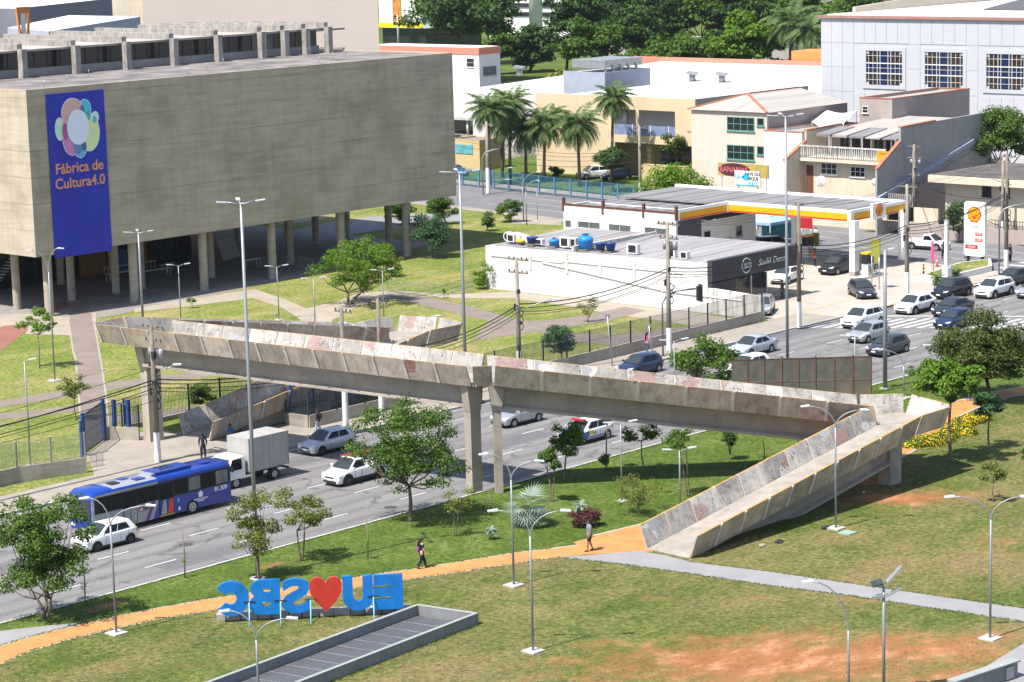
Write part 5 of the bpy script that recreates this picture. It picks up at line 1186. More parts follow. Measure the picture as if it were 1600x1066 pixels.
    m.ext([p + Vector((-.035, 0, .028)) for p in P_], (.03, 0, -.02)); m.build('rear_window', CARGLASS, t, False)
    # front: grille, intake, plate
    m = MB(); m.box(nx - .06, nx + .012, -hw * .46, hw * .46, .50 * k, .60 * k); m.build('grille', mm['trim_black'], t, False)
    m = MB(); m.box(nx - .1, nx + .010, -hw * .68, hw * .68, .25, .37 * k); m.build('lower_intake', mm['trim_black'], t, False)
    MB().box(nx + .011, nx + .025, -.2, .2, .40, .50).build('number_plate', mm['plate_white'], t, False)
    MB().box(-nx - .02, -nx + .03, -.2, .2, .62, .72).build('number_plate', mm['plate_white'], t, False)
    MB().box(-nx - .012, -nx + .1, -hw * .8, hw * .8, .28, .42).build('rear_bumper', mm['trim_black'], t, False)
    # door shut lines
    for s_ in (1, -1):
        for xx in (nx - st + .28, (nx - st - nx + re) / 2 + .06, -nx + re + .32):
            MB().box(xx - .008, xx + .008, min(s_ * (hw - .03), s_ * (hw + .006)), max(s_ * (hw - .03), s_ * (hw + .006)), .34, bz - .14).build('door_gap', mm['trim_black'], t, False)
    if clad:
        for x in (nx - fo, nx - fo - wb):
            for s_ in (-1, 1): MB().cyl((x, s_ * (hw - .2), rw + .02), (x, s_ * (hw + .012), rw + .02), rw + .13, n=18).build('arch_cladding', mm['trim_black'], t, False)
    wheels(t, (nx - fo, nx - fo - wb), hw + (.014 if clad else 0), rw, rim)
    if rails:
        for s_ in (-1, 1): MB().bar((b1 - .1, s_ * wT * .9, Ht + .03), (r0 + .05, s_ * wT * .9, Ht + .01), .04, .04).build('roof_rail', mm['trim_black'], t, False)
    if ladder:
        for s_ in (-.2, .2): MB().bar((b1 + .5, s_, Ht + .14), (-nx + .4, s_, Ht + .14), .05, .06).build('ladder_rail', M('ladder_red', (.5, .12, .06), .6), t, False)
        for k_ in range(8): MB().bar((b1 + .4 - k_ * .28, -.2, Ht + .14), (b1 + .4 - k_ * .28, .2, Ht + .14), .03, .03).build('ladder_rung', MATS['ladder_red'], t, False)
        for x in (b1 - .1, r0 + .1): MB().bar((x, -wT * .9, Ht + .07), (x, wT * .9, Ht + .07), .05, .05).build('roof_rack', mm['trim_black'], t, False)
    return t
WH = paint('paint_white', (.78, .78, .77)); SV = paint('paint_silver', (.46, .48, .50), .55); SB2 = paint('paint_palesilver', (.52, .54, .58), .4); BK = paint('paint_black', (.012, .014, .017)); GR = paint('paint_graphite', (.06, .065, .075), .4); NB = paint('paint_navy', (.018, .035, .085), .3); DG = paint('paint_darkgrey', (.035, .038, .044), .3); GB = paint('paint_greyblue', (.07, .085, .11), .4); BL = paint('paint_blue', (.03, .12, .35), .2)
car('white hatchback on the avenue behind the leafy left tree', 'hatch', WH, (85.15, 111.85), rim='rim_dark', scale=.95)
car('silver hatchback with a wide dark grille, partly behind the avenue tree', 'hatch', SB2, (110.1, 120.0), rim='rim_dark')
car('white work pickup carrying a red ladder behind the avenue tree', 'pickup', WH, (105.3, 112.2), rim='rim_dark', clad=True, ladder=True)
car('silver hatchback seen under the bridge beside the slim pillar', 'hatch', SV, (124.1, 115.7))
car('dark blue hatchback half hidden behind the bridge parapet', 'hatch', NB, (143.2, 120.6))
car('silver sedan passing the low wall of the white shop', 'sedan', SB2, (154.8, 118.6))
car('white hatchback hidden behind the verge tree and the hoarding', 'hatch', WH, (147.6, 113.6))
car('white tall crossover with no cladding, nearest the crossing stripes', 'suv', WH, (170.2, 118.9), group='cars waiting at the crossing')
car('silver hatchback between the white crossover and the lamp mast', 'hatch', SV, (164.8, 114.6), group='cars waiting at the crossing')
car('dark grey small hatchback in the nearest lane past the crossing', 'hatch', GR, (160.7, 109.9), group='cars waiting at the crossing')
car('white sloping-roof crossover with dark cladding at the stop line', 'coupe_suv', WH, (178.6, 119.3), group='cars waiting at the crossing', clad=True)
car('black sport utility car by the forecourt planter', 'suv', BK, (187.2, 121.2), group='cars waiting at the crossing', rails=True, clad=True)
car('white sport utility car with black wheel arches at the right', 'suv', WH, (189.6, 118.3), group='cars waiting at the crossing', clad=True, rails=True)
car('black sedan between the white crossover and the navy hatchback', 'sedan', DG, (179.2, 115.9), group='cars waiting at the crossing')
car('navy blue hatchback in front of the olive tree', 'hatch', NB, (173.9, 112.4), group='cars waiting at the crossing')
car('dark sedan at the right edge beside the signal mast', 'sedan', DG, (196.6, 120.6), group='cars waiting at the crossing')
car('silver hatchback cut by the right edge of the picture', 'hatch', SV, (191.2, 115.2), group='cars waiting at the crossing')
car('black sport utility car refuelling under the station canopy', 'suv', BK, (193.2, 137.8, .08), R(180), 'cars at the filling station', rails=True)
car('white sedan parked in front of the dark shop window', 'sedan', WH, (186.0, 138.6, .08), R(195), 'cars at the filling station')
car('dark grey hatchback leaving the forecourt towards the avenue', 'hatch', GR, (182.6, 127.6, .08), R(-128), 'cars at the filling station')
car('silver hatchback parked behind the stained wall end', 'hatch', SV, (170.6, 129.6, .08), R(-150), 'cars at the filling station')
car('grey estate car parked behind the blue tent', 'wagon', GB, (202.6, 152.4, .08), R(-35), 'cars at the filling station')
car('white pickup driving down the side street', 'pickup', WH, (211.6, 139.9), R(-84), 'cars on the side street', clad=True)
p_ = G(928, 279, GZ); car('white sport utility car parked by the palms', 'suv', WH, (p_.x, p_.y, GZ), R(150), 'cars parked by the school', scale=1.05)
p_ = G(962, 281, GZ); car('dark blue car parked beside the white one near the palms', 'hatch', NB, (p_.x, p_.y, GZ), R(150), 'cars parked by the school')
p_ = G(1048, 262, GZ); car('dark car in the shade of the school yard', 'sedan', DG, (p_.x, p_.y, GZ), R(170), 'cars parked by the school')
p_ = G(712, 275, GZ); car('blue car just showing behind the concrete building corner', 'hatch', BL, (p_.x, p_.y, GZ), R(-95), 'cars parked by the school')
# traffic-agency car
pc = car('white and blue traffic patrol car with a red light bar under the bridge', 'hatch', WH, (122.6, 108.1), name='patrol_car')
PB = paint('paint_patrolblue', (.02, .13, .34)); PYW = M('patrol_yellow', (.75, .6, .05), .5)
MB().ob((.62, 0, 1.55), (.26, 1.1, .12)).build('light_bar', mm['lamp_red'], pc, False)
for s_ in (1, -1):
    m = MB(); m.ext([(1.55, s_ * .858, .42), (.62, s_ * .858, .34), (.50, s_ * .858, .86), (1.2, s_ * .858, .80)], (0, s_ * .01, 0)); m.build('blue_panel', PB, pc, False)
    m = MB(); m.ext([(.45, s_ * .858, .36), (-1.0, s_ * .858, .36), (-.9, s_ * .858, .46), (.42, s_ * .858, .46)], (0, s_ * .01, 0)); m.build('blue_stripe', PB, pc, False)
    m = MB(); m.ext([(.62, s_ * .858, .72), (.1, s_ * .858, .62), (.1, s_ * .858, .84), (.55, s_ * .858, .88)], (0, s_ * .014, 0)); m.build('yellow_flash', PYW, pc, False)
    MB().cyl((-.02, s_ * .87, .66), (-.02, s_ * .876, .66), .13, n=14).build('door_emblem', M('emblem_olive', (.45, .42, .12), .5), pc, False)
m = MB(); m.ext([(1.93, .62, .69), (1.93, -.62, .69), (1.1, -.74, .93), (1.1, .74, .93)], (0, 0, .014)); m.build('bonnet_panel', PB, pc, False)

# ------------------------------------------------------------------ bus
bus = T('bus', 'blue and grey city bus on the far lanes beside the pavement', 'bus', (90.3, 114.85, 0), math.pi)
BB = paint('bus_blue', (.006, .04, .27)); BG = paint('bus_grey', (.33, .345, .37), .2); RD = paint('bus_red', (.62, .04, .04))
def ring(x, w, zb, zt, c=.22): return [(x, -w, zb), (x, -w, zt - c), (x, -w + c * .45, zt - c * .28), (x, -w + c, zt), (x, 0, zt + .045), (x, w - c, zt), (x, w - c * .45, zt - c * .28), (x, w, zt - c), (x, w, zb)]
m = MB(); sec = [(-6.0, 1.16, .45, 2.72), (-5.94, 1.24, .36, 2.96), (-5.75, 1.25, .33, 3.05), (-.6, 1.25, .33, 3.05), (.45, 1.25, .33, 3.05), (4.2, 1.25, .33, 3.05), (5.6, 1.25, .33, 3.03), (5.9, 1.22, .36, 2.9), (6.0, 1.15, .42, 2.6)]
rows = [ring(*s) for s in sec]; n = len(rows[0]); v = sum(rows, []); k0 = len(m.f)
for i in range(len(rows) - 1):
    for j in range(n):
        a, b = i * n, (i + 1) * n; j2 = (j + 1) % n; xm = (sec[i][0] + sec[i + 1][0]) / 2
        up = j in (2, 3, 4, 5)
        mi = 0
        if xm > .4 and j in (0, 7, 8): mi = 1
        if up and .4 < xm < 4.3: mi = 1
        m.f.append([a + j, a + j2, b + j2, b + j]); m.m.append(mi); m.s.append(True)
m.v = v; m.f += [list(range(n)), [(len(rows) - 1) * n + j for j in range(n)][::-1]]; m.m += [0, 0]; m.s += [False, False]
me = m.mesh('body', [BB, BG]); fixn(me); smooth(link('body', me, bus, False), 30)
def bwin(x0, x1, z0, z1, s_, name='side_window', mat=None, d=.012): return MB().box(x0, x1, min(s_ * 1.24, s_ * (1.25 + d)), max(s_ * 1.24, s_ * (1.25 + d)), z0, z1).build(name, mat or CARGLASS, bus, False)
for s_ in (1, -1):
    bwin(-5.85, 5.8, 1.55, 2.66, s_, 'window_band', mm['trim_black'], .006)
    for x0, x1 in ((-5.7, -4.55), (-4.45, -3.35), (-3.25, -2.15), (-2.05, -1.0), (.55, 1.35), (1.42, 2.2), (3.55, 4.4), (4.5, 5.4)): bwin(x0, x1, 1.62, 2.6, s_)
GW = M('painted_through_light', (.16, .17, .165), .15, var=.5, sc=2.0, spec=.6)  # opaque paler grey: daylight through the bus put into the colour
for x0, x1 in ((-5.66, -4.6), (-3.2, -2.2)): bwin(x0, x1, 1.66, 2.56, 1, 'painted_light_pane', GW, .018)
for (d0, d1) in ((-.85, .4), (2.28, 3.45)):                        # doors on the visible side
    bwin(d0, d1, .42, 2.62, 1, 'door_frame', mm['trim_black'], .02)
    for a, b in ((d0 + .06, (d0 + d1) / 2 - .03), ((d0 + d1) / 2 + .03, d1 - .06)):
        bwin(a, b, 1.5, 2.55, 1, 'door_pane', CARGLASS, .03); bwin(a, b, .48, 1.46, 1, 'door_leaf', BG if d0 > 1 else BB, .03)
    bwin(d0, d1, .36, .44, 1, 'door_step', M('step_yellow', (.6, .42, .04), .6), .035)
def strp(pts, mat, d): m = MB(); m.ext([(x, 1.25, z) for x, z in pts], (0, d, 0)); m.build('livery_stripe', mat, bus, False)
strp([(.45, .34), (.95, .34), (.5, 1.3), (.45, 1.38)], BB, .012); strp([(1.35, .34), (1.55, .34), (.9, 1.54), (.7, 1.54)], BB, .012); strp([(1.58, .34), (1.66, .34), (1.02, 1.54), (.94, 1.54)], RD, .013)
strp([(-.78, .5), (-.28, .5), (-.5, 1.45), (-.78, 1.45)], RD, .04); strp([(-.2, .5), (.3, .5), (.05, 1.45), (-.2, 1.45)], BG, .04)
m = MB()
wheels(bus, (-2.45, 4.1), 1.245, .5, 'rim_silver', .3)
m = MB(); m.box(-2.9, .25, -.75, .75, 3.07, 3.28); m.build('air_conditioner', BB, bus, False); MB().box(-.35, .55, -.72, .72, 3.08, 3.25).build('air_conditioner_cover', BG, bus, False)
for k_ in range(3):
    for s_ in (-.3, .3): MB().cyl((-1.7 + k_ * .42, s_ - .25, 3.281), (-1.7 + k_ * .42, s_ - .25, 3.31), .17, n=12).build('fan', mm['trim_black'], bus, False)
for x, y, w, l in ((-4.4, .2, .7, .7), (1.5, .5, .6, .8), (2.2, -.3, .6, .6), (3.4, .2, .7, .7)): MB().box(x - l / 2, x + l / 2, y - w / 2, y + w / 2, 3.085, 3.15).build('roof_hatch', mm['trim_black'] if x > 3 else BB, bus, False)
TW = M('text_white', (.8, .8, .8), .6, var=.02); TG = M('text_grey', (.12, .12, .14), .6, var=.02)
def btext(s, x, z, size, mat, d=1.268): return place('lettering', curve_mesh(('bus', s, size), text=s, size=size, extrude=.004, offset=.008), mat, (90.3 - x, 114.85 - d, z), (1, 0, 0), (0, 0, 1), bus)
btext('81.309', -5.0, 1.33, .42, TW); btext('EMTU', 1.35, 1.2, .38, TG, 1.27)
MB().cyl((1.98, 1.262, 1.2), (1.98, 1.272, 1.2), .16, n=14).build('logo', RD, bus, False); MB().cyl((1.94, 1.272, 1.2), (1.94, 1.276, 1.2), .09, n=12).build('logo', TW, bus, False)
m = MB(); m.ext([(-3.35, 1.262, 1.05), (-3.05, 1.262, 1.05), (-3.0, 1.262, 1.35), (-3.2, 1.262, 1.5), (-3.4, 1.262, 1.35)], (0, .006, 0)); m.build('crest', TW, bus, False)
btext('GOVERNO DO ESTADO', -3.2, .93, .11, TW); btext('SÃO PAULO', -3.2, .80, .11, TW)
for x, z in ((-1.25, 1.2), (-1.3, .62)): MB().box(x - .09, x + .09, 1.26, 1.268, z - .12, z + .12).build('access_symbol', TW if z < 1 else M('access_blue', (.1, .4, .7), .5), bus, False)
for x in (-5.8, -4.6, -3.8): MB().box(x - .08, x + .08, 1.26, 1.268, .85, .9).build('side_reflector', mm['lamp_red'], bus, False)
m = MB(); m.box(5.985, 6.03, -1.05, 1.05, 1.15, 2.5); m.build('windscreen', SHIELD, bus, False)
m = MB(); m.box(-6.03, -5.985, -.95, .95, 1.7, 2.6); m.build('rear_window', CARGLASS, bus, False)
for s_ in (-1, 1): MB().box(-6.02, -5.96, s_ * 1.0 - .1, s_ * 1.0 + .1, .9, 1.4).build('taillight', mm['lamp_red'], bus, False); MB().box(5.98, 6.03, s_ * .85 - .2, s_ * .85 + .2, .6, .8).build('headlight', mm['lamp_clear'], bus, False)

bus.scale = (.88,) * 3; bus.location = (91.05, 114.75, 0)
# ------------------------------------------------------------------ small box truck
tk = T('box_truck', 'white cab truck with a plain aluminium box behind the bus', 'truck', (100.95, 117.45, 0), math.pi)
AL = M('box_aluminium', (.36, .35, .335), .5, .1, var=.1, sc=.9, streak=.15)
o = MB().box(-2.6, .75, -1.02, 1.02, .86, 2.98).build('cargo_box', AL, tk, False)
for s_ in (-1, 1):
    for x in np.linspace(-2.55, .7, 3): MB().box(x - .03, x + .03, min(s_ * 1.0, s_ * 1.04), max(s_ * 1.0, s_ * 1.04), .86, 2.98).build('box_rib', mm['galvan'], o, False)
    for z in (.88, 2.95): MB().box(-2.62, .77, min(s_ * 1.0, s_ * 1.035), max(s_ * 1.0, s_ * 1.035), z - .03, z + .03).build('box_rail', mm['galvan'], o, False)
    MB().bar((-2.5, s_ * .38, .68), (2.3, s_ * .38, .68), .1, .2).build('chassis_rail', mm['trim_black'], tk, False)
m = MB(); hw = .88; sts = [(2.62, .62), (2.66, 1.05), (2.45, 1.15), (2.05, 1.92), (1.2, 1.98), (.92, 1.95), (.92, .55), (2.5, .5)]
m.ext([(x, -hw, z) for x, z in sts], (0, 2 * hw, 0)); me = m.mesh('cab', WH); bm = bmesh.new(); bm.from_mesh(me); bmesh.ops.bevel(bm, geom=bm.edges[:], offset=.06, segments=2, affect='EDGES', clamp_overlap=True); bmesh.ops.recalc_face_normals(bm, faces=bm.faces); bm.to_mesh(me); bm.free(); link('cab', me, tk, False)
m = MB(); m.ext([(2.475, -.74, 1.2), (2.475, .74, 1.2), (2.115, .7, 1.86), (2.115, -.7, 1.86)], (.03, 0, .016)); m.build('windscreen', SHIELD, tk, False)
for s_ in (-1, 1):
    m = MB(); m.ext([(2.32, s_ * .88, 1.16), (1.25, s_ * .88, 1.16), (1.25, s_ * .88, 1.84), (2.02, s_ * .88, 1.84)], (0, s_ * .015, 0)); m.build('side_window', CARGLASS, tk, False)
    m = MB(); m.ob((2.62, s_ * .68, .86), (.1, .3, .24)); m.build('headlight', mm['lamp_clear'], tk, False); m = MB(); m.ob((2.2, s_ * 1.08, 1.3), (.1, .14, .3)); m.build('mirror', mm['trim_black'], tk, False)
MB().box(2.6, 2.68, -.84, .84, .48, .66).build('bumper', WH, tk, False); MB().box(2.62, 2.685, -.3, .3, .68, .78).build('grille', mm['trim_black'], tk, False); MB().box(2.681, 2.69, -.2, .2, .52, .62).build('number_plate', mm['plate_white'], tk, False)
wheels(tk, (1.75, -1.45), .86, .34); MB().box(-2.68, -2.6, -.9, .9, .5, .62).build('rear_bar', mm['trim_black'], tk, False)

# ------------------------------------------------------------------ people
SK = {k_: M('skin_' + k_, c_, .6, var=.08) for k_, c_ in dict(light=(.50, .29, .19), brown=(.26, .135, .08), dark=(.11, .06, .04)).items()}
def skinned(name, pts, edges, mat, parent, sub=1, root=0):
    me = bpy.data.meshes.new(name); me.from_pydata([p[:3] for p in pts], edges, []); me.materials.append(mat); o = link(name, me, parent, False)
    md = o.modifiers.new('skin', 'SKIN'); md.use_smooth_shade = True
    for i, p in enumerate(pts): me.skin_vertices[0].data[i].radius = (p[3], p[4] if len(p) > 4 else p[3]); me.skin_vertices[0].data[i].use_root = (i == root)
    sb = o.modifiers.new('sub', 'SUBSURF'); sb.levels = sub; sb.render_levels = sub
    return o
def hand(parent, w, d, mat):
    m = MB(); w = Vector(w); d = Vector(d).normalized(); side = d.cross(Vector((1, 0, 0))).normalized() if abs(d.x) < .8 else Vector((0, 1, 0)); fwd = side.cross(d)
    m.tube([w, w + d * .05, w + d * .1], [.026, .036, .03], 7)
    for i, (u, L) in enumerate(((-.028, .06), (-.009, .075), (.010, .07), (.028, .055))):
        p = w + d * .09 + fwd * u; m.tube([p, p + d * L * .6 + side * .008, p + d * L + side * .022], [.010, .009, .007], 5)
    p = w + d * .035 + fwd * .034; m.tube([p, p + d * .035 + fwd * .022, p + d * .06 + fwd * .024], [.011, .010, .008], 5)
    return m.build('hand', mat, parent, False)
def person(label, loc, rz, h, top, bottom, skin='brown', shoes=None, hair=(.012, .01, .009), pose='walk', long_hair=False, shorts=False, sleeve=.5, extra=None, group=None):
    t = T('person', label, 'person', loc, rz, group); s = h / 1.72; t.scale = (s,) * 3
    if pose == 'walk': legs = {1: [(.0, .095, .90), (.17, .10, .50), (.27, .10, .10), (.42, .10, .05)], -1: [(.0, -.095, .90), (-.03, -.10, .49), (-.27, -.10, .13), (-.14, -.10, .04)]}; arms = {1: [(.02, .17, 1.40), (-.09, .235, 1.13), (-.08, .245, .88)], -1: [(.02, -.17, 1.40), (.07, -.235, 1.13), (.21, -.225, .93)]}
    elif pose == 'short': legs = {1: [(.0, .095, .90), (.12, .10, .49), (.16, .10, .09), (.31, .10, .05)], -1: [(.0, -.095, .90), (-.02, -.10, .49), (-.17, -.10, .09), (-.03, -.10, .04)]}; arms = {1: [(.02, .18, 1.40), (.0, .25, 1.12), (.09, .25, .88)], -1: [(.02, -.18, 1.40), (-.03, -.25, 1.12), (.03, -.25, .87)]}
    elif pose == 'sit': legs = {1: [(.0, .1, .52), (.38, .13, .50), (.40, .13, .09), (.54, .13, .05)], -1: [(.0, -.1, .52), (.38, -.13, .50), (.36, -.13, .09), (.50, -.13, .05)]}; arms = {1: [(.04, .18, 1.0), (.08, .25, .74), (.28, .18, .62)], -1: [(.04, -.18, 1.0), (.08, -.25, .74), (.28, -.18, .62)]}
    else: legs = {1: [(.0, .095, .90), (.03, .11, .49), (.0, .12, .09), (.14, .13, .05)], -1: [(.0, -.095, .90), (.02, -.11, .49), (-.01, -.12, .09), (.13, -.13, .05)]}; arms = {1: [(.02, .18, 1.40), (.0, .25, 1.12), (.08, .24, .89)], -1: [(.02, -.18, 1.40), (.0, -.25, 1.12), (.08, -.24, .89)]}
    dz = -.40 if pose == 'sit' else 0; sk = SK[skin]
    hz = 1.58 + dz
    P = [(0, 0, .93 + dz, .10, .13), (.01, 0, 1.10 + dz, .085, .12), (.02, 0, 1.28 + dz, .10, .15), (.02, 0, 1.42 + dz, .065, .09), (.025, 0, 1.49 + dz, .048), (.045, 0, 1.56 + dz, .085), (.05, 0, 1.63 + dz, .088), (.04, 0, 1.70 + dz, .05)]; E = [(0, 1), (1, 2), (2, 3), (3, 4), (4, 5), (5, 6), (6, 7)]
    for s_ in (1, -1):
        b = len(P); l = legs[s_]; P += [(*l[0], .095), (*l[1], .064), (*l[2], .045), (*l[3], .03)]; E += [(0, b), (b, b + 1), (b + 1, b + 2), (b + 2, b + 3)]
        b = len(P); a = arms[s_]; P += [(*a[0], .058), (*a[1], .046), (*a[2], .034)]; E += [(3, b), (b, b + 1), (b + 1, b + 2)]
    skinned('body', P, E, sk, t, 2)
    for s_ in (1, -1): hand(t, arms[s_][2], Vector(arms[s_][2]) - Vector(arms[s_][1]) + Vector((0, 0, -.05)), sk)
    # clothes follow the same joints, a little wider
    Q = [(.01, 0, 1.10 + dz, .125, .165), (0, 0, .90 + dz, .135, .17), (.02, 0, 1.28 + dz, .135, .19), (.02, 0, 1.42 + dz, .085, .12), (0, 0, .76 + dz, .14, .175)]; QE = [(0, 1), (0, 2), (2, 3), (1, 4)]
    for s_ in (1, -1):
        a = [Vector(x) for x in arms[s_]]; e = a[0].lerp(a[1], min(1, sleeve * 1.6)); b = len(Q); Q += [(*a[0], .075), (*e, .066)]; QE += [(3, b), (b, b + 1)]
        if sleeve > .9: w = a[1].lerp(a[2], .92); Q.append((*w, .038)); QE.append((b + 1, b + 2))
    skinned('shirt', Q, QE, top, t, 2, 0)
    Q = [(0, 0, .95 + dz, .115, .145), (0, 0, .88 + dz, .12, .15)]; QE = [(0, 1)]
    for s_ in (1, -1):
        l = [Vector(x) for x in legs[s_]]; b = len(Q)
        if shorts: e = l[0].lerp(l[1], .85); Q += [(*l[0], .125), (*e, .115)]; QE += [(1, b), (b, b + 1)]
        else: Q += [(*l[0], .125), (*l[1], .09), (*l[1].lerp(l[2], .98), .078)]; QE += [(1, b), (b, b + 1), (b + 1, b + 2)]
    skinned('shorts' if shorts else 'trousers', Q, QE, bottom, t, 2)
    for s_ in (1, -1):
        l = [Vector(x) for x in legs[s_]]; m = MB(); d = (l[3] - l[2]); m.tube([l[2] + Vector((-.05, 0, -.03)), l[2] + Vector((.02, 0, -.04)), l[3] + Vector((-.03, 0, -.01)), l[3] + Vector((.03, 0, -.015))], [.042, .05, .042, .022], 8); m.build('shoe', shoes or mm['trim_black'], t, False)
    hm = M('hair_%02d' % int(hair[0] * 99), hair, .6, var=.1); m = MB(); m.ell((.02, 0, 1.66 + dz), (.108, .098, .098)); m.ell((-.02, 0, 1.60 + dz), (.085, .095, .1))
    if long_hair: m.tube([(-.04, 0, 1.66), (-.11, .01, 1.50), (-.14, .01, 1.32), (-.15, .0, 1.14), (-.14, 0, 1.02)], [.08, .085, .08, .07, .035], 8)
    m.build('hair', hm, t, False)
    m = MB(); m.ob((.135, 0, 1.575 + dz), (.03, .022, .035)); m.ell((.045, .088, 1.59 + dz), (.02, .012, .03)); m.ell((.045, -.088, 1.59 + dz), (.02, .012, .03)); m.build('nose_and_ears', sk, t, False)
    m = MB(); m.ob((.126, .032, 1.62 + dz), (.012, .022, .01)); m.ob((.126, -.032, 1.62 + dz), (.012, .022, .01)); m.ob((.122, 0, 1.53 + dz), (.012, .04, .008)); m.build('eyes_and_mouth', M('feature_dark', (.05, .02, .018), .5), t, False)
    if extra == 'bag':
        m = MB(); m.ell((-.17, .03, 1.12), (.075, .15, .19)); m.build('bag', M('cloth_purple', (.20, .05, .34), .8), t, False)
    if extra == 'backpack':
        m = MB(); m.ob((-.17, 0, 1.2), (.14, .28, .4), (0, R(5), 0)); m.build('backpack', M('cloth_dark2', (.02, .02, .025), .8), t, False)
    if extra == 'redbag':
        m = MB(); m.ob((.45, 0, .25), (.3, .35, .45)); m.build('red_bag', M('cloth_red', (.5, .02, .03), .7), t, False)
    return t
CL = lambda n_, c_: M('cloth_' + n_, c_, .85, var=.15, sc=6)
d_ = math.atan2(LD.y, LD.x)
person('person in black with long dark hair and a purple bag walking on the orange path', G(659, 888, GZ + .01), d_ + R(15), 1.66, CL('black', (.018, .02, .035)), CL('ink', (.012, .014, .028)), 'light', long_hair=True, extra='bag')
person('person in grey T-shirt and navy shorts walking towards the ramp foot', G(922, 861, GZ + .01), d_ + math.pi + R(10), 1.78, CL('grey', (.19, .22, .26)), CL('navy', (.015, .018, .05)), 'brown', shorts=True, pose='short')
person('person in black top and pale trousers on the far pavement under the bridge', G(498, 677, GZ), R(120), 1.72, CL('black', (.018, .02, .035)), CL('pale', (.36, .4, .46)), 'brown', pose='short', sleeve=1.0, extra='backpack')
person('person in a pink top walking beside the wire fence', G(1011, 551, GZ), R(0), 1.62, CL('pink', (.62, .20, .42)), CL('denim', (.05, .08, .16)), 'light', pose='short', long_hair=True)
person('person in dark clothes on the pavement just behind the bus roof', G(318, 716, GZ), R(60), 1.72, CL('black', (.018, .02, .035)), CL('ink', (.012, .014, .028)), 'dark', pose='stand', sleeve=1.0)
person('person in blue sitting by the ramp foot with a red bag', G(360, 692, GZ), R(-100), 1.7, CL('blue', (.04, .16, .36)), CL('black', (.018, .02, .035)), 'dark', pose='sit', extra='redbag')
person('guard in dark clothes at the shop window', G(1222, 468, .08), R(-70), 1.78, CL('ink', (.012, .014, .028)), CL('black', (.018, .02, .035)), 'dark', pose='stand', sleeve=1.0)
person('person in blue shirt walking past the price totem', G(1510, 403, .08), R(-60), 1.74, CL('sky', (.14, .25, .48)), CL('denim', (.05, .08, .16)), 'brown', pose='short')
person('person in white shirt by the second pump', G(1275, 381, .08), R(160), 1.72, CL('white', (.6, .6, .62)), CL('denim', (.05, .08, .16)), 'light', pose='short')
person('pump attendant in a red shirt beside the black car', G(1273, 416, .08), R(-40), 1.72, CL('red', (.34, .04, .04)), CL('ink', (.012, .014, .028)), 'brown', pose='stand')
person('person in dark blue at the crossing by the leaning pole', G(1578, 409, .08), R(-90), 1.74, CL('navy', (.015, .018, .05)), CL('ink', (.012, .014, .028)), 'brown', pose='stand')
person('person in dark trousers behind the white post of the planter', G(1474, 405, .08), R(20), 1.72, CL('ink', (.012, .014, .028)), CL('navy', (.015, .018, .05)), 'brown', pose='stand')

# ------------------------------------------------------------------ white shop with rusty roof, next to the station
FC = .07
FYL = M('rail_yellow', (.5, .33, .04), .6)
shop = T('shop_building', 'low white shop with rusty sheet roof and a black sign front', 'shop', (174, 146, 0))
SX0, SX1, SY0, SY1 = 167.6, 180.2, 133.0, 159.7
M('shop_dark', (0.045, 0.042, 0.05), .5, var=.12); 
w = MB(); w.prism([(SX0, SY0 + .3), (SX0 + .25, SY0 + .3), (SX0 + .25, SY1), (SX0, SY1)], 0, [4.45, 4.45, 4.1, 4.1]); w.build('wall', mm['white_wall'], shop)
MB().box(SX1 - .25, SX1, SY0 + 6.5, SY1, 0, 4.45).build('wall', mm['white_wall'], shop); MB().box(SX0 + .25, SX1 - .25, SY1 - .2, SY1, 0, 4.1).build('wall', mm['white_wall'], shop)
m = MB(); wN = 22
ly = np.linspace(SY0 + .3, SY1, wN)
for i in range(1, len(ly)):
    pass
rs_ = MB(); nrib = 32; yy = np.linspace(SY0 + .35, SY1 - .1, nrib + 1)
for i in range(nrib):
    r_ = MB(); y0, y1 = yy[i] + .012, yy[i + 1] - .012
    dz = .03 * ((i * 7) % 3); zt = 4.62 - (yy[i] - SY0) * .012
    r_.prism([(SX0 + .27, y0), (SX1 - .27, y0), (SX1 - .27, y1), (SX0 + .27, y1)], [zt - .35] * 4, [zt - .25 + dz * .4, zt + .12 + dz * .4, zt + .12 + dz * .4, zt - .25 + dz * .4]); r_.build('roof_sheet', mm['sheet_rusty'], shop)
MB().box(SX0 + .5, SX1 - .3, 149.1, 149.35, 4.3, 4.75).build('roof_upstand', mm['old_white'], shop); MB().box(SX0 + .4, SX0 + .6, SY0 + .5, SY1 - 3, 4.18, 4.27).build('gutter', mm['galvan'], shop)
# black sign front
fs = MB().box(SX0 - .02, SX1 + .4, SY0 - .25, SY0 + .28, 2.85, 4.7).build('sign_fascia', mm['shop_dark'], shop); MB().box(SX0 - .01, SX0 + 3.3, SY0 - .22, SY0 + .26, 0, 2.748).build('front_wall', mm['shop_dark'], shop)
TWs = M('sign_script', (.72, .70, .68), .5)
wtext('sign_lettering', 'Sodiê Doces', TWs, (176.2, SY0 - .27, 3.75), (1, 0, 0), (0, 0, 1), 0.82, shop, .012, 0, shear=.3)
place('sign_roundel', curve_mesh('rndl', loops=[circ(0, 0, .68, 28), circ(0, 0, .60, 28)], extrude=.015), TWs, (172.4, SY0 - .27, 3.75), (1, 0, 0), (0, 0, 1), shop); wtext('sign_monogram', 'SD', TWs, (172.4, SY0 - .275, 3.75), (1, 0, 0), (0, 0, 1), .72, shop, .015, 0, shear=.2)
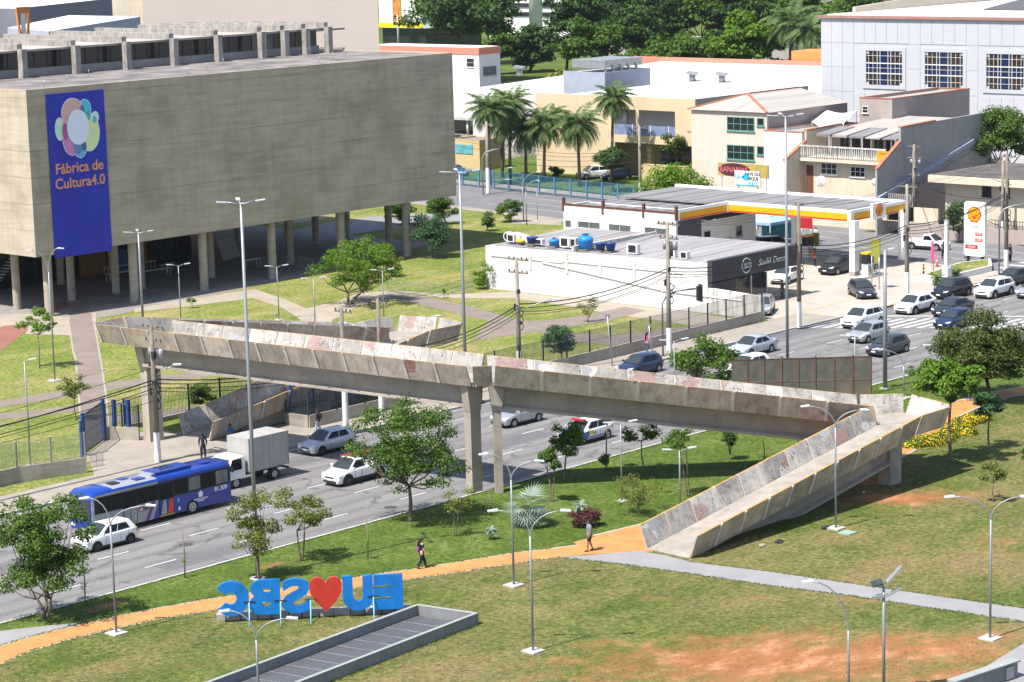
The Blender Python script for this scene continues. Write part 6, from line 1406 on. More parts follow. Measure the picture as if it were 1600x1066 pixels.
for x0, x1 in ((171.0, 173.3), (173.4, 175.6)):
    o = MB().box(x0 + .05, x1 - .05, SY0 + .02, SY0 + .06, .15, 2.7).build('shop_window', mm['glass_dark'], shop)
    for xx in (x0, x1): MB().box(xx - .05, xx + .05, SY0 - .05, SY0 + .12, .1, 2.74).build('window_post', mm['galvan'], o)
MB().box(175.7, 175.78, SY0 + .1, SY0 + 6.4, .15, 2.7).build('shop_window', mm['glass_dark'], shop); MB().box(175.8, SX1 - .25, SY0 + 6.3, SY0 + 6.5, 0, 4.4).build('back_wall', mm['shop_dark'], shop); MB().box(SX0 + .3, SX1, SY0 + .3, SY0 + 6.3, 2.76, 2.84).build('porch_ceiling', mm['white_clean'], shop)
for xx, yy_ in ((SX1 + .2, SY0), (SX1 + .2, SY0 + 6)): MB().box(xx - .12, xx + .12, yy_ - .12, yy_ + .12, 0, 2.75).build('porch_post', mm['shop_dark'], shop)
for z in (.5, .95): MB().bar((175.8, SY0 - .1, z), (SX1 + .2, SY0 - .1, z), .05, .05).build('handrail', FYL, shop)
for k_, (yy0, yy1, z) in enumerate(((136, 150, 3.35), (150, 159, 3.2))): MB().box(SX0 - .09, SX0 - .004, yy0, yy1, z, z + .1).build('wall_pipe', mm['white_clean'], shop)
MB().bar((SX0 - .08, 152.5, 3.1), (SX0 - .08, 138.5, 1.75), .07, .14).build('cable_tray', mm['white_clean'], shop); MB().bar((SX0 - .08, 138.4, 1.7), (SX0 - .08, 129.5, 1.55), .07, .1).build('cable_tray', mm['white_clean'], shop)
for yy0 in (137, 141.5, 145.5, 149.5, 154): MB().box(SX0 - .1, SX0 - .003, yy0 - .12, yy0 + .12, 2.3, 4.1).build('pilaster', mm['white_wall'], shop)
bw_ = T('boundary_wall', 'stained white boundary wall running on from the shop corner', 'wall', (167.7, 130, 0))
MB().prism([(167.55, 127.3), (167.8, 127.3), (167.8, 133.2), (167.55, 133.2)], 0, [2.1, 2.1, 2.35, 2.35]).build('wall_panel', mm['old_white'], bw_)
# tanks and machines on the shop roof
TB = M('tank_blue', (.02, .20, .55), .4, var=.15); TB2 = M('tank_navy', (.015, .05, .2), .4, var=.2)
def rz_(x): return 4.35
def tank(label, px, r, h, mat, kind='drum'):
    y = ON(px, 380, x=169.3).y; t = T('water_tank', label, 'water tank', (169.3, y, 4.42), 0, 'blue tanks on the shop roof')
    if kind == 'drum': pr = [(0, 0), (r * .9, 0), (r * .93, h * .3), (r * .96, h * .32), (r * .96, h * .5), (r, h * .52), (r, h * .72), (r * .8, h * .82), (r * .4, h * .92), (0, h * .94)]
    else: pr = [(0, 0), (r * .72, 0), (r, h * .9), (r * 1.06, h * .92), (r * 1.02, h), (0, h * 1.04)]
    MB().lathe(pr, (0, 0, 0), 18).build('tank_body', mat, t, False); MB().lathe([(0, h * .93), (r * .38, h * .93), (r * .38, h * 1.02), (0, h * 1.03)], (0, 0, 0), 12).build('lid', TB2 if mat is TB else TB, t, False)
    MB().box(-r * .9, r * .9, -r * .9, r * .9, -.2, -.005).build('stand', mm['wood_pole'], t, False); return t
tank('leftmost tapered navy tank on the shop roof', 832, .56, .62, TB2, 'cup'); tank('rounded light blue tank, second on the shop roof', 866, .5, .72, TB); tank('largest ribbed blue tank in the middle of the shop roof', 915, .72, 1.35, TB); tank('low tapered navy tank right of the largest tank', 938, .5, .66, TB2, 'cup'); tank('rightmost tapered navy tank with white legs', 954, .48, .75, TB2, 'cup')
def acunit(label, px, py, w=.9, h=.7, x=169.4, z=4.4):
    y = ON(px, py, x=x).y; t = T('air_conditioner', label, 'air conditioner', (x, y, z), 0, 'air conditioners on the shop roof')
    MB().box(-.22, .22, -w / 2, w / 2, 0, h).build('casing', mm['white_clean'], t, False); MB().box(-.24, -.221, -w * .36, w * .36, h * .12, h * .88).build('fan_grille', mm['trim_black'], t, False); return t
acunit('air conditioner leftmost among the machines on the shop roof', 800, 378); acunit('flat air conditioner before the second tank', 842, 384, 1.2, .5); acunit('air conditioner just left of the largest tank', 884, 380, 1.1, .9); acunit('dark-fronted air conditioner touching the largest tank', 897, 380, .7, .9); acunit('lone white air conditioner in the middle of the roof edge', 990, 390, 1.2, .85); acunit('white air conditioner behind the utility pole on the roof', 1050, 392, .9, .8); acunit('rightmost air conditioner on the shop roof', 1070, 388, .8, .6)
vt = T('roof_fan', 'round white exhaust fan with duct at the left end of the shop roof', 'fan', (169.8, ON(795, 375, x=169.8).y, 4.4))
MB().cyl((-.3, 0, .4), (.3, 0, .4), .42, n=18).build('drum', mm['white_clean'], vt, False); MB().cyl((-.31, 0, .4), (-.302, 0, .4), .32, n=16).build('fan_face', mm['trim_black'], vt, False); m = MB(); m.prism([(-.3, -2.6), (.5, -2.6), (.5, -.6), (-.3, -.6)], 0, [.5, .5, .8, .8]); m.build('duct', mm['old_white'], vt, False)
yt = T('yellow_bundle', 'yellow tarpaulin bundle beside the roof fan', 'tarpaulin', (169.2, ON(812, 380, x=169.2).y, 4.42)); m = MB(); m.ell((0, 0, .12), (.25, .5, .2)); m.ell((.1, -.25, .14), (.2, .3, .18)); m.build('cover', M('tarp_yellow', (.6, .36, .03), .7), yt, False)
# taller white annex with red trim and strip windows
an = T('annex_building', 'taller white station annex with red roof trim and strip windows', 'building', (187, 160, 0))
AX0, AX1 = 184.8, 188.7; a0 = ON(1056, 345, x=AX0).y; a1 = ON(880, 320, x=AX0).y; AZ1 = ON(960, 327, x=AX0).z
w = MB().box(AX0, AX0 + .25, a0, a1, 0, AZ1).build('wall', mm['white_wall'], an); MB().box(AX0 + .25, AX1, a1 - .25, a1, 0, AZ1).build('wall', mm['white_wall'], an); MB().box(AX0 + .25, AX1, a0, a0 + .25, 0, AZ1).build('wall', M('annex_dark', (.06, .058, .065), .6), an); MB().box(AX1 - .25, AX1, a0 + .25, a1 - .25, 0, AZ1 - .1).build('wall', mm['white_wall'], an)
MB().bar((AX0 + .1, a0, AZ1 + .09), (AX0 + .1, a1, AZ1 + .09), .3, .14).build('roof_trim', mm['rust_brown'], an)
for u in (.0, .36, .72, 1.0): MB().box(AX0 - .06, AX0 + .2, a1 + (a0 - a1) * u - .12, a1 + (a0 - a1) * u + .12, AZ1 - .6, AZ1 + .75).build('trim_post', mm['rust_brown'], an)
for pa, pb in ((883, 893), (903, 938), (951, 986), (1007, 1043)):
    ya, yb = ON(pb, 345, x=AX0).y, ON(pa, 345, x=AX0).y; window(an, '-x', AX0, ya, yb, AZ1 - 2.25, AZ1 - 1.45, max(1, round((yb - ya) / 1.6)), 1, mm['white_clean'], mm['glass_grey'])
nr = 14
for i in range(nr):
    y0 = a0 + .3 + (a1 - a0 - .6) * i / nr; y1 = a0 + .3 + (a1 - a0 - .6) * (i + 1) / nr - .03
    MB().box(AX0 + .27, 192.3, y0, y1, AZ1 - .3, AZ1 - .16 + .03 * (i % 2)).build('roof_sheet', mm['sheet_grey'], an)

# ------------------------------------------------------------------ filling station
can = T('station_canopy', 'flat filling station canopy with white, yellow and red fascia on white pillars', 'canopy', (197, 145, 0))
CZ0, CZ1 = 5.1, 6.15; FY = M('fascia_yellow', (.66, .33, .008), .45, var=.04); FR = M('fascia_red', (.60, .025, .012), .45, var=.04); FWH = M('fascia_white', (.8, .79, .77), .4, var=.03)
poly = [(193.0, 136.2), (202.4, 136.2), (202.4, 165.0), (183.5, 165.0), (192.35, 165.0), (192.35, 151.0), (193.0, 151.0)]
for i in range(19):
    y0 = 136.5 + i * 1.5; y1 = y0 + 1.47
    x0 = 193.2 if y0 < 150.4 else 192.5
    MB().box(x0, 202.2, y0, min(y1, 164.9), CZ1 - .38, CZ1 - .26 + .03 * (i % 2)).build('roof_sheet', mm['sheet_grey'], can)
MB().box(193.1, 202.3, 136.3, 164.9, CZ0 + .2, CZ0 + .3).build('soffit', mm['white_clean'], can)
def fascia(a, b, n):
    a, b, n = Vector(a), Vector(b), Vector(n); d = (b - a).normalized(); L = (b - a).length
    o = MB().ext([a + Vector((0, 0, CZ0)), b + Vector((0, 0, CZ0)), b + Vector((0, 0, CZ1)), a + Vector((0, 0, CZ1))], -n * .2).build('fascia', FWH, can)
    i0, i1 = a + d * .35, b - d * .35
    MB().ext([i0 + Vector((0, 0, CZ0 + .16)), i1 + Vector((0, 0, CZ0 + .16)), i1 + Vector((0, 0, CZ0 + .74)), i0 + Vector((0, 0, CZ0 + .74))], n * .02).build('yellow_band', FY, o)
    MB().ext([i0 + Vector((0, 0, CZ0 + .03)), i1 + Vector((0, 0, CZ0 + .03)), i1 + Vector((0, 0, CZ0 + .155)), i0 + Vector((0, 0, CZ0 + .155))], n * .02).build('red_band', FR, o)
fascia((193.0, 136.2, 0), (193.0, 151.2, 0), (-1, 0, 0)); fascia((193.2, 136.2, 0), (202.4, 136.2, 0), (0, -1, 0)); fascia((202.4, 136.2, 0), (202.4, 165, 0), (1, 0, 0)); fascia((185.0, a0 - .06, 0), (193.0, a0 - .06, 0), (0, -1, 0))
def shell(cx, cy, r): 
    out = []
    for i in range(22):
        a = R(-38 + 256 * i / 21); k_ = 1 + .045 * math.cos(i * math.pi * 2 / 3); out.append((cx + r * k_ * math.cos(a), cy + r * .92 * k_ * math.sin(a)))
    return out + [(cx - r * .62, cy - r * .72), (cx - r * .5, cy - r * 1.0), (cx + r * .5, cy - r * 1.0), (cx + r * .62, cy - r * .72)]
def emblem(o3, xd, r, parent, key):
    n = Vector(xd).cross(Vector((0, 0, 1)))
    place('emblem_back', curve_mesh(key + 'r', loops=[shell(0, 0, r)], extrude=.015), FR, o3, xd, (0, 0, 1), parent); place('emblem_face', curve_mesh(key + 'y', loops=[shell(0, 0, r * .86)], extrude=.012), FY, Vector(o3) + n * .02, xd, (0, 0, 1), parent)
    m = MB()
    for k_ in range(-2, 3):
        a = R(90 + k_ * 22); d = Vector(xd).normalized() * math.cos(a) + Vector((0, 0, math.sin(a))); p = Vector(o3) + n * .036 + Vector((0, 0, -r * .6)); m.bar(p, p + d * r * 1.2, r * .045, r * .045)
    m.build('emblem_ribs', FR, parent)
o = MB().box(196.2, 198.4, 135.9, 136.14, CZ0 - .15, CZ1 + .3).build('emblem_panel', FWH, can); emblem((197.3, 135.86, CZ0 + .72), (1, 0, 0), .62, o, 'sh1')
for lb, (px, py) in (('', (1335, 431)), ('', (1244, 402)), ('', (1184, 388)), ('', (1420, 410))):
    p = G(px, py, FC); p.x = min(p.x, 201.5); MB().box(p.x - .38, p.x + .38, p.y - .3, p.y + .3, 0, CZ0 + .2).build('pillar', FWH, can); MB().box(p.x - .42, p.x + .42, p.y - .34, p.y + .34, .0, .5).build('pillar_foot', mm['grey_wall'], can)
SG = M('sign_green', (.25, .25, .05), .5); SR = M('sign_red', (.38, .02, .03), .5, var=.1)
def pump(label, px, py):
    p = G(px, py, FC); t = T('fuel_pump', label, 'fuel pump', p, 0, 'fuel pumps'); MB().box(-2.2, 2.2, -.6, .6, 0, .16).build('island', mm['kerb_white'], t, False)
    MB().box(-.5, .5, -.35, .35, .16, 1.3).build('cabinet', mm['white_clean'], t, False); MB().box(-.55, .55, -.3, .3, 1.302, 2.2).build('display', mm['trim_black'], t, False); MB().box(-.6, .6, -.4, .4, 2.202, 2.35).build('hood', FY, t, False)
    for s_ in (-1, 1):
        for u in (-.3, .3): MB().tube([(u, s_ * .36, 1.2), (u, s_ * .55, .8), (u + .1, s_ * .5, .45), (u + .18, s_ * .4, 1.0)], .03, 6).build('hose', mm['trim_black'], t, False)
        MB().box(-.25, .25, min(s_ * .352, s_ * .37), max(s_ * .352, s_ * .37), .3, 1.0).build('side_panel', M('pump_yellow', (.7, .45, .05), .5), t, False)
    m = MB(); m.box(1.3, 1.42, -.4, .4, 1.1, 2.4); m.build('info_board', SG, t, False); MB().cyl((1.36, 0, .16), (1.36, 0, 1.1), .04, n=6).build('board_post', mm['galvan'], t, False)
pump('fuel pump beside the black car under the canopy front', 1356, 433); pump('fuel pump at the second canopy pillar', 1262, 404)
for lb, px, py, c_, w_, h_ in (('red advertising board by the second canopy pillar', 1260, 378, SR, 1.5, 2.3), ('red advertising board beside the tent', 1176, 372, SR, 1.4, 1.9), ('green price board on a stand at the forecourt edge', 1368, 452, SG, 1.0, 1.6)):
    p = G(px, py, FC); t = T('advert_board', lb, 'sign', p); zz = 1.4 if c_ is SR else 3.0; MB().box(-.05, .05, -w_ / 2, w_ / 2, zz, zz + h_).build('board', c_, t, False)
    for s_ in (-1, 1): MB().cyl((0, s_ * w_ * .4, 0), (0, s_ * w_ * .4, zz), .05, n=6).build('post', mm['galvan'], t, False)
    if c_ is SR: place('lettering', curve_mesh('vp', text='V-Power', size=.42, extrude=.005), TWs, (p.x - .06, p.y, p.z + zz + h_ * .6), (0, -1, 0), (0, 0, 1), t)
# station kiosk, tent
ki = T('station_kiosk', 'white service kiosk with small windows under the canopy', 'kiosk', (196, 154, 0)); block(ki, 189.0, 199.8, 152.6, 158.5, 0, 4.2, mm['white_clean'], mm['sheet_grey'], .2)
for y0 in (189.6, 191.4, 196.5): window(ki, '-y', 152.6, y0, y0 + 1.0, 2.1, 3.2, 1, 1, mm['galvan'], mm['glass_dark'])
MB().box(194.9, 195.8, 152.55, 152.598, .1, 2.2).build('door', mm['grey_wall'], ki); MB().box(193.2, 194.6, 152.55, 152.598, .8, 2.9).build('notice', mm['white_paint'], ki)
tp = G(1196, 378, FC); tn = T('tent', 'pale blue party tent behind the canopy pillars', 'tent', tp); TBL = M('tent_blue', (.30, .46, .72), .7, var=.1)
m = MB(); c4 = [(-1.8, -2.0, 2.3), (2.0, -2.0, 2.3), (2.0, 2.0, 2.3), (-1.8, 2.0, 2.3)]; m.add(c4 + [(.1, -.4, 3.5), (.1, .4, 3.5)], [(0, 1, 4), (1, 2, 5, 4), (2, 3, 5), (3, 0, 4, 5)]); m.ext([(x, y, 2.3) for x, y, z in c4], (0, 0, -.3)); m.build('roof_cloth', TBL, tn, False)
for x, y, z in c4: MB().cyl((x * .97, y * .97, 0), (x * .97, y * .97, 2.3), .04, n=6).build('leg', mm['white_clean'], tn, False)
MB().box(1.9, 1.96, -1.9, 1.9, .3, 2.0).build('side_cloth', M('tent_teal', (.12, .40, .48), .7), tn, False)
# price totem
tt = T('price_totem', 'tall white fuel price totem with a red and yellow emblem', 'sign', (206.0, 130.6, 0)); ty0, ty1 = 129.3, 131.6
tx = 205.4
m = MB(); m.box(tx, tx + .42, ty0, ty1, .75, 6.0); me = m.mesh('panel', FWH); bm = bmesh.new(); bm.from_mesh(me); bmesh.ops.bevel(bm, geom=[e for e in bm.edges if abs(e.verts[0].co.x - e.verts[1].co.x) > .1], offset=.12, segments=3, affect='EDGES'); bm.to_mesh(me); bm.free(); link('panel', me, tt)
for y in (ty0 + .35, ty1 - .35): MB().box(tx + .1, tx + .32, y - .12, y + .12, 0, .78).build('leg', mm['trim_black'], tt)
emblem((tx - .02, (ty0 + ty1) / 2, 4.85), (0, -1, 0), .78, tt, 'sh2'); yc = (ty0 + ty1) / 2
wtext('small_lettering', 'Duda', mm['trim_black'], (tx - .01, yc, 3.62), (0, -1, 0), (0, 0, 1), .38, tt, .006)
for z in (3.1, 2.5, 1.95): MB().box(tx - .012, tx - .002, ty0 + .15, ty1 - .15, z + .22, z + .235).build('rule_line', mm['grey_wall'], tt)
for z in (2.9, 2.32): MB().box(tx - .014, tx - .002, ty0 + .2, ty0 + 1.05, z - .16, z + .2).build('price_digits', M('led_red', (.42, .12, .1), .5, var=.3, sc=9), tt); wtext('price', '5,79' if z > 2.5 else '3,99', mm['white_paint'], (tx - .02, ty0 + .62, z + .02), (0, -1, 0), (0, 0, 1), .3, tt, .004); wtext('fuel_name', 'Gasolina' if z > 2.5 else 'Etanol', mm['grey_wall'], (tx - .008, ty1 - .55, z + .1), (0, -1, 0), (0, 0, 1), .18, tt, .004)
MB().box(tx - .014, tx - .002, ty0 + .75, ty1 - .15, 1.45, 1.85).build('red_label', FR, tt); wtext('label_text', 'Diesel', mm['white_paint'], (tx - .02, yc + .3, 1.66), (0, -1, 0), (0, 0, 1), .34, tt, .005)
pl = T('planter', 'low white planter wedge at the station corner', 'planter', G(1500, 430, 0)); pp = [G(1440, 440, 0), G(1462, 446, 0), G(1550, 425, 0), G(1548, 414, 0), G(1500, 420, 0)]
MB().prism([(p.x, p.y) for p in pp], 0, .62).build('wall', mm['white_clean'], pl); cc = sum(pp, Vector()) / 5; MB().prism([((p.x - cc.x) * .9 + cc.x, (p.y - cc.y) * .86 + cc.y) for p in pp], .622, .66).build('planting_bed', mm['lawn_far'], pl)
for lb, px, py, s_ in (('spiky cycad at the tip of the white planter', 1466, 436, 1), ('spiky cycad beside the white post in the planter', 1491, 428, 2)): palm('cycad', lb, G(px, py, .65), .12, .95, mm['palm_leaf'], mm['bark'], s_ + 40, 'cycads in the planter', 18, .12, cat='cycad')
p = G(1479, 433, .6); t = T('white_post', 'plain white square post standing in the station planter', 'post', p); MB().box(-.16, .16, -.16, .16, 0, 5.2).build('shaft', mm['white_clean'], t, False); MB().box(-.32, .32, -.32, .32, 0, .9).build('foot', mm['white_clean'], t, False); MB().box(-.19, .19, -.19, .19, 5.202, 5.3).build('cap', mm['white_clean'], t, False)
p = G(1455, 418, FC); t = T('feather_flag', 'slim pink feather flag beside the planter', 'flag', p); MB().cyl((0, 0, 0), (0, 0, 2.6), .02, n=6).build('pole', mm['galvan'], t, False); m = MB(); m.ext([(0, .02, .5), (0, -.3, .7), (0, -.36, 1.7), (0, -.22, 2.45), (0, .02, 2.6)], (.02, 0, 0)); m.build('cloth', M('flag_pink', (.72, .06, .22), .7), t, False)
p = G(1443, 428, FC); t = T('bollard', 'short black and yellow bollard at the planter tip', 'bollard', p); MB().cyl((0, 0, 0), (0, 0, .9), .09, n=10).build('post', mm['trim_black'], t, False)
for z in (.25, .6): MB().cyl((0, 0, z), (0, 0, z + .16), .094, n=10).build('band', FY, t, False)
p = G(1464, 416, FC); t = T('traffic_cone', 'red and white marker cone behind the planter', 'cone', p); MB().lathe([(0, 1.0), (.04, 1.0), (.12, 0.05), (.2, .05), (.2, 0)], (0, 0, 0), 10).build('cone', M('cone_red', (.55, .06, .03), .6), t, False); MB().lathe([(.077, .62), (.1, .45)], (0, 0, 0), 10).build('band', mm['white_paint'], t, False)
p = G(1226, 372, FC); t = T('feather_flag', 'purple feather flag near the grey estate car', 'flag', p); MB().cyl((0, 0, 0), (0, 0, 2.4), .02, n=6).build('pole', mm['galvan'], t, False); m = MB(); m.ext([(0, .02, .5), (0, -.34, .7), (0, -.2, 2.2), (0, .02, 2.4)], (.02, 0, 0)); m.build('cloth', M('flag_purple', (.22, .08, .38), .7), t, False)

# ------------------------------------------------------------------ background buildings
def yz(px, py, x): q = ON(px, py, x=x); return q.y, q.z
# big white temple with lattice windows
TX = 270.0; te = T('temple_building', 'large pale panel-clad hall with coloured lattice windows at the upper right', 'building', (TX, 170, 0))
ty1, tz1 = yz(1283, 24, TX); ty0 = 138.0
wo = MB().box(TX, TX + .4, ty0, ty1, 0, tz1 - .35).build('wall', mm['temple_panel'], te); MB().box(TX + .4, TX + 60, ty1 - .4, ty1, 0, tz1 - .35).build('wall', mm['temple_panel'], te)
MB().box(TX - .35, TX + 60, ty0, ty1 + .35, tz1 - .349, tz1).build('roof_edge', mm['brown_trim'], te)
MB().box(TX + .6, TX + 60, ty0, ty1 - .5, tz1 + .002, tz1 + .1).build('roof', mm['white_clean'], te); MB().prism([(TX + 14, ty0), (TX + 60, ty0), (TX + 60, ty1 - 9), (TX + 14, ty1 - 16)], tz1 + .12, [tz1 + .3, tz1 + 3, tz1 + 3, tz1 + .3]).build('dark_roof', M('dark_roof', (.09, .09, .095), .7, var=.3), te)
m = MB(); m.prism([(TX + 6, ty1 - 1.2), (TX + 58, ty1 - 1.2), (TX + 58, ty1 - .8), (TX + 6, ty1 - .8)], tz1 + .102, [tz1 + .8, tz1 + 3.2, tz1 + 3.2, tz1 + .8]); m.build('parapet', mm['cream_wall'], te)
wins = [(1354, 1410, 80, 133), (1446, 1505, 82, 137), (1542, 1600, 85, 140)]
wr = [(*sorted((yz(a, (c + d) / 2, TX)[0], yz(b, (c + d) / 2, TX)[0])), yz((a + b) / 2, d, TX)[1], yz((a + b) / 2, c, TX)[1]) for a, b, c, d in wins]
ph = (tz1 - .35) / 6.2; zr = [tz1 - .35 - ph * i for i in range(7)]; pw = 1.72; ny = int((ty1 - ty0) / pw)
for i in range(ny):
    for j in range(5):
        yb = ty1 - i * pw - .02; ya = yb - pw + .04; zb = zr[j] - .02; za = zr[j + 1] + .02
        if any(ya < w1 + .35 and yb > w0 - .35 and za < zt + .35 and zb > zb_ - .35 for w0, w1, zb_, zt in wr): continue
        MB().box(TX - .05, TX - .004, ya, yb, za, zb).build('cladding_panel', mm['temple_panel'], wo)
for w0, w1, zb_, zt in wr:
    W_, H_ = w1 - w0, zt - zb_; f = MB(); e = .16
    f.box(TX - .12, TX - .01, w0 - .55, w1 + .55, zb_ - .5, zb_ - .02); f.box(TX - .12, TX - .01, w0 - .55, w1 + .55, zt + .02, zt + .5); f.box(TX - .12, TX - .01, w0 - .55, w0 - .02, zb_ - .02, zt + .02); f.box(TX - .12, TX - .01, w1 + .02, w1 + .55, zb_ - .02, zt + .02)
    wo_ = f.build('lattice_window', mm['temple_panel'], te)
    us = [0, .07, .31, .39, .61, .69, .93, 1]; vs = [0, .08, .30, .36, .62, .68, .92, 1]
    for i in range(7):
        for j in range(7):
            if (i in (0, 6) and j in (0, 6)): continue
            mt = mm['glass_blue'] if (i == 3 or j == 3) else (mm['glass_brown'] if i in (1, 5) and j in (1, 5) else mm['glass_dark'])
            MB().box(TX - .03, TX - .006, w0 + W_ * us[i] + .012, w0 + W_ * us[i + 1] - .012, zb_ + H_ * vs[j] + .012, zb_ + H_ * vs[j + 1] - .012).build('pane', mt, wo_)
    lat = MB()
    for u in (.31, .39, .61, .69): lat.box(TX - .11, TX - .035, w0 + W_ * u - .032, w0 + W_ * u + .032, zb_, zt)
    for v_ in (.34, .64): lat.box(TX - .115, TX - .04, w0, w1, zb_ + H_ * v_ - .06, zb_ + H_ * v_ + .06)
    for v_ in (.15, .5, .86): lat.box(TX - .10, TX - .045, w0 + .1, w1 - .1, zb_ + H_ * v_ - .02, zb_ + H_ * v_ + .02)
    for u in (.07, .19, .81, .93): lat.box(TX - .095, TX - .05, w0 + W_ * u - .02, w0 + W_ * u + .02, zb_ + .1, zt - .1)
    lat.build('lattice', mm['white_paint'], wo_)
# beige two-storey with green-framed windows
BXp = 222.0; bg = T('beige_building', 'beige two-storey building with green-framed windows and a grey hipped roof', 'building', (BXp, 172, 0))
by1, bz1 = yz(1080, 171, BXp); by0 = yz(1198, 172, BXp)[0]; bx1 = ON(1324, 155, y=by0).x
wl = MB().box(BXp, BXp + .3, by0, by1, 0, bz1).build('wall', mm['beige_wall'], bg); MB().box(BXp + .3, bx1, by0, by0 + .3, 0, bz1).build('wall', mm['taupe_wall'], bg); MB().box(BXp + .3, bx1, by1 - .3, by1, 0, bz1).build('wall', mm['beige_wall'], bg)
MB().box(BXp + .35, bx1 - .05, by0 - .03, by0 - .004, 0, bz1 - 3.2).build('painted_area', M('faded_blue', (.34, .45, .52), .85, var=.2, sc=1.2), bg)
xm = (BXp + bx1) / 2; ymid = (by0 + by1) / 2
m = MB(); m.add([(BXp - .3, by0 - .3, bz1 + .01), (BXp - .3, by1 + .3, bz1 + .01), (bx1, by1 + .3, bz1 + .01), (bx1, by0 - .3, bz1 + .01), (BXp + 5.5, ymid + 1.5, bz1 + 1.5), (bx1, ymid + 1.5, bz1 + 1.5)], [(0, 1, 4), (1, 2, 5, 4), (0, 4, 5, 3), (2, 3, 5), (0, 3, 2, 1)]); fo = m.mesh('roof', mm['fibre_roof']); fixn(fo); link('roof', fo, bg)
for a_, b_2 in (((BXp - .3, by0 - .3, bz1 + .05), (BXp + 5.5, ymid + 1.5, bz1 + 1.56)), ((BXp + 5.5, ymid + 1.5, bz1 + 1.56), (bx1, ymid + 1.5, bz1 + 1.56)), ((BXp - .3, by1 + .3, bz1 + .05), (BXp + 5.5, ymid + 1.5, bz1 + 1.56))): MB().bar(a_, b_2, .3, .12).build('ridge_tiles', mm['terracotta'], bg)
for c, d in ((183, 205), (227, 250)):
    ya, yb = yz(1179, c, BXp)[0], yz(1136, c, BXp)[0]; zt = yz(1158, c, BXp)[1]; zb = yz(1158, d, BXp)[1]; window(bg, '-x', BXp, ya, yb, zb, zt, 4, 2, mm['green_frame'], mm['glass_dark'], .09)
    ya, yb = yz(1194, c, BXp)[0], yz(1183, c, BXp)[0]; window(bg, '-x', BXp, ya, yb, zb + .7, zt, 1, 1, mm['green_frame'], mm['glass_dark'], .08)
tb = T('taupe_block', 'windowless taupe block with a grey roof right of the beige building', 'building', (240, 160, 0))
q0 = ON(1343, 150, x=236); q1 = ON(1394, 150, x=236)
block(tb, 236, 252, q1.y, q0.y, 0, ON(1343, 153, x=236).z, mm['taupe_wall'], mm['fibre_roof'], .25, cap=mm['terracotta'])
window(tb, '-x', 236, q0.y - 1.2, q0.y - .4, ON(1330, 176, x=236).z, ON(1330, 165, x=236).z, 1, 2, mm['white_paint'], mm['glass_dark'])
# balcony house
HX = 221.0; ho = T('balcony_house', 'cream house with a balustraded balcony and tiled gable walls', 'house', (HX + 4, 158, 0))
hy1, hzb = yz(1257, 235, HX); hy0 = yz(1393, 240, HX)[0]; zbal = yz(1310, 248, HX)[1]; ztop = yz(1310, 228, HX)[1]
MB().box(HX, HX + .3, hy0, hy1, 0, zbal - .1).build('wall', mm['cream_wall'], ho); MB().box(HX - 1.0, HX + 8, hy0, hy1, zbal - .35, zbal).build('balcony_slab', mm['cream_wall'], ho)
bl = MB().box(HX - 1.0, HX - .8, hy0 + .1, hy1 - .1, ztop - .14, ztop).build('balustrade_rail', mm['old_white'], ho)
_bm = MB().lathe([(.05, 0), (.10, .05), (.06, .25), (.11, .5), (.06, ztop - zbal - .25), (.09, ztop - zbal - .141)], (0, 0, 0), 7).mesh('baluster', mm['old_white'])
k_ = int((hy1 - hy0) / .28)
for i in range(k_): link('baluster', _bm, bl).location = (HX - .9, hy0 + .2 + i * .28, zbal + .001)
for pa, pb, c, d in ((1283, 1308, 255, 273), (1329, 1352, 258, 274)):
    ya, yb = yz(pb, c, HX)[0], yz(pa, c, HX)[0]; window(ho, '-x', HX, ya, yb, yz(1300, d, HX)[1], yz(1300, c, HX)[1], 3, 2, mm['white_paint'], mm['glass_dark'], .08)
MB().box(HX - .03, HX + .1, yz(1271, 280, HX)[0], yz(1260, 280, HX)[0], 1.2, zbal - .9).build('door', M('door_brown', (.14, .06, .04), .6), ho)
for yy, wmt, pp_ in ((hy1 + .15, 'cream_wall', [(217.5, 0), (217.5, 7.3), (221.4, 9.1), (221.4, 10.2), (228, 10.4), (228, 0)]), (hy0 - .3, 'grey_wall', [(217.7, 0), (217.7, 6.9), (222.1, 9.5), (222.1, 10.95), (228.7, 11.15), (240, 11.35), (240, 0)])):
    m = MB(); m.ext([(x, yy - .12, z) for x, z in pp_], (0, .24, 0)); m.build('gable_wall', mm[wmt], ho)
    for a_, b_2 in ((pp_[1], pp_[2]), (pp_[3], pp_[4])): MB().bar((a_[0], yy, a_[1] + .08), (b_2[0], yy, b_2[1] + .08), .42, .14).build('gable_tiles', mm['terracotta'], ho)
m = MB(); m.ext([(x, hy0 - .43, z) for x, z in ((217.8, 3.6), (217.8, 4.1), (236, 8.6), (236, 8.1))], (0, -.3, 0)); m.build('side_ledge', mm['lightblue_wall'], ho)
m = MB(); m.ext([(x, hy0 - .43, z) for x, z in ((219.5, 0), (219.5, 3.2), (236, 7.3), (236, 0))], (0, -.08, 0)); m.build('side_dado', mm['taupe_wall'], ho)
MB().box(HX + 4, HX + 4.2, hy0 + .3, hy1 - .3, zbal, ztop + 1.2).build('back_wall', mm['grey_wall'], ho)
for k_ in range(6): MB().box(HX + 3.9, HX + 3.98, hy0 + .8 + k_ * 1.5, hy0 + 1.9 + k_ * 1.5, zbal + .2, ztop + .7).build('dark_opening', mm['glass_dark'], ho)
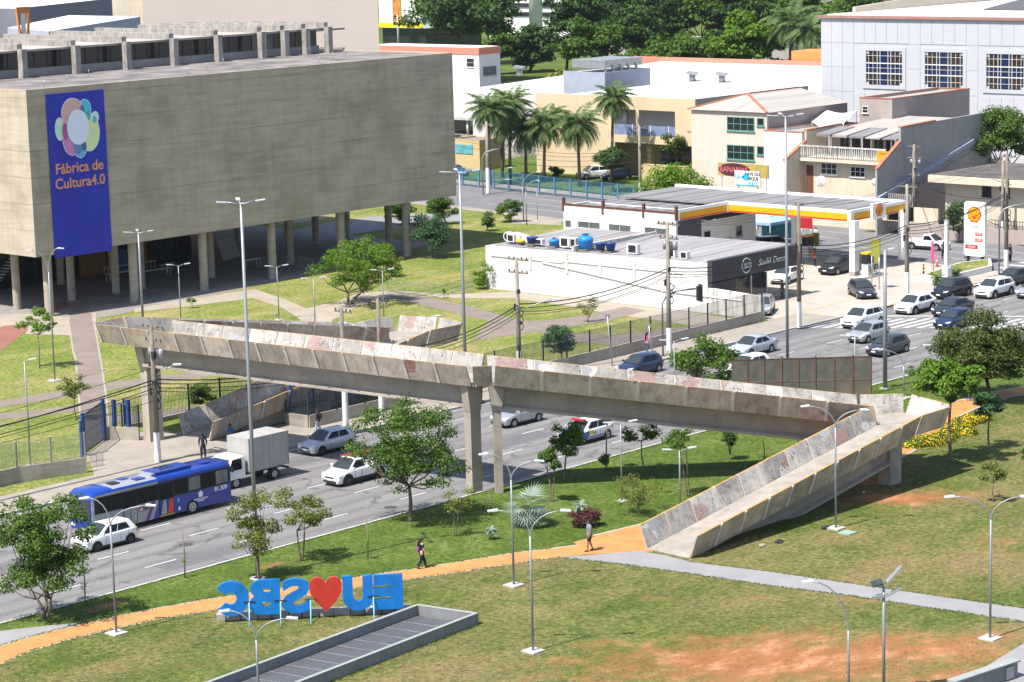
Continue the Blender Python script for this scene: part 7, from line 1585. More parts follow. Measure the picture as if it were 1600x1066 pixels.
for k_ in range(5):
    y0 = hy0 + .3 + k_ * (hy1 - hy0 - .6) / 5; MB().prism([(HX + 1.4, y0), (HX + 6, y0), (HX + 6, y0 + 1.9), (HX + 1.4, y0 + 1.9)], ztop + .75, [ztop + .85 + .05 * k_, ztop + 1.5, ztop + 1.5, ztop + .85 + .05 * k_]).build('roof_sheet', mm['fibre_roof'] if k_ % 2 else mm['sheet_grey'], ho)
for k_ in range(4): MB().box(HX + 1.5, HX + 1.62, hy0 + 1 + k_ * 2.6, hy0 + 1.12 + k_ * 2.6, zbal, ztop + .8).build('roof_post', mm['galvan'], ho)
MB().box(HX + 8, HX + 18, hy0 + .1, hy1 - .2, 0, ztop + 1.1).build('rear_block', mm['white_wall'], ho); MB().prism([(HX + 7.8, hy0 + .2), (HX + 18, hy0 + .2), (HX + 18, hy1), (HX + 7.8, hy1)], ztop + 1.11, [ztop + 1.25, ztop + 1.7, ztop + 1.7, ztop + 1.25]).build('roof_sheet', mm['fibre_roof'], ho)
o = MB().box(HX - 1.03, HX - 1.008, yz(1389, 240, HX - 1)[0], yz(1371, 240, HX - 1)[0], zbal + .05, ztop - .2).build('orange_banner', M('sale_orange', (.8, .34, .02), .6), ho)
wtext('banner_text', 'VENDE', mm['trim_black'], (HX - 1.04, yz(1381, 240, HX - 1)[0], ztop - .5), (0, -1, 0), (0, 0, 1), .42, ho, .004)
for pa, py_, r_ in ((1282, 283, .62), (1367, 284, .42)):
    q = ON(pa, py_, x=HX - 1.6); m = MB(); m.lathe([(0, .12), (r_ * .5, .06), (r_ * .85, -.02), (r_, -.1)], (0, 0, 0), 16); me = m.mesh('satellite_dish', mm['old_white']); o = link('satellite_dish', me, ho); o.matrix_parent_inverse = Matrix(); o.rotation_euler = (0, R(-70), R(20)); o.location = q - ho.location
wh = T('white_block', 'plain white block with a tiled coping between beige building and balcony house', 'building', (HX + 4, 166, 0))
wy1 = yz(1194, 240, HX)[0]; wz = yz(1230, 206, HX)[1]; block(wh, HX, HX + 12, hy1 + .35, wy1, 0, wz, mm['white_wall'], mm['fibre_roof'], .3, cap=mm['terracotta'])
aw = T('awning', 'white cloth awning stretched above the balcony house', 'awning', (HX + 9, 160, 9)); q = [ON(1269, 190, x=HX + 8), ON(1292, 172, x=HX + 12), ON(1338, 173, x=HX + 12), ON(1318, 193, x=HX + 8)]
m = MB(); N_ = 8
vv = [[q[0].lerp(q[3], i / N_).lerp(q[1].lerp(q[2], i / N_), j / N_) - Vector((0, 0, 1.6 * math.sin(math.pi * i / N_) * (1 - .6 * j / N_) * .5)) for i in range(N_ + 1)] for j in range(N_ + 1)]
m.add(sum(vv, []), [(j * (N_ + 1) + i, j * (N_ + 1) + i + 1, (j + 1) * (N_ + 1) + i + 1, (j + 1) * (N_ + 1) + i) for j in range(N_) for i in range(N_)], 0, True); m.build('cloth', mm['white_clean'], aw)
for p in q: MB().cyl((p.x, p.y, p.z - 2.0), (p.x, p.y, p.z + .1), .04, n=6).build('post', mm['galvan'], aw)
# orange forecourt roof and blue shop strip under the balcony house
oc = T('orange_canopy', 'flat orange canopy in front of the balcony house', 'canopy', (217, 156, 0)); q = [G(1258, 306, 3.2), G(1285, 293, 3.2), G(1362, 297, 3.2), G(1330, 311, 3.2)]; MB().prism([(p.x, p.y) for p in q], 3.0, 3.2).build('slab', mm['orange_wall'], oc)
for p in q: MB().cyl((p.x, p.y, 0), (p.x, p.y, 3.0), .08, n=6).build('post', mm['galvan'], oc)
for k_ in range(10):
    p = q[3].lerp(q[2], k_ / 9); MB().cyl((p.x, p.y, 3.2), (p.x, p.y, 4.0), .02, n=4).build('railing_bar', mm['trim_black'], oc)
# cream corner house under the ficus
CXp = 221.5; chh = T('cream_house', 'cream single-storey house with a wide flat eave at the right edge', 'house', (CXp, 134, 0)); cy1 = yz(1477, 300, CXp)[0]; cz1 = yz(1480, 284, CXp)[1]; cy0 = 122.0
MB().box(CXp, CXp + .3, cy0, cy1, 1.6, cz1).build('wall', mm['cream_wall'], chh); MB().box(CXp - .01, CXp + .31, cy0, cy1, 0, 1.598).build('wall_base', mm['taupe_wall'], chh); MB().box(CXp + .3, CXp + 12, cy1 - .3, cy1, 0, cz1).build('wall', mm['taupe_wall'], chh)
MB().box(CXp - 1.3, CXp + 13, cy0, cy1 + 1.3, cz1 + .002, cz1 + .75).build('eave', mm['cream_wall'], chh); MB().box(CXp - 1.0, CXp + 12.6, cy0, cy1 + 1.0, cz1 + .752, cz1 + .8).build('roof', M('bitumen', (.10, .09, .085), .8, var=.4, sc=.5), chh)
for pa, pb in ((1535, 1549), (1566, 1578)):
    ya, yb = yz(pb, 300, CXp)[0], yz(pa, 300, CXp)[0]; window(chh, '-x', CXp, ya, yb, yz(1540, 307, CXp)[1], yz(1540, 291, CXp)[1], 1, 2, mm['trim_black'], mm['glass_dark'])
gw = T('garden_wall', 'low cream and mauve street wall with railings before the cream house', 'wall', (218.8, 135, 0)); MB().box(218.6, 218.85, 122, cy1 + 3, 0, 1.5).build('wall_base', mm['taupe_wall'], gw); MB().box(218.6, 218.85, cy1 - 1, cy1 + 9, 1.502, 3.1).build('upper_wall', mm['cream_wall'], gw)
for k_ in range(46): MB().box(218.7, 218.74, 122 + k_ * .32, 122.04 + k_ * .32, 1.5, 2.4).build('railing_bar', mm['black_metal'], gw)
MB().box(218.69, 218.75, 122, 137, 2.36, 2.42).build('railing_top', mm['black_metal'], gw)
ggt = T('steel_gate', 'dark barred gate and shutter beside the cream house wall', 'gate', (218.7, cy1 + 11, 0)); MB().box(218.6, 218.66, cy1 + 2.0, cy1 + 5.2, 1.6, 4.4).build('shutter', mm['grey_wall'], ggt)
for k_ in range(14): MB().box(218.5, 218.55, cy1 + 2.0 + k_ * .25, cy1 + 2.05 + k_ * .25, 1.6, 4.4).build('bar', mm['black_metal'], ggt)
# yellow school
YX = 246.0; ys = T('school_building', 'yellow school block with an open upper gallery', 'school', (YX, 215, 0)); y1_, z1_ = yz(836, 147, YX); y0_ = yz(1086, 155, YX)[0]; zb_ = yz(962, 222, YX)[1]; z1_ = yz(960, 150, YX)[1]
ga0, ga1 = yz(1055, 200, YX)[0], yz(960, 200, YX)[0]; gz0, gz1 = yz(1000, 212, YX)[1], yz(1000, 172, YX)[1]
MB().box(YX, YX + .3, ga1, y1_, 0, z1_).build('wall', mm['yellow_wall'], ys); MB().box(YX, YX + .3, y0_, ga0, zb_, z1_).build('wall', mm['yellow_wall'], ys); MB().box(YX, YX + .3, ga0, ga1, gz1, z1_).build('wall', mm['yellow_wall'], ys); MB().box(YX, YX + .3, ga0, ga1, zb_, gz0).build('wall', mm['yellow_wall'], ys)
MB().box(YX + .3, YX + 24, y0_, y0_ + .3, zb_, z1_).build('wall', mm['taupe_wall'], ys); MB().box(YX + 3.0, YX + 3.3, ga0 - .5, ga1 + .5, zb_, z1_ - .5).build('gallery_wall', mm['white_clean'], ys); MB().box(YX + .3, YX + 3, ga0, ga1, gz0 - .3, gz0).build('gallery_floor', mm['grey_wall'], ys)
MB().box(YX + .05, YX + .2, ga0, ga1, gz0, gz0 + 1.3).build('gallery_parapet', M('gallery_blue', (.17, .22, .36), .8, var=.3), ys); MB().box(YX - .02, YX + .32, (ga0 + ga1) / 2 + .9, (ga0 + ga1) / 2 + 1.4, gz0, gz1).build('pier', mm['yellow_wall'], ys)
for k_ in range(3): MB().box(YX - .03, YX + .03, ga0 + 1.0 + k_ * 3, ga0 + 1.12 + k_ * 3, gz0, gz0 + 1.4).build('parapet_post', mm['white_clean'], ys)
MB().box(YX + .3, YX + 24, y0_ + .3, y1_, z1_ - .9, z1_ - .7).build('roof', mm['sheet_white'], ys); MB().box(YX + 4, YX + 20, y0_ + 1, y1_ - 2, 0, zb_).build('ground_floor', mm['pale_yellow'], ys); MB().box(YX + .8, YX + 1.4, y0_ + 8, y0_ + 8.6, 0, zb_).build('pillar', mm['pale_yellow'], ys)
MB().box(YX + 3.9, YX + 3.98, y0_ + 3, y0_ + 9, .3, zb_ - .8).build('dark_opening', mm['glass_dark'], ys)
# white roofs behind the school
wrf = T('market_hall', 'wide white-roofed hall with roof vents behind the school', 'building', (285, 232, 0)); MX0, MX1 = 273, 318
m = MB(); my0, my1 = 190, 262; m.prism([(MX0, my0), (MX1, my0), (MX1, my1), (MX0, my1)], 0, [8.2, 9.4, 9.4, 8.2]); me = m.mesh('hall', [mm['white_clean'], mm['sheet_white']]); me.polygons[4].material_index = 1; link('hall', me, wrf)
MB().box(MX1 + .02, MX1 + .5, my0 - 6, my1 + 6, 0, 10.1).build('back_parapet', mm['coral'], wrf); MB().box(MX1 + .6, MX1 + 6, 221, 236, 0, 11.6).build('orange_block', mm['orange_wall'], wrf)
for px, py in ((980, 128), (1082, 132), (1128, 133), (812, 120)):
    q = ON(px, py, x=292); v = T('roof_vent', {980: 'grey roof vent left on the white hall roof', 1082: 'middle grey roof vent on the white hall roof', 1128: 'right grey roof vent on the white hall roof', 812: 'roof vent on the white hall roof near the coral parapet'}[px], 'vent', (q.x, q.y, 8.7), 0, 'roof vents'); MB().cyl((0, 0, 0), (0, 0, 1.1), .5, n=10).build('neck', mm['galvan'], v, False); MB().ob((0, 0, 1.25), (2.2, 1.6, .35), (R(8), 0, R(30))).build('hood', mm['galvan'], v, False)
cb = T('cooling_block', 'grey clad plant block with cooling units on its roof', 'building', (268, 232, 0)); q0, q1 = ON(880, 120, x=266), ON(945, 120, x=266); zt = ON(900, 112, x=266).z
block(cb, 266, 276, q1.y, q0.y, 0, zt, mm['lightblue_wall'], mm['sheet_white'], .2)
for k_ in range(5): MB().box(267 + k_ * 1.7, 268.3 + k_ * 1.7, q1.y + .8, q0.y - .8, zt + .5, zt + 1.6).build('cooling_unit', mm['galvan'], cb); MB().box(267.3 + k_ * 1.7, 267.6 + k_ * 1.7, q1.y + 1, q1.y + 1.3, zt - .2, zt + .5).build('unit_leg', mm['galvan'], cb)
sh = T('shed', 'pale flat shed roof beyond the beige building', 'shed', (300, 190, 0)); block(sh, 330, 350, 190, 245, 0, 6.0, mm['white_wall'], mm['sheet_white'], .2)
# white building with coral band
PXp = 300.0; pk = T('white_building', 'tall white building with a coral roof band behind the concrete block', 'building', (PXp, 295, 0)); py1, pz1 = yz(580, 66, PXp); py0 = yz(748, 78, PXp)[0]; pz1 = yz(700, 74, PXp)[1]; px1 = ON(781, 74, y=py0).x
block(pk, PXp, px1, py0, py1, 0, pz1 - 1.1, mm['white_clean'], mm['sheet_white'], .0); MB().box(PXp - .1, px1 + .1, py0 - .1, py1 + .1, pz1 - 1.098, pz1).build('roof_band', mm['coral'], pk); MB().box(PXp + .2, px1 - .2, py0 + .2, py1 - .2, pz1 + .002, pz1 + .08).build('roof', mm['sheet_white'], pk)
window(pk, '-x', PXp, yz(741, 90, PXp)[0], yz(729, 90, PXp)[0], pz1 - 3.2, pz1 - 1.7, 1, 2, mm['white_paint'], mm['glass_brown']); q = ON(765, 112, y=py0); window(pk, '-y', py0, q.x - 1.6, q.x + 1.6, q.z - .6, q.z + .9, 1, 1, mm['grey_wall'], mm['glass_grey'])
lk = T('white_annex', 'low white annex with a recessed porch below the tall white building', 'building', (285, 285, 0)); ax0 = 283.0; a1y, _z = yz(690, 150, ax0); a0y = yz(775, 160, ax0)[0]; az = yz(740, 150, ax0)[1]
block(lk, ax0, ax0 + 14, a0y, a1y, 2.8, az, mm['white_clean'], mm['sheet_white'], .15); MB().box(ax0 - 1.4, ax0 + 14, a0y - .5, a1y, 2.3, 2.798).build('porch_slab', mm['old_white'], lk); MB().box(ax0 + 2.5, ax0 + 13, a0y + .5, a1y, 0, 2.298).build('recess_wall', mm['glass_grey'], lk)
for k_ in range(4): MB().cyl((ax0 - .8, a0y + .5 + k_ * 5, 0), (ax0 - .8, a0y + .5 + k_ * 5, 2.3), .2, n=8).build('porch_column', mm['white_clean'], lk)
kb = T('ochre_guard_house', 'ochre brick guard house with a framed picture panel by the palms', 'building', (248, 238, 0)); gx = 243.0; g1, g0 = yz(705, 260, gx)[0], yz(750, 260, gx)[0]; gzt = yz(730, 218, gx)[1]
block(kb, gx, gx + 5, g0, g1, 0, gzt, mm['pale_yellow'], mm['sheet_grey'], .2); MB().box(gx - .08, gx - .004, yz(739, 235, gx)[0], yz(712, 235, gx)[0], yz(725, 240, gx)[1], yz(725, 226, gx)[1]).build('picture_panel', M('panel_teal', (.12, .36, .42), .5, var=.4, sc=.9), kb)
# far left buildings
wa = T('warehouse', 'huge plain beige warehouse wall behind the concrete building', 'warehouse', (260, 262, 0)); w0_, w1_ = ON(223, 20, y=290), ON(592, 60, y=262); wd_ = (w1_ - w0_); wd_.z = 0; wd_.normalize(); wn_ = Vector((w1_.x, w1_.y, 0)).normalized() * 18
MB().prism([w0_, w1_, w1_ + wn_, w0_ + wn_], 0, 27).build('hall', mm['warehouse'], wa); s0 = w0_ - wd_ * .02 + wn_ * .1; MB().prism([s0, s0 + wn_ * .8, s0 + wn_ * .7 - wd_ * 5.2, s0 - wd_ * 5.2], 0, 27).build('stair_tower', mm['cream_wall'], wa); s0 = s0 - wd_ * 5.25 + wn_ * .1; MB().prism([s0, s0 + wn_ * .6, s0 + wn_ * .6 - wd_ * 9, s0 - wd_ * 9], 0, 27).build('side_block', mm['beige_wall'], wa)
gb = T('slate_building', 'slate grey hall with a bright white roof at the top left', 'building', (180, 262, 0)); gy = 262.0; gx1 = ON(176, 20, y=gy).x; gx0 = ON(25, 13, y=gy).x; gz = ON(100, 9, y=gy).z
m = MB(); m.prism([(gx0, gy), (gx1, gy), (gx1, gy + 30), (gx0, gy + 30)], 0, [gz, gz + .6, gz + .6, gz]); me = m.mesh('hall', [mm['bluegrey_wall'], mm['sheet_white']]); me.polygons[4].material_index = 1; link('hall', me, gb); MB().box(gx0 - 16, gx0 - .01, gy + 4, gy + 40, 0, gz - .4).build('wing', mm['bluegrey_wall'], gb)
MB().box(gx0 - 16, gx1, gy + 31, gy + 33, 0, gz + 4).build('brick_upper_wall', M('brick_red', (.34, .12, .07), .85, var=.3), gb)
sb_ = T('storage_shed', 'blue-grey shed with a sloping white roof behind the roof frames', 'shed', (170, 240, 0)); sy = 238.0; sx0 = ON(76, 48, y=sy).x; sx1 = ON(219, 25, y=sy).x; sz0, sz1 = ON(76, 49, y=sy).z, ON(219, 26, y=sy).z
m = MB(); m.prism([(sx0, sy), (sx1, sy), (sx1, sy + 14), (sx0, sy + 8)], 0, [sz0, sz1, sz1, sz0 + .3]); me = m.mesh('hall', [mm['lightblue_wall'], mm['sheet_white']]); me.polygons[4].material_index = 1; link('hall', me, sb_)
od = T('orange_sign_frame', 'small orange frame sign beside the blue-grey shed', 'sign', (166, 236, 0)); q = ON(38, 62, y=236); MB().box(q.x - .9, q.x + .9, 235.9, 236.1, q.z + 3.0, q.z + 3.7).build('top_board', mm['orange_wall'], od); MB().bar((q.x - .8, 236, q.z + 3), (q.x - .5, 236, q.z), .35, .2).build('leg', mm['orange_wall'], od); MB().bar((q.x + .8, 236, q.z + 3), (q.x + .5, 236, q.z), .35, .2).build('leg', mm['orange_wall'], od); MB().box(q.x - .3, q.x + .3, 235.95, 236.05, 0, q.z + 3).build('mast', mm['white_clean'], od)
# far top: yellow-banded store, white silo, long far wall
sx = 420.0; fs_ = T('far_store', 'far white store with a yellow and blue band above the tree line', 'building', (sx, 440, 0)); a1 = ON(592, 20, x=sx); a0 = ON(660, 20, x=sx); MB().box(sx, sx + 20, a0.y, a1.y, ON(610, 36, x=sx).z, 22).build('front', mm['white_clean'], fs_); MB().box(sx - .2, sx - .01, a0.y, a1.y, ON(610, 43, x=sx).z, ON(610, 36, x=sx).z).build('yellow_band', M('store_yellow', (.82, .55, .0), .5), fs_); MB().box(sx + 1, sx + 20, a0.y, a1.y, 0, ON(610, 44, x=sx).z).build('dark_base', mm['glass_dark'], fs_)  # near-black base below the yellow band
q = ON(621, 22, x=sx - 4); t = T('totem_banner', 'orange and blue vertical banner in front of the far store', 'banner', (sx - 4, q.y, 0)); MB().box(sx - 4.2, sx - 4, q.y - 1.4, q.y + 1.4, q.z - 2.5, q.z + 4).build('cloth', M('totem_orange', (.55, .25, .06), .6, var=.5, sc=.4), t); MB().cyl((sx - 4, q.y, 0), (sx - 4, q.y, q.z), .25, n=8).build('post', mm['galvan'], t)
q = ON(837, 20, x=455); si = T('white_silo', 'thick white round tower behind the far trees', 'tower', (455, q.y, 0)); MB().cyl((455, q.y, 0), (455, q.y, 45), 1.65, n=20).build('shaft', mm['white_clean'], si)
sxx = 470.0; a1 = ON(760, 20, x=sxx); a0 = ON(900, 20, x=sxx); fb = T('far_building', 'far pale building with dark window bands at the top of the picture', 'building', (sxx, a0.y, 0)); MB().box(sxx, sxx + 20, a0.y, a1.y, 0, 30).build('front', mm['white_clean'], fb)
for py_ in (22, 8): MB().box(sxx - .3, sxx - .01, a0.y, a1.y, ON(830, py_ + 3, x=sxx).z, ON(830, py_ - 3, x=sxx).z).build('window_band', mm['glass_dark'], fb)
MB().box(sxx - .3, sxx - .02, a0.y + 1, a0.y + 8, ON(830, 33, x=sxx).z, ON(830, 27, x=sxx).z).build('brick_band', mm['brown_trim'], fb)
fw_ = T('far_wall', 'long grey retaining wall behind the far trees', 'wall', (430, 330, 0)); m = MB(); a, b = ON(940, 70, x=440), ON(1290, 85, x=400); m.prism([(440, a.y), (441, a.y), (401, b.y), (400, b.y)], 0, 6.5); m.build('wall_panel', mm['grey_wall'], fw_)
p = G(1240, 126, 0); bt = T('blue_tarpaulin', 'long blue covered trailer at the foot of the far trees', 'trailer', p); m = MB(); m.box(-1.2, 1.2, -9, 5, 1.2, 3.4); m.ell((0, 0, 3.0), (1.3, 4.5, 1.0)); m.build('cover', M('tarp_blue', (.03, .16, .5), .6, var=.2), bt, False); MB().box(-1, 1, -8.5, 4.5, .6, 1.19).build('chassis', mm['trim_black'], bt, False)
# laundry signs by the beige building
la = T('laundry_sign', 'white and blue self-service laundry sign on posts', 'sign', (214, 166, 0)); lx = 214.0; ya, za = yz(1187, 279, lx); yb, zb = yz(1148, 300, lx); za += .7; zb += .7; MB().box(lx, lx + .12, ya, yb, zb, za).build('board', mm['white_clean'], la)
for y in (ya + .4, yb - .4): MB().cyl((lx + .2, y, 0), (lx + .2, y, za), .06, n=6).build('post', mm['galvan'], la)
LBm = M('laundry_blue', (.03, .36, .58), .5); H_ = za - zb; W_ = yb - ya
def ltx(s, u, v, size, mat, o=.012): wtext('lettering', s, mat, (lx - .012, yb - u * W_, zb + v * H_), (0, -1, 0), (0, 0, 1), size, la, .006, o)
ltx('Lave', .2, .62, .7, LBm); ltx('LAVE OU', .72, .82, .48, mm['trim_black']); ltx('SEQUE', .74, .52, .48, mm['trim_black']); ltx('R$15', .74, .2, .62, LBm); place('roundel', curve_mesh('lrd', loops=[circ(0, 0, .42, 20)], extrude=.006), LBm, (lx - .012, yb - .46 * W_, zb + .62 * H_), (0, -1, 0), (0, 0, 1), la)
MB().box(lx - .03, lx - .004, ya + .1, yb - .1, zb + .04, zb + .16).build('blue_wave', LBm, la)
bs = T('shop_banner', 'yellow shop banner with a dark oval logo below the beige building', 'banner', (217, 168, 0)); bx_ = 217.5; ya, za = yz(1200, 266, bx_); yb, zb = yz(1122, 281, bx_); za += .5; zb += .5; MB().box(bx_, bx_ + .15, ya, yb, zb, za).build('board', M('banner_yellow', (.4, .3, .08), .7, var=.3), bs)
for y in (ya + .4, yb - .4): MB().cyl((bx_ + .2, y, 0), (bx_ + .2, y, za), .06, n=6).build('post', mm['galvan'], bs)
place('oval', curve_mesh('ovl', loops=[circ(0, 0, 2.2, 24, .75)], extrude=.01), M('oval_brown', (.08, .02, .03), .6), (bx_ - .02, yb - 2.3, (za + zb) / 2), (0, -1, 0), (0, 0, 1), bs); wtext('lettering', 'BANANAS', M('banner_pink', (.5, .12, .15), .6), (bx_ - .04, yb - 2.2, (za + zb) / 2), (0, -1, 0), (0, 0, 1), .85, bs, .006, .01)
# blue fence by the palms
fence('light blue steel fence in front of the palms along the side street', [(230.5, 232), (229.0, 219), (225.8, 198), (224.0, 184)], 0, 2.2, 'fence_blue', 3.0, name='blue_fence', post=.09, wm_=.1, step=.22, r=.018)
sg = T('street_wall', 'low brown wall along the shaded school yard', 'wall', (236, 185, 0)); MB().box(238, 238.3, 184, 200, 0, 3.2).build('wall_panel', mm['pale_yellow'], sg)
flat('far_green', [(322, 170), (700, 170), (700, 700), (290, 700), (322, 270)], .01, mm['lawn_verge'])
flat('school_lawn', [(xst(184) + 19, 184), (xst(240) + 19, 240), (262, 240), (262, 203), (246, 184)], GZ + .01, mm['lawn_verge'])
# light summer haze over the whole place
hzm = bpy.data.materials.new('haze'); hzm.use_nodes = True; hzm.node_tree.nodes.clear(); _pv = hzm.node_tree.nodes.new('ShaderNodeVolumePrincipled'); _ho = hzm.node_tree.nodes.new('ShaderNodeOutputMaterial'); hzm.node_tree.links.new(_pv.outputs[0], _ho.inputs['Volume'])
_pv.inputs['Color'].default_value = (.86, .9, .95, 1); _pv.inputs['Density'].default_value = 0.00004; _pv.inputs['Anisotropy'].default_value = .3
MB().box(-310, 1310, -310, 1310, -1.05, 47).build('haze', hzm, None, kind='stuff')

# ------------------------------------------------------------------ trees and plants
def by_px(base_px, top, left, right, bot, z0=GZ, base=None):
    """tree size from the photo: foot, crown top / bottom rows, crown left / right columns"""
    b = G(*base_px, z0) if base is None else Vector(base); s = PYs(b); h = HZ(b, top) - b.z; hb = HZ(b, bot) - b.z
    off = ((left + right) / 2 - base_px[0]) / s
    return b, h + (h - hb) * .04, (right - left) / 2 / s * 1.1, (h - hb) / 2 * 1.08, (LD.x * off, LD.y * off)
def tr_(name, label, base_px, top, left, right, bot, mat, bark='bark', base=None, **k):
    b, h, rx, rz, ln = by_px(base_px, top, left, right, bot, base=base)
    if k['leaf'] < .5: k['leaf'] *= .82; k['leaves'] = int(k['leaves'] * 1.5)
    return tree(name, label, b, h, rx, rz, mm[mat], mm[bark], lean=ln, seed=int(base_px[0] * 3 + base_px[1]), **k)
tr_('leafy_tree', 'dense leafy tree with a forked trunk at the left edge of the verge', (72, 966), 757, -18, 160, 940, 'leaf_mid', leaf=.24, leaves=7000, clumps=80, cr=.22, hollow=.4, trunk=.085, stems=3, flat=.3, fork=1.1)
tr_('verge_tree', 'sparse small tree beside the tall lamp mast on the verge', (404, 906), 755, 355, 446, 882, 'leaf_yellowish', leaf=.2, leaves=2300, clumps=26, cr=.30, trunk=.06, flat=.2)
tr_('verge_tree', 'sparse twin-stemmed tree right of the tall lamp mast', (471, 877), 748, 425, 520, 838, 'leaf_yellowish', leaf=.2, leaves=1700, clumps=18, cr=.32, trunk=.05, stems=2, flat=.2)
tr_('avenue_tree', 'large green tree on the verge covering the work pickup', (641, 815), 612, 546, 737, 778, 'leaf_mid', leaf=.23, leaves=8200, clumps=90, cr=.21, hollow=.4, trunk=.12, flat=.25)
tr_('verge_sapling', 'thin sapling at the foot of the twin bridge pillars', (711, 838), 752, 688, 742, 808, 'leaf_yellowish', leaf=.16, leaves=420, clumps=10, cr=.35, trunk=.03, stems=2)
tr_('verge_tree', 'small round tree on two stems right of the bridge pillars', (862, 784), 693, 838, 886, 740, 'leaf_mid', leaf=.2, leaves=1300, clumps=14, cr=.4, trunk=.045, stems=2)
tr_('verge_tree', 'small leaning tree in front of the patrol car', (881, 751), 648, 855, 922, 718, 'leaf_bright', leaf=.22, leaves=2000, clumps=20, cr=.36, trunk=.06)
tr_('verge_sapling', 'tall thin sapling behind the flat-head lamp on the verge', (948, 735), 640, 940, 962, 668, 'leaf_mid', leaf=.2, leaves=260, clumps=6, cr=.5, trunk=.045)
tr_('shrub', 'low leafy shrub at the foot of the tall thin sapling', (946, 735), 706, 934, 958, 734, 'leaf_mid', leaf=.16, leaves=420, clumps=9, cr=.5, trunk=.03, cat='shrub')
tr_('verge_tree', 'Y-shaped sapling with a flat crown near the kerb', (1006, 735), 660, 970, 1032, 692, 'leaf_mid', leaf=.22, leaves=620, clumps=9, cr=.42, trunk=.045)
tr_('verge_tree', 'Y-shaped sapling right of the small double lamp', (1075, 776), 668, 1032, 1094, 702, 'leaf_mid', leaf=.22, leaves=620, clumps=9, cr=.42, trunk=.045, stems=2)
tr_('verge_shrub', 'wide sparse yellowish shrub before the Y-shaped sapling', (1000, 803), 738, 948, 1046, 796, 'leaf_yellowish', leaf=.15, leaves=1300, clumps=22, cr=.3, trunk=.035, cat='shrub', flat=.1)
tr_('verge_column', 'narrow vine-covered trunk behind the near ramp', (1141, 719), 655, 1129, 1152, 718, 'leaf_dark', leaf=.16, leaves=900, clumps=16, cr=.4, trunk=.04, cat='tree')
tr_('kerb_tree', 'broad green tree between avenue and bridge beside the hoarding', (1110, 640), 528, 1046, 1164, 604, 'leaf_mid', leaf=.28, leaves=3400, clumps=50, cr=.25, trunk=.1)
tr_('umbrella_tree', 'bright glossy tree with a straight trunk right of the landing', (1486, 722), 560, 1428, 1542, 628, 'leaf_bright', leaf=.34, leaves=4200, clumps=56, cr=.24, trunk=.1, flat=.5)
tr_('umbrella_tree', 'smaller bluish-green tree beside the bright glossy tree', (1545, 701), 610, 1512, 1578, 655, 'leaf_bluegreen', leaf=.26, leaves=1700, clumps=20, cr=.34, trunk=.07, flat=.5)
tr_('young_tree', 'small pale young tree on the right lawn', (1552, 784), 721, 1529, 1572, 758, 'leaf_yellowish', leaf=.2, leaves=620, clumps=12, cr=.36, trunk=.035)
tr_('young_tree', 'pale young tree cut by the right picture edge', (1600, 745), 690, 1585, 1625, 725, 'leaf_mid', leaf=.2, leaves=500, clumps=10, cr=.36, trunk=.04)
tr_('olive_tree', 'big dark olive-coloured tree beside the waiting cars', (1545, 622), 484, 1462, 1615, 606, 'leaf_olive', 'bark_dark', leaf=.28, leaves=12500, clumps=95, cr=.28, trunk=.16, flat=.2)
tr_('kerb_sapling', 'thin sapling with few leaves at the kerb by the dark grey hatchback', (1424, 612), 570, 1412, 1436, 592, 'leaf_bright', leaf=.2, leaves=90, clumps=4, cr=.5, trunk=.03)
tr_('shrub', 'small bright shrub at the right end of the hoarding', (1357, 640), 598, 1342, 1366, 625, 'leaf_bright', leaf=.2, leaves=420, clumps=8, cr=.45, trunk=.03, cat='shrub')
palm('fan_palm', 'silvery fan palm on the verge beside the park lamp', G(822, 822, GZ), 1.2, 1.75, mm['leaf_silver'], mm['bark'], 5, None, 18, .13, True)
tr_('red_shrub', 'dark maroon shrub behind the walking person in grey', (911, 822), 792, 886, 938, 822, 'leaf_maroon', leaf=.16, leaves=1700, clumps=20, cr=.4, trunk=.03, cat='shrub', flat=.1)
palm('agave', 'spiky green agave in the middle of the maroon shrub', G(912, 818, GZ), 1.0, .55, mm['leaf_silver'], mm['bark'], 8, None, 14, .06, cat='agave')
palm('yucca', 'small spiky yucca on a stem near the bridge pillars', G(766, 843, GZ), .55, .4, mm['leaf_silver'], mm['bark'], 9, None, 16, .05, cat='yucca')
palm('yucca', 'tiny spiky yucca left of the maroon shrub', G(930, 822, GZ), .5, .42, mm['leaf_bluegreen'], mm['bark'], 10, None, 16, .05, cat='yucca')
# flower bed
fbs = T('flower_bed', 'yellow flowering hedge curving behind the near landing', 'flower bed', G(1470, 692, GZ))
rs = np.random.RandomState(3); PP, NN = [], []
for px, py, r_ in [(1425, 697, 1.0), (1440, 694, 1.0), (1455, 693, 1.1), (1468, 690, 1.1), (1478, 683, 1.0), (1490, 672, .9), (1505, 664, .9), (1520, 660, .9), (1535, 657, .8), (1510, 678, .8)]:
    g = np.array(G(px, py, GZ)) - np.array(fbs.location); n = 750; d = rs.normal(size=(n, 3)); d /= np.linalg.norm(d, axis=1, keepdims=True); d[:, 2] = abs(d[:, 2]); PP.append(g + d * np.array([r_, r_, .62]) * (rs.random((n, 1)) ** .3)); NN.append(d)
PP = np.concatenate(PP); NN = np.concatenate(NN); kf = rs.random(len(PP)) < .36
link('foliage', _leafmesh('foliage', PP[~kf], NN[~kf], np.full((~kf).sum(), .17), np.full((~kf).sum(), .1), mm['leaf_mid'], rs), fbs, False); link('blossom', _leafmesh('blossom', PP[kf] + NN[kf] * .04, NN[kf], np.full(kf.sum(), .11), np.full(kf.sum(), .1), mm['flower_yellow'], rs), fbs, False)
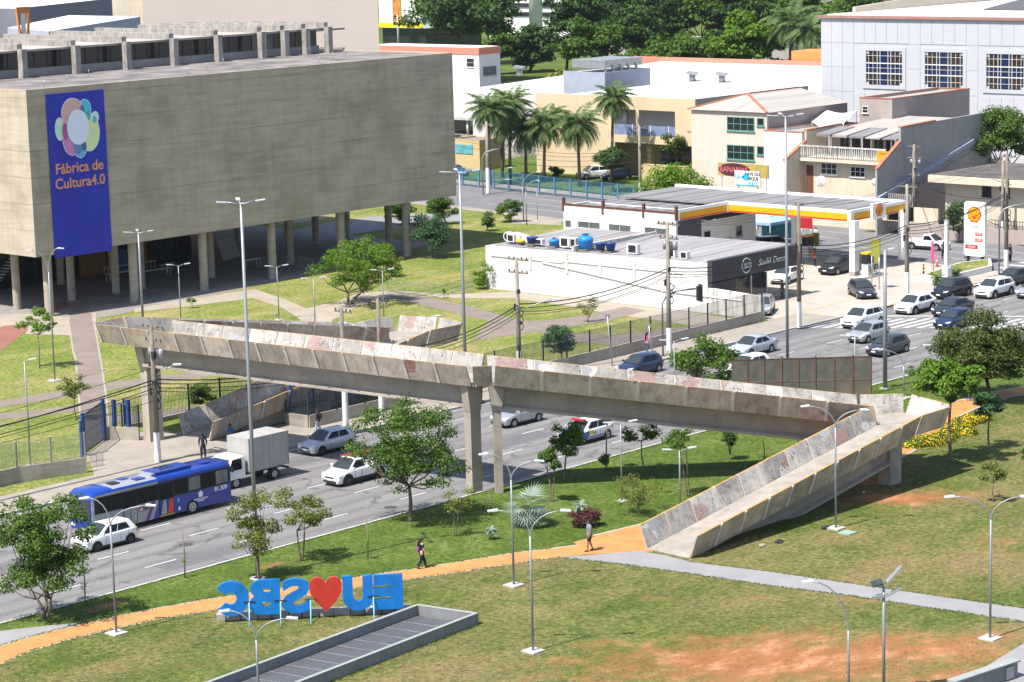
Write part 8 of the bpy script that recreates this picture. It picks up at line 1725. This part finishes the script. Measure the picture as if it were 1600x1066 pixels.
# far lawn
tr_('lawn_tree', 'big feathery green tree in the middle of the far lawn', (547, 476), 370, 488, 634, 468, 'leaf_bright', leaf=.26, leaves=7500, clumps=85, cr=.2, trunk=.15, flat=.35, stems=2, fork=1.2)
tr_('lawn_bush', 'pale bush just behind the right side of the big lawn tree', (612, 432), 396, 596, 634, 432, 'leaf_yellowish', leaf=.24, leaves=900, clumps=14, cr=.4, trunk=.05, flat=.1)
tr_('lawn_tree', 'blue-green bushy tree beside the last building column', (676, 402), 328, 644, 710, 398, 'leaf_bluegreen', leaf=.28, leaves=3800, clumps=30, cr=.36, trunk=.1, flat=.15)
tr_('lawn_tree', 'green tree behind the blue-green one near the building corner', (697, 350), 302, 668, 719, 346, 'leaf_mid', leaf=.3, leaves=2200, clumps=20, cr=.4, trunk=.09)
tr_('round_bush', 'small round bush on the lawn before the side street', (762, 361), 326, 749, 774, 361, 'leaf_mid', leaf=.24, leaves=900, clumps=12, cr=.45, trunk=.06, flat=.1)
tr_('round_bush', 'larger round bush left of the two-arm lamps', (796, 347), 306, 774, 816, 345, 'leaf_mid', leaf=.28, leaves=1700, clumps=18, cr=.42, trunk=.07, flat=.1)
tr_('wall_shrub', 'light green shrub at the far corner of the white shop wall', (757, 451), 408, 734, 772, 450, 'leaf_bright', leaf=.22, leaves=1000, clumps=16, cr=.36, trunk=.04, flat=.1, cat='shrub')
tr_('fence_bush', 'grey-green bush behind the wire fence', (879, 566), 504, 848, 907, 558, 'leaf_bluegreen', leaf=.2, leaves=2600, clumps=26, cr=.36, trunk=.06, flat=.1)
tr_('lawn_sapling', 'thin sapling before the white shop wall', (919, 503), 458, 903, 940, 500, 'leaf_yellowish', leaf=.2, leaves=340, clumps=9, cr=.38, trunk=.04)
tr_('lawn_sapling', 'sparse frangipani on the lawn by the corner column', (62, 575), 482, 33, 92, 528, 'leaf_bright', leaf=.3, leaves=620, clumps=16, cr=.34, trunk=.05)
tr_('lawn_sapling', 'small tree beside the garden path near the gate', (119, 656), 582, 92, 142, 628, 'leaf_yellowish', leaf=.2, leaves=950, clumps=16, cr=.36, trunk=.04)
tr_('lawn_sapling', 'small tree behind the folded ramp fence', (318, 648), 596, 288, 338, 636, 'leaf_mid', leaf=.24, leaves=1100, clumps=16, cr=.38, trunk=.05)
tr_('lawn_sapling', 'thin sapling left of the flat-head lamp behind the bridge landing', (300, 482), 462, 288, 312, 478, 'leaf_bright', leaf=.2, leaves=160, clumps=6, cr=.45, trunk=.03)
tr_('lawn_sapling', 'wispy sapling in front of the crowd barriers', (694, 466), 448, 688, 700, 464, 'leaf_bright', leaf=.2, leaves=70, clumps=4, cr=.5, trunk=.03)
tr_('undercroft_bush', 'dark bush showing under the far end of the building', (600, 340), 312, 588, 640, 338, 'leaf_dark', leaf=.3, leaves=900, clumps=12, cr=.45, trunk=.07)
tr_('undercroft_bush', 'rounded bush showing between building columns', (625, 352), 316, 612, 650, 350, 'leaf_mid', leaf=.3, leaves=900, clumps=12, cr=.45, trunk=.07)
tr_('street_bush', 'bright dense tree crown rising behind the annex roof', (1078, 330), 250, 998, 1160, 325, 'leaf_bright', leaf=.42, leaves=6500, clumps=48, cr=.27, trunk=.16, flat=.1, up=.9)
tr_('ficus_tree', 'big clipped ficus in front of the pale hall at the right edge', (1560, 330), 163, 1500, 1632, 268, 'leaf_mid', leaf=.42, leaves=7500, clumps=52, cr=.28, trunk=.28, flat=.5, stems=2, fork=3.4)
tr_('conifer_bush', 'tall dark bush beside the price totem', (1499, 378), 298, 1478, 1519, 374, 'leaf_dark', leaf=.26, leaves=2300, clumps=26, cr=.42, trunk=.08, flat=.05)
tr_('yard_tree', 'dark tree over the parked cars in the school yard', (960, 300), 232, 918, 990, 268, 'leaf_dark', leaf=.4, leaves=2200, clumps=22, cr=.36, trunk=.12)
tr_('yard_tree', 'olive tree in front of the school gallery', (1060, 285), 206, 1030, 1084, 250, 'leaf_olive', leaf=.4, leaves=1100, clumps=18, cr=.34, trunk=.12)
tr_('yard_bush', 'low bush at the foot of the palms', (870, 278), 258, 856, 884, 277, 'leaf_dark', leaf=.35, leaves=600, clumps=8, cr=.5, trunk=.07, cat='shrub', flat=.1)
# palms
for lb, px, py, yc, L_, s_ in (('leftmost tall feather palm beside the white annex', 766, 290, 168, 4.2, 21), ('tall feather palm just right of the leftmost one', 797, 284, 160, 4.2, 22), ('drooping palm in the middle of the palm group', 822, 283, 200, 4.6, 23), ('palm at the right of the dense palm group', 850, 285, 190, 4.4, 24), ('short thick palm with hanging dry fronds', 906, 292, 192, 4.6, 25), ('slender palm before the yellow school wall', 956, 285, 152, 3.8, 26), ('palm partly behind the palm group near the ochre guard house', 785, 278, 190, 4.0, 27)):
    b = G(px, py, GZ); palm('feather_palm', lb, b, HZ(b, yc) - b.z, L_ * .95, mm['palm_leaf'], mm['bark'], s_, 'palms along the blue fence', 34, .2)
# far tree belt
FAR = [('ficus with hanging dark foliage above the white building', 715, 128, -30, 622, 822, 66, 'leaf_dark', 8500), ('dark tree behind the ficus, left of the white tower', 770, 100, -60, 690, 826, 50, 'leaf_dark', 4500), ('round dark tree right of the white building', 828, 112, 33, 782, 878, 108, 'leaf_dark', 5000), ('mid-green tree behind the plant block', 925, 116, 26, 862, 970, 104, 'leaf_mid', 5200),
  ('dark tree at the top edge left of the tree belt', 885, 115, -35, 850, 950, 70, 'leaf_dark', 4200), ('first dark tree of the tall belt at the top', 965, 100, -40, 915, 1025, 70, 'leaf_dark', 5200), ('second dark tree of the tall belt at the top', 1035, 100, -40, 985, 1092, 76, 'leaf_dark', 5200), ('third tree of the tall belt, slightly lighter', 1090, 100, -40, 1050, 1150, 74, 'leaf_mid', 4600), ('fourth tree of the tall belt above the olive tree', 1140, 100, -40, 1095, 1190, 80, 'leaf_dark', 4600), ('dark tree of the tall belt above the round green tree', 1190, 104, -35, 1140, 1245, 78, 'leaf_dark', 4600), ('last tree of the tall belt beside the hall corner', 1255, 108, -40, 1205, 1310, 84, 'leaf_mid', 4800),
  ('wide olive tree behind the white hall roof', 1050, 128, 58, 982, 1124, 126, 'leaf_mid', 6500), ('big bright round tree in front of the tall belt', 1165, 130, 14, 1110, 1220, 120, 'leaf_bright', 6500), ('small yellowish bush at the foot of the far lamp', 968, 124, 84, 950, 984, 122, 'leaf_bright', 900), ('small yellow-green bush near the hall corner', 1212, 130, 86, 1194, 1234, 128, 'leaf_yellowish', 1100), ('round yellowish tree crown between white roof and plant block', 880, 165, 112, 840, 916, 156, 'leaf_yellowish', 3800), ('small dark tree at the far top above the pale hall', 1330, 60, -30, 1280, 1400, 30, 'leaf_mid', 3000), ('second far tree above the pale hall roof', 1430, 50, -40, 1380, 1500, 12, 'leaf_mid', 2600), ('pale bush left of the round dark tree', 775, 116, 44, 752, 802, 100, 'leaf_mid', 1600), ('low dark tree filling the gap left of the far lamp', 1000, 105, 10, 940, 1040, 100, 'leaf_dark', 4000), ('low dark tree filling the gap right of the olive tree', 1125, 112, 40, 1095, 1160, 112, 'leaf_dark', 2600)]
for lb, px, py, top, l_, r_, bt_, mt, n in FAR:
    yy = py
    tr_('background_tree', lb, (px, yy), top, l_, r_, bt_, mt, 'bark_dark', leaf=1.0, leaves=int(n * 1.25), clumps=60, cr=.30, hollow=.4, trunk=.3, group='trees in the far belt', flat=.35)
for lb, px, py, yc, s_ in (('far palm at the left of the hall corner', 1236, 132, 32, 31), ('far palm touching the hall corner', 1268, 134, 45, 32)):
    b = G(px, py, 0); palm('feather_palm', lb, b, HZ(b, yc), 7.5, mm['palm_leaf'], mm['bark'], s_, 'far palms', 22, .4)
# loose grass tufts on lawn and verge: too many to count
rs = np.random.RandomState(5); n = 16000
X_ = np.concatenate([rs.uniform(64, 150, n // 2), rs.uniform(64, 150, n // 2)]); Y_ = np.concatenate([rs.uniform(93, 103, n // 2), rs.uniform(58, 95, n // 2)])
Cc = np.stack([X_, Y_, np.full(n, GZ + .02)], 1); Nn = rs.normal(size=(n, 3)) * [.5, .5, .3] + [0, 0, .9]; Nn /= np.linalg.norm(Nn, axis=1, keepdims=True)
def inpoly(x, y, P):
    c = np.zeros(len(x), bool); j = len(P) - 1
    for i in range(len(P)):
        xi, yi = P[i][0], P[i][1]; xj, yj = P[j][0], P[j][1]; c ^= ((yi > y) != (yj > y)) & (x < (xj - xi) * (y - yi) / (yj - yi + 1e-12) + xi); j = i
    return c
bad = inpoly(X_, Y_, pxs(GZ, *(_up + _lo))) | inpoly(X_, Y_, pxs(GZ, (860, 868), (1000, 855), (1078, 870), (1600, 945), (1700, 960), (1700, 990), (1600, 978), (1200, 922), (975, 888))) | ((X_ > 101) & (X_ < 130) & (Y_ > 82) & (Y_ < 91)) | ((X_ < 88) & (Y_ > 82) & (Y_ < 88)) | inpoly(X_, Y_, pxs(GZ, (-60, 995), (0, 982), (130, 970), (62, 993), (-60, 1030))) | inpoly(X_, Y_, pxs(GZ, (1450, 1090), (1600, 1000), (1700, 950), (1800, 1010), (1600, 1130)))
ok = ~bad; ll = rs.uniform(.05, .13, ok.sum())
ed = []
for P_ in (pxs(GZ, *_up[:-3]), pxs(GZ, *_lo[3:]), pxs(GZ, (872, 871), (975, 882), (1080, 897), (1200, 915), (1330, 931), (1600, 972)), pxs(GZ, (1078, 878), (1200, 893), (1330, 912), (1600, 951)), [Vector((60, 103.0, 0)), Vector((190, 103.0, 0))], [Vector((66, 81.75, 0)), Vector((86.4, 83.5, 0))]):
    for a_, b_ in zip(P_[:-1], P_[1:]):
        k_ = int((b_ - a_).length * 34); u = rs.random(k_)[:, None]; q = np.array(a_)[None] * (1 - u) + np.array(b_)[None] * u; q[:, :2] += rs.normal(size=(k_, 2)) * .06; q[:, 2] = GZ + .03; ed.append(q)
ed = np.concatenate(ed); en = rs.normal(size=ed.shape) * [.5, .5, .4] + [0, 0, .8]; en /= np.linalg.norm(en, axis=1, keepdims=True); le = rs.uniform(.05, .13, len(ed))
Cc = np.concatenate([Cc[ok], ed]); Nn = np.concatenate([Nn[ok], en]); ll = np.concatenate([ll, le]); ok = np.ones(len(Cc), bool)
o = link('grass_tufts', _leafmesh('grass_tufts', Cc[ok], Nn[ok], ll, ll * .5, mm['grass_blade'], rs), None, kind='stuff', label='loose tufts of grass scattered over the park lawn', cat='grass')
# litter at the ramp foot
for lb, px, py, c_, s_ in (('black rubbish bag on the lawn beside the ramp', 1216, 848, 'trim_black', .45), ('black rubbish bag near the lamp pad by the ramp', 1289, 826, 'trim_black', .45), ('pale cardboard scrap on the ground under the ramp', 1190, 854, 'path_pale', .4), ('white scrap near the landing pillar', 1348, 770, 'white_paint', .2)):
    t = T('rubbish', lb, 'rubbish', G(px, py, GZ)); m = MB(); rq = random.Random(px)
    for k_ in range(7): m.ell((rq.uniform(-.6, .6) * s_, rq.uniform(-.4, .4) * s_, s_ * .12), (s_ * rq.uniform(.2, .45), s_ * rq.uniform(.15, .35), s_ * rq.uniform(.12, .3)), 0, 6, 4, Matrix.Rotation(rq.random() * 3, 3, 'Z') @ Matrix.Rotation(rq.uniform(-.5, .5), 3, 'X'))
    m.s = [False] * len(m.s); m.build('heap', mm[c_], t, False)
for lb, px, py in (('flat green access cover right of the lamp pad', 1324, 833), ('grey access cover on the far lawn', 683, 494)):
    t = T('access_cover', lb, 'cover', G(px, py, GZ)); MB().box(-.4, .4, -.4, .4, -.02, .05).build('lid', M('cover_green', (.2, .3, .25), .8) if px > 1000 else mm['grey_wall'], t, False)
ga_, gb_ = G(1490, 1092, GZ), G(1590, 1058, GZ); gd_ = (gb_ - ga_).normalized(); gn_ = Vector((-gd_.y, gd_.x, 0)); t = T('low_wall', 'low green-capped wall end with a small cabinet at the bottom right corner', 'wall', gb_)
MB().prism([ga_, gb_, gb_ + gn_ * .25, ga_ + gn_ * .25], 0, .85).build('wall', mm['trough_wall'], t); MB().prism([ga_ - gn_ * .1, gb_ - gn_ * .1 + gd_ * .1, gb_ + gn_ * .4 + gd_ * .1, ga_ + gn_ * .4], .852, .93).build('coping', mm['trough_cap'], t)
MB().prism([gb_ - gd_ * .9 - gn_ * .12, gb_ - gd_ * .4 - gn_ * .12, gb_ - gd_ * .4 - gn_ * .002, gb_ - gd_ * .9 - gn_ * .002], .2, .75).build('cabinet', mm['galvan'], t)
